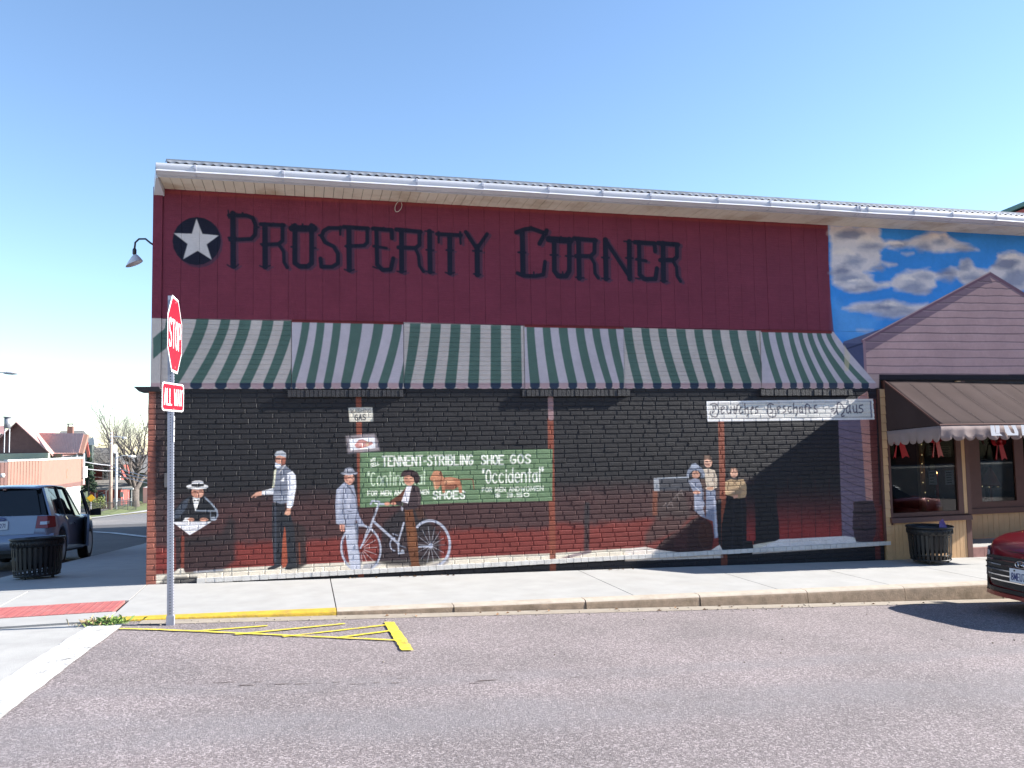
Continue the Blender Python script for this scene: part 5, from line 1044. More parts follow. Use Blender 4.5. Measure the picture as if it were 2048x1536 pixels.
fairy('fairy_lights', [at_y(x, y, RY+.2) for x, y in ((1948, 966), (1958, 972), (1985, 975), (2008, 972), (2032, 970), (2060, 966))], 'string of tiny lights along the recessed entrance window', .13)
# notices and sills of goods behind the glass
M['paper'] = mat('notice_paper', (.42, .38, .30), .85, .06, 20); M['paper2'] = mat('notice_paper_grey', (.46, .46, .47), .85, .06, 20); M['print'] = mat('notice_print', (.07, .07, .08), .8)
def notice(x0, y0, x1, y1, m, label, lines=6):
    a, b_ = at_y(x0, y0, .06), at_y(x1, y1, .06); t = thing('notice', (a[0], .06, b_[2]), label, 'notice', 'paper notices in the display window'); MB().box(a[0], b_[0], .052, .056, b_[2], a[2]).build('sheet', m, t)
    for k in range(lines):
        z = a[2]-(a[2]-b_[2])*(k+.8)/(lines+.6); MB().box(a[0]+.02, b_[0]-.02-random.random()*.05, .0495, .0515, z-.006, z+.006).build('print_line', M['print'], t)
notice(1879, 893, 1902, 914, M['paper'], 'cream notice high on the right of the display window'); notice(1856, 941, 1874, 969, M['paper2'], 'grey notice low beside the lit candle', 4); notice(1889, 941, 1908, 969, M['paper2'], 'grey notice low at the right edge of the display window', 5); notice(1856, 892, 1876, 910, M['paper'], 'cream notice behind the middle red bow', 5)
q = at_y(1864, 934, .055); t = thing('round_sticker', (q[0], .05, q[2]), 'round yellow sticker on the display window glass', 'sticker'); MB().lathe([(.055, -.002), (.055, .002)], (q[0], .048, q[2]), 18, 'y').build('disc', mat('sticker_yellow', (.42, .33, .12), .7), t)
q = at_y(1886, 985, .6); t = thing('display_table', (q[0], .6, .42), 'small white topped table standing inside the display window', 'table'); zt_ = at_y(1886, 993, .6)[2]
MB().lathe([(.19, zt_-.015), (.19, zt_)], (q[0], .6, 0), 18).build('table_top', M['card'], t); MB().lathe([(.012, .42), (.012, zt_-.015)], (q[0], .6, 0), 8).build('leg', M['card'], t)
for dx in (-.08, .09): MB().lathe([(.04, zt_), (.07, zt_+.05), (.066, zt_+.10), (.03, zt_+.12)], (q[0]+dx, .6, 0), 12).build('bowl', M['galv'], t, True)
# ------------------------------------------------------------------ stop sign on its punched post
q = on_ground(336, 1250, road_z); SX, SY = .66, -2.50; SZ = road_z(SX, SY)
st = thing('stop_sign', (SX, SY, SZ), 'red octagonal STOP sign with ALL WAY plate on a punched steel post at the corner', 'stop sign')
M['sign_red'] = mat('red_sign_sheeting', (.42, .008, .024), .4, .04, 2, co='object'); M['sign_white'] = mat('white_sign_sheeting', (.70, .70, .72), .4, .03, 2, co='object')
M['sign_back'] = mat('bare_aluminium', (.5, .5, .5), .4, .05, 3, metallic=.8); M['post_steel'] = mat('galvanised_post', (.33, .35, .42), .5, .1, 14, metallic=.35); M['hole'] = mat('hole_dark', (.015, .015, .02), .9)
top = at_y(333, 592, SY)[2]; lean = .0
def P3(z): return SX-.03*(z-SZ)/(top-SZ), SY
pw = .028
b = MB()
x1, y1 = P3(top)
def ring(x, y, z): return [(x-pw, y-pw, z), (x+pw, y-pw, z), (x+pw, y+pw, z), (x-pw, y+pw, z)]
b.hexa(ring(SX, SY, SZ-.2)+ring(x1, y1, top)); b.build('post', M['post_steel'], st)
nh = 118; hb = MB()
for i in range(nh):
    z = SZ+.03+(top-SZ-.06)*i/nh; x, y = P3(z)
    hb.lathe([(.0055, -.002), (.0055, .001)], (x, y-pw-.0005, z), 6, 'y'); hb.lathe([(.0055, -.001), (.0055, .002)], (x+pw+.0005, y, z), 6, 'x')
tag(hb.build('post_holes', M['hole'], st), kind='stuff')
b = MB().box(SX-pw-.008, SX+pw+.008, SY-pw-.008, SY+pw+.008, SZ-.05, SZ+.09); b.build('sleeve', M['post_steel'], st)
def plate(name, zc, outline, off, yaw, edge, red_in, text, th, tw, tilt=0.0):
    """sign plate facing +X (towards the right), local u = along the plate, v = up"""
    x0, y0 = P3(zc); nrm = np.array((math.cos(yaw), math.sin(yaw), 0)); u = np.array((-math.sin(yaw), math.cos(yaw), 0)); u2 = u+np.array((0, 0, tilt)); c0 = np.array((x0, y0, zc))+nrm*(pw+.006)+u*off
    pt = lambda p, d: tuple(c0+u2*p[0]+np.array((0, 0, p[1]))+nrm*d)
    p1 = MB().prism([pt(p, 0) for p in outline], nrm*.003).build(name, M['sign_white'], st)
    sc = lambda k: [(p[0]*(1-edge/abs(outline_r)) if 0 else p[0]*k, p[1]*k) for p in outline]
    outline_r = 1
    MB().prism([pt(p, .0032) for p in red_in], nrm*.0012).build('red_field', M['sign_red'], p1)
    b = MB(); adv = [ADV.get(ch, 1) for ch in text]; tot = sum(adv); x = -tw/2
    for ch, a in zip(text, adv):
        for stq in UP.get(ch, []):
            w = min(th*.06, .0075 if len(text) > 4 else .02)
            pts = [np.array((x+(.14+.70*s[0])*a*tw/tot, (s[1]-.5)*th)) for s in stq]
            for s0, s1 in zip(pts[:-1], pts[1:]):
                d = s1-s0; L = np.linalg.norm(d)+1e-9; d = d/L; nn = np.array((-d[1], d[0]))*w; e = d*w*.8
                b.prism([pt(k, .0046) for k in (s0-e+nn, s0-e-nn, s1+e-nn, s1+e+nn)], nrm*(.0008+random.uniform(0, .0002)))
        x += a*tw/tot
    b.build('lettering', M['sign_white'], p1)
    for v in (max(p[1] for p in outline)*.86, min(p[1] for p in outline)*.86):
        MB().lathe([(.011, 0), (.009, .006)], (0, 0, 0), 8).build('bolt', M['sign_back'], p1) if False else MB().prism([pt((.009*math.cos(a), v+.009*math.sin(a)), .0046) for a in lin_(0, 5.5, 8)], nrm*.006).build('bolt', M['sign_back'], p1)
R8 = .415
octo = [(R8*math.cos(rad(22.5+45*i)), R8*math.sin(rad(22.5+45*i))) for i in range(8)]
oin = [(p[0]*.935, p[1]*.935) for p in octo]
zs_ = (at_y(345, 587, SY)[2]+at_y(347, 754, SY)[2])/2
plate('stop_plate', zs_, octo, .0, rad(-2), .02, oin, 'STOP', .265, .66, -.0)
rr = lambda w, h, r: [(sx*(w-r)+r*math.cos(a), sy*(h-r)+r*math.sin(a)) for sx, sy, a0 in ((1, 1, 0), (-1, 1, 90), (-1, -1, 180), (1, -1, 270)) for a in (rad(a0), rad(a0+45), rad(a0+90))]
za = (at_y(342, 767, SY)[2]+at_y(342, 823, SY)[2])/2
plate('all_way_plate', za, rr(.238, .142, .035), -.03, rad(-17), .01, rr(.222, .126, .028), 'ALL WAY', .155, .40)
z0, z1 = at_y(344, 884, SY)[2], at_y(344, 833, SY)[2]
x_, y_ = P3((z0+z1)/2)
so = MB().box(x_+pw+.001, x_+pw+.003, y_-.03, y_+.032, z0, z1).build('sticker', M['sign_white'], st)
for k in range(3): MB().box(x_+pw+.0032, x_+pw+.0042, y_-.018, y_+.02, z0+.05+k*.075, z0+.066+k*.075).build('sticker_print', M['hole'], so)
# ------------------------------------------------------------------ slatted litter bins
M['bin_black'] = mat('black_bin_enamel', (.009, .009, .010), .5, .2, 12, co='object'); M['bag'] = mat('black_bin_liner', (.03, .03, .034), .3, .3, 8, co='object')
def litter_bin(loc, label):
    t = local_thing('litter_bin', loc, label, 'litter bin', 'black slatted litter bins'); R_, H_ = .335, .585
    ns_ = 30
    for k in range(ns_):
        a = 2*math.pi*(k+.5)/ns_; c, s = math.cos(a), math.sin(a); b = MB(); w = .019
        prof_ = [(R_-.035, .045), (R_-.02, .12), (R_-.008, .34), (R_, .47), (R_+.012, H_-.02)]
        for r_, z in prof_: b.v += [(r_*c-s*w, r_*s+c*w, z), (r_*c+s*w, r_*s-c*w, z), ((r_-.005)*c+s*w, (r_-.005)*s-c*w, z), ((r_-.005)*c-s*w, (r_-.005)*s+c*w, z)]
        b.f = [(4*i+j, 4*i+(j+1) % 4, 4*i+4+(j+1) % 4, 4*i+4+j) for i in range(len(prof_)-1) for j in range(4)]+[(0, 1, 2, 3), tuple(4*(len(prof_)-1)+j for j in (3, 2, 1, 0))]
        b.build('slat', M['bin_black'], t, off=(0, 0, 0))
    def hoop(r, z, rr_, nm): MB().tube([(r*math.cos(a), r*math.sin(a), z) for a in lin_(0, 2*math.pi, 31)], rr_, 6, False).build(nm, M['bin_black'], t, True, off=(0, 0, 0))
    hoop(R_+.018, H_-.012, .016, 'rim'); hoop(R_-.012, .42, .008, 'hoop'); hoop(R_-.022, .13, .008, 'hoop'); hoop(R_-.035, .05, .012, 'base_hoop')
    bd = MB(); n = 44
    for r_, z in ((R_+.004, .455), (R_+.012, H_-.03), (R_+.007, H_-.03), (R_-.001, .455)):
        for k in range(n): bd.v.append((r_*math.cos(2*math.pi*k/n), r_*math.sin(2*math.pi*k/n), z))
    bd.f = [(i*n+k, i*n+(k+1) % n, ((i+1) % 4)*n+(k+1) % n, ((i+1) % 4)*n+k) for i in range(4) for k in range(n)]; bd.build('top_band', M['bin_black'], t, True, off=(0, 0, 0))
    for k in range(22):
        a = 2*math.pi*k/22; c, s = math.cos(a), math.sin(a); MB().tube([((R_+.011)*c-.034*math.cos(q)*s, (R_+.011)*s+.034*math.cos(q)*c, .505+.034*math.sin(q)) for q in lin_(0, 2*math.pi, 13)], .006, 5, False).build('ring', M['bin_black'], t, True, off=(0, 0, 0))
    MB().lathe([(R_-.05, .03), (R_-.05, .045)], (0, 0, 0), 20).build('base', M['bin_black'], t, off=(0, 0, 0))
    for a in (45, 135, 225, 315): MB().lathe([(.022, .0), (.022, .035)], (.25*math.cos(rad(a)), .25*math.sin(rad(a)), 0), 8).build('foot', M['bin_black'], t, off=(0, 0, 0))
    l = MB(); n = 24
    for r_, z in ((.20, .17), (.235, .16), (.25, .26), (.27, .45), (.285, .55), (.325, .575), (.33, .53)):
        for k in range(n): a = 2*math.pi*k/n; j = 1+.025*math.sin(k*2.3+z*20); l.v.append((r_*j*math.cos(a), r_*j*math.sin(a), z+.006*math.sin(k*1.7)))
    l.f = [(i*n+k, i*n+(k+1) % n, (i+1)*n+(k+1) % n, (i+1)*n+k) for i in range(6) for k in range(n)]; l.build('liner', M['bag'], t, True, off=(0, 0, 0))
    return t
by = -.46; rb = litter_bin((11.32, by, walk_z(11.32, by)+.022), 'black slatted litter bin standing below the shop window')
rb.location.z = -.232; rb.scale = (.93, .93, .94)
lbin = litter_bin((-1.86, 2.25, walk_z(0, 2.25)+.004), 'black slatted litter bin in the shade behind the parked silver car'); lbin.rotation_euler = (-.06, 0, .4)
# crumpled wrapper sticking out of the right bin
w = MB(); q = (11.37, by-.22, rb.location.z+.57)
w.add([(q[0]-.06, q[1], q[2]-.03), (q[0]+.07, q[1]-.02, q[2]-.03), (q[0]+.03, q[1]+.02, q[2]+.10), (q[0]-.03, q[1]+.03, q[2]+.055), (q[0]+.05, q[1]+.05, q[2]+.03)], [(0, 1, 3), (1, 2, 3), (1, 4, 2), (4, 3, 2), (0, 3, 4)])
tag(w.build('wrapper', mat('purple_wrapper', (.13, .07, .22), .5, .4, 60)), 'crumpled purple wrapper poking out of the right litter bin', 'litter')
# ------------------------------------------------------------------ vehicles
def paint(name, col, metallic=.55, rough=.32):
    m = mat(name, col, rough, .04, 3, metallic=metallic, co='object', coat=.8); return m
M['silver'] = paint('silver_blue_car_paint', (.24, .285, .38), .35, .4); M['car_red'] = paint('dark_red_car_paint', (.22, .010, .020), .35, .3)
M['tyre'] = mat('tyre_rubber', (.02, .02, .021), .85, .15, 20, co='object'); M['rim'] = mat('alloy_rim', (.42, .43, .45), .3, .05, 5, metallic=.85, co='object'); M['trim_black'] = mat('black_plastic_trim', (.018, .018, .02), .5, .15, 20, co='object')
M['chrome'] = mat('chrome_trim', (.62, .62, .64), .12, .02, 3, metallic=1.0, co='object'); M['plate_white'] = mat('number_plate_white', (.68, .69, .72), .5, .04, 9, co='object'); M['plate_ink'] = mat('plate_ink_blue', (.03, .04, .14), .6, co='object')
M['lamp_red'] = mat('red_lamp_lens', (.26, .012, .018), .12, .08, 9, co='object', coat=.6); M['lamp_clear'] = mat('clear_lamp_lens', (.55, .56, .6), .08, .05, 9, metallic=.3, co='object', coat=.8)
def dark_glass(name, col=(.012, .014, .016)):
    m, n, b = new_mat(name); b.inputs['Base Color'].default_value = col+(1,); b.inputs['Roughness'].default_value = .03; b.inputs['Specular IOR Level'].default_value = .6; return m
M['car_glass'] = dark_glass('car_window_glass')
Z3 = (0, 0, 0)
def interp(xs, ys, x): return float(np.interp(x, xs, ys))
def car_body(root, name, m, X, wfun, zbfun, ztfun, crown=.03, tuck=.90):
    b = MB(); fr_ = (0, .06, .22, .45, .70, .90, 1.0); ww = (tuck, .965, .99, 1.0, .985, .955, .90)
    n = 2*(len(fr_)+2)-1
    for x in X:
        w, zb, zt = wfun(x), zbfun(x), ztfun(x); half = [(w*k, zb+(zt-zb)*f) for f, k in zip(fr_, ww)]+[(w*.72, zt+crown*.6), (0, zt+crown)]
        sec = [(y, z) for y, z in half]+[(-y, z) for y, z in half[-2::-1]]
        b.v += [(x, y, z) for y, z in sec]
    n = len(sec); b.f = [(i*n+k, (i+1)*n+k, (i+1)*n+k+1, i*n+k+1) for i in range(len(X)-1) for k in range(n-1)]+[tuple(range(n)), tuple((len(X)-1)*n+k for k in range(n-1, -1, -1))]
    o = b.build(name, m, root, off=Z3); smooth_by_angle(o, 32); return o
def wheel(root, x, y, R, side, steer=0):
    w = .22; y0, y1 = (y-w/2, y+w/2)
    t = MB().lathe([(R-.11, y0+.01), (R-.03, y0), (R-.005, y0+.03), (R, y0+.06), (R, y1-.06), (R-.005, y1-.03), (R-.03, y1), (R-.11, y1-.01)], (x, 0, R), 28, 'y', 0, False).build('tyre', M['tyre'], root, True, off=Z3)
    yo = y1 if side > 0 else y0; s = 1 if side > 0 else -1
    b = MB().lathe([(R-.11, yo-s*.01), (R-.13, yo-s*.015), (R-.14, yo-s*.05), (.03, yo-s*.06)], (x, 0, R), 24, 'y')
    for k in range(6):
        a = k*math.pi/3; c, sn = math.cos(a), math.sin(a); r0, r1 = .04, R-.125
        b.prism([(x+r0*c-.03*sn, yo-s*.012, R+r0*sn+.03*c), (x+r0*c+.03*sn, yo-s*.012, R+r0*sn-.03*c), (x+r1*c+.022*sn, yo-s*.016, R+r1*sn-.022*c), (x+r1*c-.022*sn, yo-s*.016, R+r1*sn+.022*c)], (0, -s*.025, 0))
    b.lathe([(.045, yo-s*.03), (.045, yo-s*.008), (.02, yo-s*.004)], (x, 0, R), 10, 'y').build('rim', M['rim'], t, off=Z3)
    return t
def plate_text(b, text, c0, u, v, nrm, h, w, lw):
    adv = [ADV.get(ch, 1) for ch in text]; tot = sum(adv); x = -w/2; c0, u, v, nrm = map(lambda q: np.array(q, float), (c0, u, v, nrm))
    for ch, a in zip(text, adv):
        for stq in UP.get(ch, []):
            pts = [np.array((x+(.14+.70*s[0])*a*w/tot, (s[1]-.5)*h)) for s in stq]
            for s0, s1 in zip(pts[:-1], pts[1:]):
                d = s1-s0; L = np.linalg.norm(d)+1e-9; d = d/L; nn = np.array((-d[1], d[0]))*lw; e = d*lw*.7
                b.prism([c0+u*k[0]+v*k[1] for k in (s0-e+nn, s0-e-nn, s1+e-nn, s1+e+nn)], nrm*(.001+random.uniform(0, .0003)))
        x += a*w/tot
    return b
# ---------------- silver SUV seen from behind, in the shade of the building
rear = np.array((-2.95, 7.8)); fwdv = np.array((-.13, 2.97)); fwdv = fwdv/np.linalg.norm(fwdv); rgt = np.array((fwdv[1], -fwdv[0]))
cc = rear - rgt*.93 + fwdv*1.41
suv = local_thing('parked_car', (cc[0], cc[1], ground_z(-5, cc[1])+.006), 'silver blue sport utility car parked in the shade with a front door open', 'car')
suv.rotation_euler = (0, .07, math.atan2(fwdv[1], fwdv[0]))
WB = 1.41; R_ = .37
def arch(x, base, r=.44):
    z = base
    for wx in (-WB, WB):
        d = abs(x-wx)
        if d < r: z = max(z, R_+math.sqrt(r*r-d*d)*.98)
    return z
X = sorted(set([-2.36, -2.33, -2.25, -2.1, -1.9, -.9, -.5, 0, .5, .9, 1.9, 2.05, 2.2, 2.3, 2.35]+[s*WB+d for s in (-1, 1) for d in (-.445, -.43, -.36, -.25, -.12, 0, .12, .25, .36, .43, .445)]))
wf = lambda x: interp([-2.36, -2.3, -2.1, -1.5, 0, 1.5, 2.0, 2.2, 2.35], [.84, .90, .945, .96, .96, .955, .91, .82, .62], x)
zt = lambda x: interp([-2.36, -2.3, -1.9, 0, 1.0, 1.2, 1.9, 2.2, 2.35], [.78, 1.04, 1.08, 1.04, 1.02, 1.05, .98, .90, .72], x)
zb = lambda x: arch(x, interp([-2.36, -2.2, -1.9, 1.9, 2.35], [.44, .34, .27, .25, .30], x))
car_body(suv, 'body', M['silver'], X, wf, zb, zt)
# cabin: dark glazed hull, then roof and pillars over it
lo = [(-2.20, .80), (-1.9, .86), (-.4, .87), (.6, .84), (1.25, .70)]; hi = [(-1.95, .62), (-1.7, .66), (-.6, .67), (.0, .65), (.35, .58)]
b = MB(); 
for s in (1, -1):
    pass
ringlo = [(x, y, 1.03) for x, y in lo]+[(x, -y, 1.03) for x, y in lo[::-1]]; ringhi = [(x, y, 1.60) for x, y in hi]+[(x, -y, 1.60) for x, y in hi[::-1]]
n = len(ringlo); b.v = ringlo+ringhi; b.f = [tuple(range(n-1, -1, -1)), tuple(range(n, 2*n))]+[(i, (i+1) % n, n+(i+1) % n, n+i) for i in range(n)]
b.build('cabin_glass', M['car_glass'], suv, off=Z3)
rb_ = MB(); xs_ = [-2.08, -2.03, -1.7, -1.1, -.5, 0, .3, .40]; 
for x in xs_:
    w = interp([-2.08, -1.9, -1.0, 0, .4], [.60, .66, .69, .67, .60], x); z = interp([-2.08, -1.8, -1.0, -.2, .4], [1.585, 1.63, 1.665, 1.655, 1.60], x)
    for k in lin_(-1, 1, 9): rb_.v.append((x, w*k, z+.035*(1-k*k)-.0*abs(k)))
rb_.f = [(i*9+k, (i+1)*9+k, (i+1)*9+k+1, i*9+k+1) for i in range(len(xs_)-1) for k in range(8)]
o = rb_.build('roof', M['silver'], suv, True, off=Z3); s_ = o.modifiers.new('thick', 'SOLIDIFY'); s_.thickness = .035; s_.offset = 0
def pillar(a, c, w, name='pillar', m=None):
    for s in (1, -1):
        A, C = np.array((a[0], s*a[1], a[2])), np.array((c[0], s*c[1], c[2])); dx = np.array((w/2, 0, 0)); dy = np.array((0, s*.03, 0))
        MB().hexa([A-dx-dy, A+dx-dy, A+dx+dy*.4, A-dx+dy*.4, C-dx*.8-dy, C+dx*.8-dy, C+dx*.8+dy*.4, C-dx*.8+dy*.4]).build(name, m or M['silver'], suv, off=Z3)
pillar((-1.98, .865, 1.02), (-1.84, .665, 1.61), .34); pillar((-1.0, .885, 1.02), (-.95, .675, 1.63), .07, 'pillar', M['trim_black']); pillar((-.02, .875, 1.02), (-.15, .665, 1.63), .08, 'pillar', M['trim_black']); pillar((1.02, .80, 1.0), (.28, .62, 1.61), .12)
# tail: hatch face, lamps, plate, bumper, wiper
MB().hexa([(-2.375, -.62, .70), (-2.375, .62, .70), (-2.30, .62, .70), (-2.30, -.62, .70), (-2.33, -.66, 1.05), (-2.33, .66, 1.05), (-2.25, .66, 1.05), (-2.25, -.66, 1.05)]).build('tailgate', M['silver'], suv, off=Z3)
MB().prism([(-2.262, -.70, 1.06), (-2.262, .70, 1.06), (-2.06, .56, 1.56), (-2.06, -.56, 1.56)], (.03, 0, .01)).build('rear_window', M['car_glass'], suv, off=Z3)
for s in (1, -1):
    MB().hexa([(-2.365, s*.64, .80), (-2.36, s*.86, .80), (-2.12, s*.955, .82), (-2.2, s*.7, .82), (-2.33, s*.66, 1.04), (-2.32, s*.83, 1.04), (-2.10, s*.93, 1.03), (-2.2, s*.7, 1.03)]).build('tail_lamp', M['lamp_red'], suv, off=Z3)
    MB().hexa([(-2.372, s*.72, .87), (-2.368, s*.84, .87), (-2.3, s*.87, .88), (-2.3, s*.72, .88), (-2.36, s*.72, .93), (-2.355, s*.84, .93), (-2.3, s*.87, .94), (-2.3, s*.72, .94)]).build('reversing_lamp', M['lamp_clear'], suv, off=Z3)
bp = MB(); xs_ = [(-2.30, -.95), (-2.42, -.80), (-2.46, -.4), (-2.47, 0), (-2.46, .4), (-2.42, .80), (-2.30, .95)]
for x, y in xs_: bp.v += [(x+.10, y, .38), (x+.02, y, .40), (x, y, .52), (x+.01, y, .64), (x+.07, y, .69)]
bp.f = [(i*5+k, (i+1)*5+k, (i+1)*5+k+1, i*5+k+1) for i in range(6) for k in range(4)]; bp.build('bumper', M['silver'], suv, True, off=Z3)
MB().box(-2.44, -2.2, -.8, .8, .33, .40).build('lower_bumper', M['trim_black'], suv, off=Z3)
pl = MB().hexa([(-2.392, -.16, .80), (-2.392, .16, .80), (-2.37, .16, .80), (-2.37, -.16, .80), (-2.372, -.16, .96), (-2.372, .16, .96), (-2.35, .16, .96), (-2.35, -.16, .96)]).build('number_plate', M['plate_white'], suv, off=Z3)
plate_text(MB(), '7F3W271', (-2.384, 0, .875), (0, -1, 0), (.12, 0, 1), (-1, 0, 0), .075, .26, .005).build('lettering', M['plate_ink'], pl, off=Z3)
em = MB().prism([(-2.362, .12*math.cos(a), 1.0+.045*math.sin(a)) for a in lin_(0, 6.0, 20)], (-.008, 0, 0)).build('badge', mat('blue_badge', (.02, .05, .22), .3, co='object'), suv, off=Z3)
MB().tube([(-2.372, .085, .995), (-2.372, .05, 1.018), (-2.372, .03, .985), (-2.372, 0, 1.0), (-2.372, -.04, 1.01), (-2.372, -.085, .995)], .006, 5).build('badge_script', M['chrome'], em, off=Z3)
MB().box(-2.10, -2.04, -.03, .03, 1.575, 1.6).build('brake_lamp', M['lamp_red'], suv, off=Z3)
# open front door on the kerb side (right side is -y)
H = np.array((.98, -.945, 0)); an = rad(13); ca, sa = math.cos(an), math.sin(an)
def dr(x, y, z):     # door closed lies along -x from the hinge; swing its rear edge outwards
    dx, dy = -x, y; return (H[0]+dx*ca-dy*sa*0, H[1]-(-dx)*sa*1.0+dy, z)
def dpt(l, z, th=0): return (H[0]-l*ca-th*sa, H[1]-l*sa+th*ca, z)
d = MB().prism([dpt(0, .34), dpt(1.08, .34), dpt(1.12, .7), dpt(1.10, 1.04), dpt(0, 1.04)], (0, .05, 0)).build('front_door', M['silver'], suv, off=Z3)
ins = MB().prism([dpt(.04, .40, .055), dpt(1.02, .40, .055), dpt(1.04, .98, .055), dpt(.04, .98, .055)], (0, .02, 0)).build('door_lining', M['trim_black'], d, off=Z3)
tl = lambda l, z: (dpt(l, z)[0], dpt(l, z)[1]+(z-1.04)*.34, z)
MB().tube([tl(.02, 1.04), tl(.72, 1.56), tl(1.0, 1.58), tl(1.09, 1.04)], .028, 6).build('door_frame', M['trim_black'], d, off=Z3)
MB().prism([tl(.06, 1.05), tl(.72, 1.54), tl(.98, 1.56), tl(1.06, 1.05)], (0, .008, 0)).build('door_window', M['car_glass'], d, off=Z3)
mi = MB(); q = np.array(dpt(.16, 1.08)); mi.v = []
mi.hexa([q+np.array(p) for p in ((-.06, -.30, -.07), (.08, -.28, -.06), (.08, -.06, -.06), (-.06, -.06, -.07), (-.06, -.29, .10), (.06, -.27, .09), (.06, -.06, .06), (-.06, -.06, .07))])
mi.build('wing_mirror', M['trim_black'], d, off=Z3)
MB().hexa([(2.1, -.86, .70), (2.3, -.62, .70), (2.3, -.5, .70), (2.05, -.8, .7), (1.95, -.88, .90), (2.25, -.66, .88), (2.2, -.5, .88), (1.95, -.8, .9)]).build('headlamp', M['lamp_clear'], suv, off=Z3)
MB().hexa([(2.1, .86, .70), (2.3, .62, .70), (2.3, .5, .70), (2.05, .8, .7), (1.95, .88, .90), (2.25, .66, .88), (2.2, .5, .88), (1.95, .8, .9)]).build('headlamp', M['lamp_clear'], suv, off=Z3)
for s in (1, -1):
    for x in (-WB, WB): wheel(suv, x, s*.84, R_, s)
MB().box(-2.2, 2.1, -.72, .72, .24, .62).build('underbody', M['trim_black'], suv, off=Z3)
for s in (1, -1): MB().tube([(-.42, s*.965, .86), (-.55, s*.975, .87), (-.68, s*.965, .86)], .014, 6).build('door_handle', M['chrome'], suv, off=Z3)
# ---------------- red sedan nosing into the picture on the right
NX, NY = 9.92, -3.54
sed = local_thing('parked_car', (NX+2.30, NY, road_z(NX+2.3, NY)+.006), 'dark red sedan parked at the kerb on the right with its grille towards the corner', 'car')
sed.rotation_euler = (0, -.0417, math.pi)
WB = 1.38; R_ = .33
noseY = [0, .30, .50, .66, .78, .86, .90, .915]; noseX = [2.315, 2.295, 2.25, 2.17, 2.05, 1.89, 1.70, 1.45]
fx = lambda y: float(np.interp(abs(y), noseY, noseX))
X = sorted(set([-2.33, -2.28, -2.2, -2.0, -.9, -.4, 0, .4, .9]+noseX+[s*WB+d for s in (-1, 1) for d in (-.395, -.38, -.31, -.2, -.08, .08, .2, .31, .38, .395)]))
wf = lambda x: interp([-2.33, -2.2, -1.9, -1.2, 1.45, 1.70, 1.89, 2.05, 2.17, 2.25, 2.295, 2.315], [.70, .80, .88, .915, .915, .90, .86, .78, .66, .50, .30, .12], x)
zt = lambda x: interp([-2.33, -2.25, -1.8, -1.0, 0, .85, 1.2, 1.75, 2.05, 2.2, 2.28, 2.315], [.70, .98, 1.02, .98, .93, .97, .955, .88, .81, .755, .70, .66], x)
zb = lambda x: arch(x, interp([-2.33, -2.1, -1.8, 1.8, 2.1, 2.315], [.40, .30, .22, .20, .19, .20], x), .39)
car_body(sed, 'body', M['car_red'], X, wf, zb, zt, .03, .93)
lo = [(-1.75, .70), (-1.2, .80), (0, .83), (.5, .80), (1.1, .68)]; hi = [(-1.0, .54), (-.75, .57), (-.3, .58), (.0, .57), (.15, .52)]
ringlo = [(x, y, .94) for x, y in lo]+[(x, -y, .94) for x, y in lo[::-1]]; ringhi = [(x, y, 1.36) for x, y in hi]+[(x, -y, 1.36) for x, y in hi[::-1]]
b = MB(); n = 10; b.v = ringlo+ringhi; b.f = [tuple(range(n-1, -1, -1)), tuple(range(n, 2*n))]+[(i, (i+1) % n, n+(i+1) % n, n+i) for i in range(n)]; b.build('cabin_glass', M['car_glass'], sed, off=Z3)
rb_ = MB(); xs_ = [-1.1, -.8, -.4, 0, .2]
for x in xs_:
    z = interp([-1.1, -.6, -.2, .2], [1.34, 1.385, 1.39, 1.35], x)
    for k in lin_(-1, 1, 9): rb_.v.append((x, .59*k, z+.03*(1-k*k)))
rb_.f = [(i*9+k, (i+1)*9+k, (i+1)*9+k+1, i*9+k+1) for i in range(len(xs_)-1) for k in range(8)]
o = rb_.build('roof', M['car_red'], sed, True, off=Z3); s_ = o.modifiers.new('thick', 'SOLIDIFY'); s_.thickness = .03; s_.offset = 0
def strip(y0, y1, zlo, zhi, name, m, parent=sed, out=.012, n=18, th=.012):
    b = MB()
    for y in lin_(y0, y1, n):
        a, c = (zlo(y) if callable(zlo) else zlo), (zhi(y) if callable(zhi) else zhi); x = fx(y)+out
        lean = lambda z: -max(z-.56, 0)*.10
        b.v += [(x+lean(a), y, a), (x+lean(c), y, c), (x+lean(c)-th, y, c), (x+lean(a)-th, y, a)]
    b.f = [(i*4+k, (i+1)*4+k, (i+1)*4+(k+1) % 4, i*4+(k+1) % 4) for i in range(n-1) for k in range(4)]+[(0, 1, 2, 3), tuple((n-1)*4+k for k in (3, 2, 1, 0))]
    return b.build(name, m, parent, off=Z3)
gz0 = lambda y: interp([0, .48, .60, .82], [.30, .31, .40, .555], abs(y)); gz1 = lambda y: interp([0, .5, .70, .82], [.665, .66, .635, .60], abs(y))
gr = strip(-.80, .80, gz0, gz1, 'grille', M['trim_black'], n=33, out=.034)
for k, (z, w) in enumerate(((.375, .50), (.435, .58), (.495, .66), (.555, .74), (.61, .70))): strip(-w, w, z, z+.014, 'grille_bar', M['chrome'], gr, .046, 25)
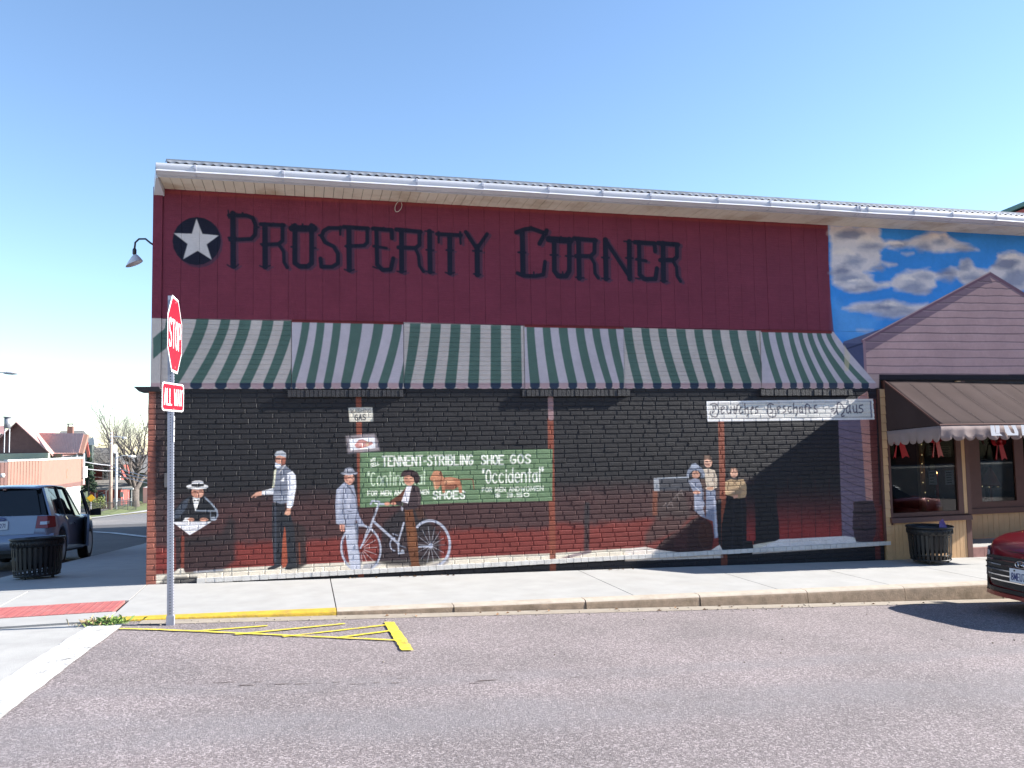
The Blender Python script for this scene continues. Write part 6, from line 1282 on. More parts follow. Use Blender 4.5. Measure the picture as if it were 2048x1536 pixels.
for s in (1, -1):
    strip(s*.60, s*.885, lambda y: interp([.6, .885], [.635, .66], abs(y)), lambda y: interp([.6, .885], [.70, .745], abs(y)), 'headlamp', M['lamp_clear'], out=.03)
    strip(s*.62, s*.86, lambda y: interp([.62, .70, .86], [.26, .22, .24], abs(y)), lambda y: interp([.62, .70, .86], [.30, .40, .46], abs(y)), 'bumper_inset', M['trim_black'], out=.03)
    strip(s*.66, s*.885, lambda y: interp([.66, .885], [.40, .555], abs(y)), lambda y: interp([.66, .885], [.425, .62], abs(y)), 'lamp_blade', M['lamp_clear'], out=.036)
strip(-.85, .85, .19, .235, 'bumper_lip', M['car_red'], out=.04); strip(-.60, .60, .245, .29, 'air_intake', M['trim_black'], out=.034)
# maker's badge: slanted letter in an oval
bd = MB(); q0 = np.array((fx(0)+.052, 0, .60)); bd.tube([q0+np.array((0, .075*math.cos(a), .040*math.sin(a))) for a in lin_(0, 2*math.pi, 25)], .007, 6, False)
for s in (1, -1): bd.tube([q0+np.array((0, s*.038+.012, -.030)), q0+np.array((0, s*.030-.012, .030))], .007, 6)
bd.tube([q0+np.array((0, .034, -.008)), q0+np.array((0, -.034, .008))], .006, 6); bd.build('badge', M['chrome'], sed, True, off=Z3)
pp = MB().box(fx(0)+.048, fx(0)+.056, -.155, .155, .395, .548).build('number_plate', M['plate_white'], sed, off=Z3)
tb = plate_text(MB(), '8MEU797', (fx(0)+.0565, 0, .458), (0, 1, 0), (0, 0, 1), (1, 0, 0), .078, .27, .0052); tb.build('lettering', M['plate_ink'], pp, off=Z3)
for s in (1, -1): MB().lathe([(.011, 0), (.009, .005)], (fx(0)+.0565, s*.09, .525), 8, 'x').build('plate_screw', M['trim_black'], pp, off=Z3) if False else MB().prism([(fx(0)+.0565, s*.085+.011*math.cos(a), .527+.011*math.sin(a)) for a in lin_(0, 5.5, 8)], (.004, 0, 0)).build('plate_screw', M['trim_black'], pp, off=Z3)
strip(-.62, .62, .72, .726, 'hood_edge', M['trim_black'], out=-.01)
for s in (1, -1):
    for x in (-WB, WB): wheel(sed, x, s*.80, R_, s)
    MB().hexa([(.62, s*.86, .95), (.80, s*.86, .95), (.80, s*.99, .97), (.66, s*.99, .97), (.62, s*.9, 1.03), (.78, s*.9, 1.03), (.78, s*.98, 1.05), (.66, s*.98, 1.05)]).build('wing_mirror', M['car_red'], sed, off=Z3)
MB().box(-2.1, 2.0, -.72, .72, .20, .55).build('underbody', M['trim_black'], sed, off=Z3)

# ---------------- across the street behind the viewer: what the shop window mirrors
wc = copy_tree(sed); wc.location = (17.2, -10.6, road_z(17.2, -10.6)+.006); wc.rotation_euler = (0, .0417, 0)
wc['label'] = 'white sedan across the street, seen only as a reflection in the shop window'; M['car_white'] = paint('white_car_paint', (.62, .63, .66), .1)
for ch in wc.children:
    if ch.name.split('.')[0] in ('body', 'roof', 'wing_mirror', 'bumper_lip'):
        ch.data = ch.data.copy(); ch.data.materials.clear(); ch.data.materials.append(M['car_white'])
    if ch.name.split('.')[0] in ('number_plate',):
        for k in list(ch.children): bpy.data.objects.remove(k)
ob = thing('shop_row', (20, -24, 0), 'dark brick shop row across the street, mirrored in the display window', 'building')
MB().box(-6, 60, -36, -24, -3, 7.2).build('wall', M['brick_red'], ob)
for k in range(16):
    x = -4+k*4; MB().box(x, x+2.6, -24.03, -23.98, -.5, 2.3).build('shop_window', M['car_glass'], ob); MB().box(x+.5, x+1.9, -24.03, -23.98, 3.9, 5.9).build('window', M['car_glass'], ob)
MB().box(-6.2, 60.2, -24.3, -23.7, 6.9, 7.3).build('cornice', M['brown_trim'], ob); MB().box(-6, 60, -24, -20.5, -2.5, .25).build('pavement', M['concrete'], ob)
# ------------------------------------------------------------------ the far side of the side street
def P(px, py, d): return at(px, py, d)
M['brown_metal'] = mat('tan_brown_metal_siding', (.27, .145, .11), .7, .06, 2); M['brown_dark'] = mat('dark_brown_boards', (.16, .083, .072), .75, .12, 4); M['roof_red'] = mat('faded_red_metal_roof', (.52, .29, .255), .55, .07, 2)
M['pale_green'] = mat('pale_green_siding', (.42, .46, .36), .8, .06, 2); M['house_white'] = mat('white_house_paint', (.58, .57, .55), .7, .04, 3); M['shingle'] = mat('grey_shingles', (.20, .19, .18), .9, .25, 5); M['red_wall'] = mat('red_house_paint', (.34, .075, .06), .75, .12, 2)
M['house_green'] = mat('grey_green_siding', (.17, .20, .18), .8, .1, 2); M['wood_pole'] = mat('weathered_pole', (.40, .29, .24), .9, .15, 4); M['pale_pole'] = mat('pale_metal_pole', (.50, .51, .54), .5, .08, 3); M['window_dark'] = dark_glass('dark_house_window', (.03, .035, .04))
M['iron'] = mat('black_iron', (.02, .02, .022), .5); M['wire'] = mat('overhead_wire', (.42, .42, .45), .6); M['brick_chim'] = mat('chimney_brick', (.22, .11, .09), .9, .2, 6)
# --- flat fascia building with brown metal siding (in front), its white garage below
D0 = 52
A, B_, C_ = P(14, 990, 47), P(81, 990, 49), P(168, 990, 58)
def up(p, z): return (p[0], p[1], z)
zt0, zb0 = P(81, 921, 49)[2], P(81, 975, 49)[2]
gz = ground_z(-14, 40)
fb = thing('flat_roof_shop', tuple(up(B_, gz)), 'low flat roofed shop with a wide tan brown metal fascia across the side street', 'shop building')
L0 = P(-30, 990, 46)
back = np.array((-9., 9., 0))
def wall(p, q, z0, z1, th, name, m, parent):
    p, q = np.array(p[:2]), np.array(q[:2]); d = (q-p)/np.linalg.norm(q-p); nn = np.array((-d[1], d[0]))*th
    return MB().hexa([(p[0], p[1], z0), (q[0], q[1], z0), (q[0]+nn[0], q[1]+nn[1], z0), (p[0]+nn[0], p[1]+nn[1], z0), (p[0], p[1], z1), (q[0], q[1], z1), (q[0]+nn[0], q[1]+nn[1], z1), (p[0]+nn[0], p[1]+nn[1], z1)]).build(name, m, parent)
def sided(p, q, n, z0, z1, name, m, parent, rib=.05):
    p, q = np.array(p[:2]), np.array(q[:2])
    for i in range(n):
        a, c = p+(q-p)*i/n, p+(q-p)*(i+1)/n; d = (q-p)/np.linalg.norm(q-p); wall(a+d*.012, c-d*.012, z0, z1, .06, name, m, parent)
A2 = P(14.5, 990, 47)
sided(A2, B_, 11, zb0, zt0, 'fascia_panel', M['brown_metal'], fb); sided(B_, C_, 12, zb0, zt0, 'fascia_panel', M['brown_metal'], fb); sided(L0, A2, 6, zb0-2.2, zt0-.05, 'dark_panel', M['brown_dark'], fb)
for p, q in ((A2, B_), (B_, C_)): wall(p-np.array((0, .06, 0)), q-np.array((0, .06, 0)), zt0, zt0+.10, .3, 'parapet_cap', M['house_white'], fb)
wall(A2+np.array((.0, .5, 0)), B_+np.array((0, .5, 0)), gz-.5, zb0+.02, .2, 'lower_wall', M['brown_dark'], fb)
Wc = P(158, 990, 57); wall(B_+np.array((.2, .6, 0)), Wc+np.array((0, .4, 0)), gz-1, zb0-.28, .2, 'garage_wall', M['house_white'], fb); wall(B_+np.array((.0, .3, 0)), C_+np.array((0, .3, 0)), zb0-.28, zb0, .2, 'eave_board', M['brown_dark'], fb)
MB().hexa([up(L0, zb0), up(A2+np.array((0, .1, 0)), zb0), up(B_+np.array((0, .1, 0)), zb0), up(L0+back, zb0), up(L0, zt0-.1), up(A2+np.array((0, .1, 0)), zt0-.1), up(B_+np.array((0, .1, 0)), zt0-.1), up(L0+back, zt0-.1)]).build('flat_roof', M['shingle'], fb)
MB().hexa([up(B_+np.array((0, .1, 0)), zb0), up(C_+np.array((0, .1, 0)), zb0), up(C_+back, zb0), up(L0+back, zb0), up(B_+np.array((0, .1, 0)), zt0-.1), up(C_+np.array((0, .1, 0)), zt0-.1), up(C_+back, zt0-.1), up(L0+back, zt0-.1)]).build('flat_roof', M['shingle'], fb)
q = P(169, 944, 58); MB().box(q[0]-.1, q[0]+.12, q[1]-.5, q[1]+.3, P(169, 955, 58)[2], P(169, 933, 58)[2]).build('end_sign', M['house_white'], fb)
q = P(5, 951, 46.5); MB().lathe([(.10, -.12), (.14, 0), (.10, .12)], q, 10).build('wall_lamp', M['house_white'], fb, True)
for x in (C_,): MB().tube([up(x+np.array((-.3, 0, 0)), gz-1), up(x+np.array((-.3, 0, 0)), zb0)], .06, 6).build('porch_post', M['pale_pole'], fb)
# faint old lettering on the fascia
sc = MB(); u = (C_-B_)/np.linalg.norm((C_-B_)[:2])
for k, ch in enumerate(('E', 'A', 'K', 'C')):
    pc = P(115+k*7, 947, 52.2+k*.7); plate_text(sc, ch, (pc[0], pc[1]-.12, pc[2]), u, (0, 0, 1), (0, -1, 0), .55, .5, .03)
sc.build('faded_lettering', mat('faded_lettering_paint', (.24, .19, .12), .9), fb)
# --- house with the pinkish metal roof above it
gd = 60
rh = thing('metal_roof_house', tuple(P(60, 1000, gd)), 'house with faded red metal roof and dark brown gable above the flat roofed shop', 'house')
g0, g1, g2 = P(-12, 892, 60), P(35, 846, 60), P(100, 907, 60); rb1 = P(98, 857, 72)
zbase = P(60, 925, 60)[2]
MB().prism([up(g0, g0[2]), g1, g2, up(g2, P(100, 907, 60)[2]-.05), up(g0, P(60, 907, 60)[2]-.0)], (0, .3, 0)).build('gable', M['brown_dark'], rh)
rv = rb1-g1; rv[2] = P(98, 857, 72)[2]-g1[2]
rv = np.array((rv[0], rv[1], -.0))
def roofplane(a, c, vec, name, m, parent, n, th=.08):
    a, c, vec = map(lambda q: np.array(q, float), (a, c, vec))
    for i in range(n):
        p0, p1 = a+vec*(i/n+.002), a+vec*((i+1)/n-.002); q0, q1 = c+vec*(i/n+.002), c+vec*((i+1)/n-.002); MB().hexa([q0, q1, p1, p0, q0+(0, 0, th), q1+(0, 0, th), p1+(0, 0, th), p0+(0, 0, th)]).build(name, m, parent)
ov = np.array((0, -.35, 0))
roofplane(g1+ov, g2+np.array((.25, -.35, -.2)), rv, 'roof_panel', M['roof_red'], rh, 9); roofplane(g1+ov, g0+np.array((-.25, -.35, -.2)), rv, 'roof_panel', M['roof_red'], rh, 9)
# cross wing with its roof slope facing the street
k0, k1, k2, k3 = P(78, 868, 62), P(168, 869, 58), P(158, 906.5, 57), P(109, 906, 59)
nrib = 13
for i in range(nrib):
    a0, a1 = k0+(k1-k0)*(i/nrib), k0+(k1-k0)*((i+1)/nrib); c0, c1 = k3+(k2-k3)*(i/nrib), k3+(k2-k3)*((i+1)/nrib)
    d_ = (a1-a0)*.02; MB().hexa([c0+d_, c1-d_, a1-d_, a0+d_, c0+d_+(0, 0, .08), c1-d_+(0, 0, .08), a1-d_+(0, 0, .08), a0+d_+(0, 0, .08)]).build('roof_panel', M['roof_red'], rh)
e2 = P(175, 908, 62); MB().prism([k2, k1, k1+(.0, .4, 0), k2+(0, .4, 0)], (.25, 0, 0)).build('barge_board', M['brown_metal'], rh); MB().prism([k1, e2, e2+(0, 0, -.25), k1+(0, 0, -.25)], (.1, .3, 0)).build('barge_board', M['red_wall'], rh)
MB().prism([k2+(.1, .3, 0), k1+(.1, .3, -.1), P(166, 908, 60)], (0, .1, 0)).build('gable', M['brown_metal'], rh)
zl = P(60, 924, 58)[2]-.6
wall(P(-12, 925, 59.5), P(96, 925, 59.5), zl, P(60, 906.5, 59.5)[2], .3, 'upper_wall', M['pale_green'], rh)
for k in range(5): wall(P(-12, 925, 59.45), P(96, 925, 59.45), P(60, 908+k*3.4, 59.5)[2]-.012, P(60, 908+k*3.4, 59.5)[2], .05, 'clapboard', M['pale_green'], rh)
for x0, x1, m_ in ((93, 101, M['house_white']), (101, 122, M['window_dark']), (122, 131, M['house_white']), (133, 142, M['house_white'])): wall(P(x0, 925, 60), P(x1, 925, 60), zl, P(x0, 908, 60)[2]+(.0 if m_ is M['window_dark'] else -.2), .2, 'window' if m_ is M['window_dark'] else 'wall_pier', m_, rh)
for x in (154, 168): MB().tube([up(P(x, 925, 57.5), zl-1), P(x, 907, 57.5)], .06, 6).build('porch_post', M['pale_pole'], rh)
for y_ in (P(150, 906.5, 58.2),): MB().hexa([P(101, 910, 61), P(168, 910, 60), P(168, 910, 62), P(101, 910, 63), P(101, 906.8, 61), P(168, 906.8, 60), P(168, 906.8, 62), P(101, 906.8, 63)]).build('porch_beam', M['brown_dark'], rh)
nb_ = thing('brown_house', tuple(P(-10, 1000, 70)), 'dark brown roofed house at the left edge behind the flue pipe', 'house')
MB().prism([P(-40, 900, 70), P(-40, 872, 70), P(9, 869, 70), P(9, 873, 70), P(9, 900, 70)], (0, 3, 0)).build('roof', M['brown_dark'], nb_); MB().prism([P(-40, 860, 72), P(9, 853, 72), P(9, 869, 70), P(-40, 870, 70)], (0, .1, .1)).build('roof_slope', M['roof_red'], nb_)
MB().prism([P(-40, 960, 70), P(-40, 898, 70), P(8, 898, 70), P(8, 960, 70)], (0, 3, 0)).build('wall', M['red_wall'], nb_)
fl = thing('flue_pipe', tuple(P(15, 875, 56)), 'shiny metal flue with flat cap rising behind the brown fascia', 'flue')
q0, q1, q2 = P(14.5, 857, 56), P(14.5, 835, 56), P(14.5, 833, 56)
MB().lathe([(.20, q0[2]), (.20, q1[2])], (q0[0], q0[1], 0), 14).build('pipe', M['galv'], fl, True); MB().lathe([(.30, q1[2]), (.28, q2[2])], (q0[0], q0[1], 0), 14).build('cap', M['galv'], fl, True)
for dx in (-.15, .15): MB().tube([(q0[0]+dx, q0[1], P(14, 905, 56)[2]), (q0[0]+dx, q0[1], q0[2]+.1)], .03, 6).build('leg', M['pale_pole'], fl)
# --- hip roofed house with chimney
hh = thing('hip_roof_house', tuple(P(150, 1000, 92)), 'dark hipped roof house with a brick chimney behind the metal roofs', 'house')
hp = [P(112, 871, 90), P(188, 884, 90), P(195, 890, 97), P(118, 876, 97)]; r0, r1 = P(121, 862, 93), P(167, 861, 93)
b = MB(); b.add([P(110, 885, 90), P(186, 885, 90), P(192, 885, 100), P(116, 885, 100), r0, r1], [(0, 1, 5, 4), (1, 2, 5), (2, 3, 4, 5), (3, 0, 4), (3, 2, 1, 0)]); b.build('roof', M['shingle'], hh)
MB().hexa([P(114, 960, 91), P(184, 960, 91), P(188, 960, 99), P(118, 960, 99), P(114, 884, 91), P(184, 884, 91), P(188, 884, 99), P(118, 884, 99)]).build('wall', M['house_green'], hh)
q = P(141, 866, 91.5); ch = MB().box(q[0]-.28, q[0]+.28, q[1]-.28, q[1]+.28, q[2]-1, P(141, 853, 91.5)[2]).build('chimney', M['brick_chim'], hh)
for sx_ in (-.25, .25): MB().box(q[0]+sx_-.03, q[0]+sx_+.03, q[1]-.2, q[1]+.2, P(141, 853, 91.5)[2], P(141, 849, 91.5)[2]).build('cap_leg', M['house_white'], ch)
MB().box(q[0]-.34, q[0]+.34, q[1]-.3, q[1]+.3, P(141, 849, 91.5)[2], P(141, 847, 91.5)[2]).build('cap', M['galv'], ch)
MB().prism([P(177, 890, 88), P(179, 878, 88), P(187, 873, 88), P(190, 890, 88)], (0, 1.2, 0)).build('dormer', M['house_white'], hh)
# --- red two storey house with grey roofs and porch
hz = ground_z(-16, 92)
r_ = thing('red_house', tuple(up(P(215, 1015, 98), hz)), 'red two storey house with grey shingle roofs and a white railed front porch', 'house')
def ph(x0, x1, y0, y1, d, th, name, m, parent): return MB().prism([P(x0, y1, d), P(x1, y1, d), P(x1, y0, d), P(x0, y0, d)], (.0, th, 0)).build(name, m, parent)
ph(178, 242, 930, 1022, 100, 5, 'wall', M['red_wall'], r_)
MB().add([P(170, 930, 97), P(222, 930, 97), P(222, 930, 106), P(170, 930, 106), P(178, 892, 101), P(190, 892, 101)], [(0, 1, 5, 4), (1, 2, 5), (2, 3, 4, 5), (3, 0, 4), (3, 2, 1, 0)]).build('roof', M['shingle'], r_)
MB().add([P(190, 932, 98.5), P(250, 930, 98.5), P(250, 928, 107), P(190, 930, 107), P(191, 895, 102), P(224, 895, 102)], [(0, 1, 5, 4), (1, 2, 5), (2, 3, 4, 5), (3, 0, 4), (3, 2, 1, 0)]).build('roof', M['shingle'], r_)
ph(205, 216, 934, 959, 99.2, .3, 'bay_window', M['house_white'], r_); ph(208, 213, 936, 957, 99.0, .1, 'window', M['window_dark'], r_); ph(222, 240, 930, 960, 99.4, .4, 'bay_window', M['house_white'], r_); ph(226, 230, 937, 955, 99.2, .1, 'window', M['window_dark'], r_); ph(232, 236, 937, 955, 99.2, .1, 'window', M['window_dark'], r_)
ph(217, 244, 928, 931.5, 98, .5, 'eave_trim', M['house_white'], r_)
MB().add([P(165, 978, 94), P(266, 976, 94), P(258, 959, 99), P(176, 960, 99)], [(0, 1, 2, 3)]).add([P(165, 981, 94), P(266, 979, 94), P(258, 979, 99), P(176, 981, 99)], [(0, 1, 2, 3)]).add([P(165, 981, 94), P(266, 979, 94), P(266, 976, 94), P(165, 978, 94)], [(0, 1, 2, 3)]).build('porch_roof', M['shingle'], r_)
ph(244, 266, 976, 979, 93.8, .3, 'porch_fascia', M['house_white'], r_)
for x in (170, 190, 212, 232, 246, 256, 263): ph(x-.6, x+.6, 979, 1016, 94.2, .12, 'porch_post', M['house_white'], r_)
for y in (998, 1001): ph(226, 262, y-.7, y+.7, 94.3, .1, 'porch_rail', M['house_white'], r_)
for i in range(16): ph(227+i*2.2, 227.7+i*2.2, 1000, 1012, 94.32, .06, 'baluster', M['house_white'], r_)
ph(240, 246, 984, 994, 99.9, .1, 'window', M['house_white'], r_); ph(206, 208, 989, 1004, 94.5, .3, 'porch_curtain', mat('pale_blue_cloth', (.2, .45, .5), .8), r_); ph(196, 206, 983, 1012, 98.8, .2, 'doorway', M['window_dark'], r_)
# --- grey green house further right, mostly behind the tree
g_ = thing('green_house', tuple(up(P(275, 1010, 108), hz)), 'grey green house with pale eaves behind the bare tree', 'house')
ph(240, 296, 940, 1020, 112, 6, 'wall', M['house_green'], g_); MB().add([P(232, 944, 109), P(300, 946, 109), P(300, 944, 119), P(232, 944, 119), P(240, 912, 114), P(300, 908, 114)], [(0, 1, 5, 4), (1, 2, 5), (2, 3, 4, 5), (3, 0, 4), (3, 2, 1, 0)]).build('roof', M['shingle'], g_)
ph(268, 278, 960, 985, 111.6, .2, 'window', M['window_dark'], g_); ph(266, 280, 958, 960, 111.4, .2, 'window_trim', M['house_white'], g_); ph(286, 300, 975, 1012, 106, 3, 'side_porch', M['house_white'], g_); ph(246, 262, 945, 962, 111.7, .2, 'window', M['window_dark'], g_)
for k in range(6): ph(241, 266, 946+k*5, 946.5+k*5, 111.75, .1, 'clapboard', M['house_green'], g_)
# --- poles, lamps, wires
def pole(px, ptop, pbase, d, r0, r1, m, name, label, cat, group=None):
    a, c = on_ground(px, pbase), None; t = thing(name, (0, 0, 0), label, cat, group); dd = np.dot(a-CAM, FWD); c = P(px, ptop, dd); t.location = tuple(a); OFF[t.name] = tuple(a)
    MB().tube([(a[0], a[1], a[2]-.5), (a[0], a[1], c[2])], [r0, r1], 10).build('pole', m, t, True); return t, np.array((a[0], a[1], c[2])), dd
pa, pat, dA = pole(220.5, 863, 1027, 90, .19, .13, M['wood_pole'], 'utility_pole', 'weathered wooden utility pole with a long side arm on the far pavement', 'utility pole', 'utility poles on the far pavement')
MB().tube([P(221, 874, dA), P(236, 873, dA), P(248, 875, dA)], .05, 6).build('lamp_arm', M['pale_pole'], pa); MB().lathe([(.05, -.1), (.22, -.06), (.18, .08), (.05, .1)], P(249, 875.5, dA), 10).build('lamp_head', M['pale_pole'], pa)
for k in range(4): MB().lathe([(.10, -.08), (.12, 0), (.10, .08)], P(222, 866+k*7, dA), 8).build('insulator', M['house_white'], pa)
pb, pbt, dB = pole(231.5, 905, 1026, 92, .15, .12, M['pale_pole'], 'utility_pole', 'pale utility pole carrying a grey transformer drum', 'utility pole', 'utility poles on the far pavement')
q = P(227, 910, dB); MB().lathe([(.30, P(0, 911, dB)[2]), (.34, P(0, 909, dB)[2]), (.34, P(0, 896, dB)[2]), (.26, P(0, 893.5, dB)[2])], (q[0], q[1], 0), 14).build('transformer', M['pale_pole'], pb, True)
MB().tube([P(232, 917, dB), P(246, 911, dB), P(258, 911.5, dB)], .05, 6).build('lamp_arm', M['pale_pole'], pb); q = P(264, 912.5, dB); MB().lathe([(.12, -.14), (.40, -.08), (.36, .05), (.1, .12)], q, 12).build('lamp_head', M['house_white'], pb)
def wires(name, pairs, label, sag=.5):
    t = thing(name, tuple(pairs[0][0]), label, 'overhead wires')
    for a, c in pairs:
        a, c = np.array(a), np.array(c); MB().tube([a+(c-a)*u-np.array((0, 0, sag*4*u*(1-u))) for u in lin_(0, 1, 12)], .04, 4).build('wire', M['wire'], t)
wires('overhead_wires', [(P(-20, 858, 60), P(221, 931, dA)), (P(-20, 880, 60), P(221, 942, dA)), (P(221, 931, dA), P(420, 962, 70)), (P(221, 938, dA), P(420, 966, 70)), (P(232, 948, dB), P(420, 974, 75))], 'thin overhead wires running across to the far utility poles')
lp = thing('street_lamp', tuple(up(P(-40, 1010, 40), ground_z(-16, 30))), 'grey cobra head street lamp reaching in from the left edge', 'street lamp')
q = P(-40, 745, 40); MB().tube([up(q, ground_z(q[0], q[1])), up(q, q[2]), P(-20, 741, 40), P(10, 744, 40)], .06, 8).build('pole', M['pale_pole'], lp, True)
hd = MB(); qh = P(22, 746, 40); n = 10
for u, w, h in ((-.32, .05, .04), (-.2, .13, .07), (.05, .17, .09), (.25, .12, .07), (.34, .03, .03)):
    for k in range(n): a = 2*math.pi*k/n; hd.v.append((qh[0]+u, qh[1]+w*math.cos(a), qh[2]+h*math.sin(a)))
hd.f = [(i*n+k, i*n+(k+1) % n, (i+1)*n+(k+1) % n, (i+1)*n+k) for i in range(4) for k in range(n)]+[tuple(range(n)), tuple(40+k for k in range(n-1, -1, -1))]; hd.build('lamp_head', M['pale_pole'], lp, True)
# --- trees and shrubs
M['bark'] = mat('grey_bark', (.12, .10, .09), .95, .3, 5); M['twig'] = mat('pale_twig', (.105, .098, .102), .95, .2, 5); M['needle'] = mat('spruce_needles', (.03, .055, .03), .9, .35, 8); M['shrub_leaf'] = mat('shrub_leaves', (.16, .19, .06), .9, .35, 8)
tb_ = on_ground(270, 1020); dT = np.dot(tb_-CAM, FWD); tr = thing('bare_tree', tuple(tb_), 'large bare winter tree with forked trunk beside the brick building corner', 'tree')
s_ = dT/1650; rr_ = np.random.default_rng(21)
trunk, limbs, twigs = MB(), MB(), MB()
def tp(px, py, dy=0): q = P(px, py, dT); return q+np.array((0, dy, 0))
trunk.tube([(tb_[0], tb_[1], tb_[2]-.4), tp(269, 1000), tp(270, 978)], [.62, .50, .46], 10)
def grow(p, d, L, r, lev):
    n = 4; pts = [p]; dd = d.copy()
    for i in range(n):
        dd = dd+rr_.normal(0, .13, 3)+np.array((0, 0, .06)); dd /= np.linalg.norm(dd); pts.append(pts[-1]+dd*L/n)
    rs = [r*(1-.55*i/n) for i in range(n+1)]; (limbs if lev < 3 else twigs).tube(pts, rs, 6 if lev < 3 else 3, False)
    if lev >= 5: return
    k = 2+int(rr_.integers(1, 3)) if lev < 4 else 3
    for j in range(k):
        u = rr_.uniform(.35, 1.0); i = min(int(u*n), n-1); q = pts[i]+(pts[i+1]-pts[i])*(u*n-i)
        a = rr_.normal(0, 1, 3); a -= dd*a.dot(dd); a /= np.linalg.norm(a)+1e-9; nd = dd*.75+a*rr_.uniform(.45, .85); nd /= np.linalg.norm(nd)
        grow(q, nd, L*rr_.uniform(.55, .78), r*.5*(1-.3*u), lev+1)
    grow(pts[-1], dd, L*.7, rs[-1], lev+1)
for (x1, y1, r) in ((236, 925, .17), (222, 915, .13), (250, 885, .26), (262, 920, .26), (283, 905, .28), (300, 945, .30), (275, 880, .26), (292, 890, .22)):
    a = tp(270, 980, rr_.uniform(-.2, .2)); c = tp(x1, y1, rr_.uniform(-2.5, 2.5)); v = c-a; grow(a, v/np.linalg.norm(v), np.linalg.norm(v)*.85, r*1.1, 1)
trunk.build('trunk', M['bark'], tr, True); limbs.build('branches', M['bark'], tr, True); tag(twigs.build('twigs', M['twig'], tr), kind='stuff')
def leafy(mb, c, rx, ry, rz, n, s, rng):
    for i in range(n):
        a = rng.normal(0, 1, 3); a /= np.linalg.norm(a); q = np.array(c)+a*np.array((rx, ry, rz))*rng.uniform(.35, 1.05)**.6; u = rng.normal(0, 1, 3); u /= np.linalg.norm(u); w = np.cross(u, a); w /= np.linalg.norm(w)+1e-9; k = s*rng.uniform(.6, 1.5)
        mb.add([q-u*k, q+w*k*.5, q+u*k, q-w*k*.5], [(0, 1, 2, 3)])
sb = on_ground(180, 1024); dS = 84; sp = thing('spruce_tree', tuple(up(P(178, 1005, dS), P(178, 1030, dS)[2])), 'thin ragged evergreen standing at the end of the brown fascia', 'tree')
MB().tube([P(178, 1030, dS), P(178, 908, dS)], [.16, .03], 7).build('trunk', M['bark'], sp); cr = MB(); rg = np.random.default_rng(5)
for k in range(26):
    y = 905+k*3.0; w = (2+k*.62)*rg.uniform(.6, 1.15)
    for sgn in (-1, 1): q0, q1 = P(178, y, dS), P(178+sgn*w*rg.uniform(.6, 1), y+3+rg.uniform(-1, 3), dS); q1 = q1+np.array((0, rg.uniform(-.5, .5), 0)); [leafy(cr, q0+(q1-q0)*u, .14, .14, .1, 16, .10, rg) for u in (.3, .55, .8, 1)]
cr.build('crown', M['needle'], sp)
sh = thing('garden_shrub', tuple(P(185, 1018, 82)), 'loose yellow green shrub behind the iron fence', 'shrub'); cr = MB()
for k in range(14): leafy(cr, P(168+k*2.9, 1006+rg.uniform(-6, 5), 82+rg.uniform(-1, 1)), .45, .45, .5, 80, .09, rg)
cr.build('foliage', M['shrub_leaf'], sh); MB().tube([P(186, 1026, 82), P(186, 1006, 82)], .06, 5).build('stem', M['bark'], sh)
q = P(182, 996, 80); ys = thing('yellow_sign', tuple(up(q, P(182, 1026, 80)[2])), 'small yellow diamond road sign beside the shrub', 'road sign'); k = .38
MB().prism([(q[0]-k, q[1], q[2]), (q[0], q[1], q[2]-k), (q[0]+k, q[1], q[2]), (q[0], q[1], q[2]+k)], (0, .03, 0)).build('plate', mat('yellow_sign_paint', (.72, .40, .01), .6), ys); MB().tube([(q[0], q[1]+.05, P(182, 1030, 80)[2]), (q[0], q[1]+.05, q[2]+.2)], .03, 6).build('post', M['pale_pole'], ys)
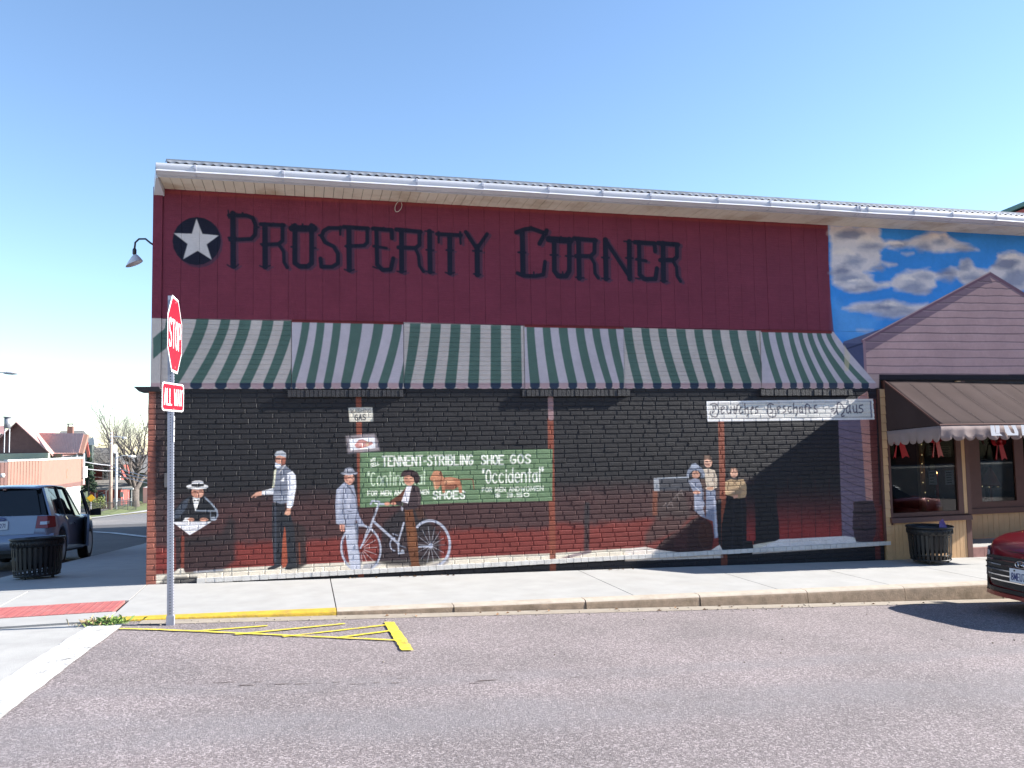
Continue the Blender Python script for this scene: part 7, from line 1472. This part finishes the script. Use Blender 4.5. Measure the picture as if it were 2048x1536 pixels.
# --- iron fence, far kerb walk, far planting
fe = thing('iron_fence', tuple(P(165, 1028, 88)), 'black iron railing fence along the far pavement', 'fence')
fa, fc = on_ground(160, 1031), on_ground(272, 1024); fh = 1.15
nbar = 60
for i in range(nbar+1):
    q = fa+(fc-fa)*i/nbar; r0 = .035 if i % 10 == 0 else .016; MB().tube([q-(0, 0, .6), q+(0, 0, fh+(.1 if i % 10 == 0 else 0))], r0, 4).build('post' if i % 10 == 0 else 'paling', M['iron'], fe)
for h in (.12, fh-.06): MB().tube([fa+(0, 0, h), fc+(0, 0, h)], .025, 4).build('rail', M['iron'], fe)
ws = [on_ground(x, y)[:2] for x, y in ((150, 1042), (200, 1036), (250, 1029), (330, 1020))]; b = MB()
for p in ws: b.v += [(p[0], p[1], ground_z(*p)+.05), (p[0]-1.0, p[1]+5.5, ground_z(p[0], p[1]+5.5)+.05)]
b.f = [(2*i, 2*i+2, 2*i+3, 2*i+1) for i in range(len(ws)-1)]; tag(b.build('far_sidewalk', M['concrete']), kind='structure')
b = MB()
for p in ws: b.v += [(p[0]-1.0, p[1]+5.5, ground_z(p[0], p[1]+5.5)+.04), (p[0]-8, p[1]+60, ground_z(p[0], p[1]+60)+.05)]
b.f = [(2*i, 2*i+2, 2*i+3, 2*i+1) for i in range(len(ws)-1)]; tag(b.build('far_lawn', M['grass']), kind='structure')
# --- corner of a green metal roof above the gutter at the far right
gr_ = thing('green_roof_building', tuple(P(2060, 470, 24)), 'corner of a green metal roof showing above the gutter at the right edge', 'building')
M['green_roof'] = mat('green_metal_roof', (.10, .20, .17), .5, .08, 3)
a, c = P(2002, 430, 24), P(2110, 386, 24); MB().hexa([a, c, c+(3, 4, 0), a+(3, 4, 0), a+(0, 0, .12), c+(0, 0, .12), c+(3, 4, .12), a+(3, 4, .12)]).build('roof', M['green_roof'], gr_); MB().prism([P(2025, 450, 24.1), P(2120, 450, 24.1), P(2120, 392, 24.1), P(2030, 424, 24.1)], (1, 2, 0)).build('gable', M['red_wall'], gr_)
MB().box(P(2040, 440, 25)[0], P(2140, 440, 25)[0], P(2040, 440, 25)[1]+.5, P(2040, 440, 25)[1]+8, -.3, P(2040, 440, 25)[2]).build('wall', M['brown_dark'], gr_)
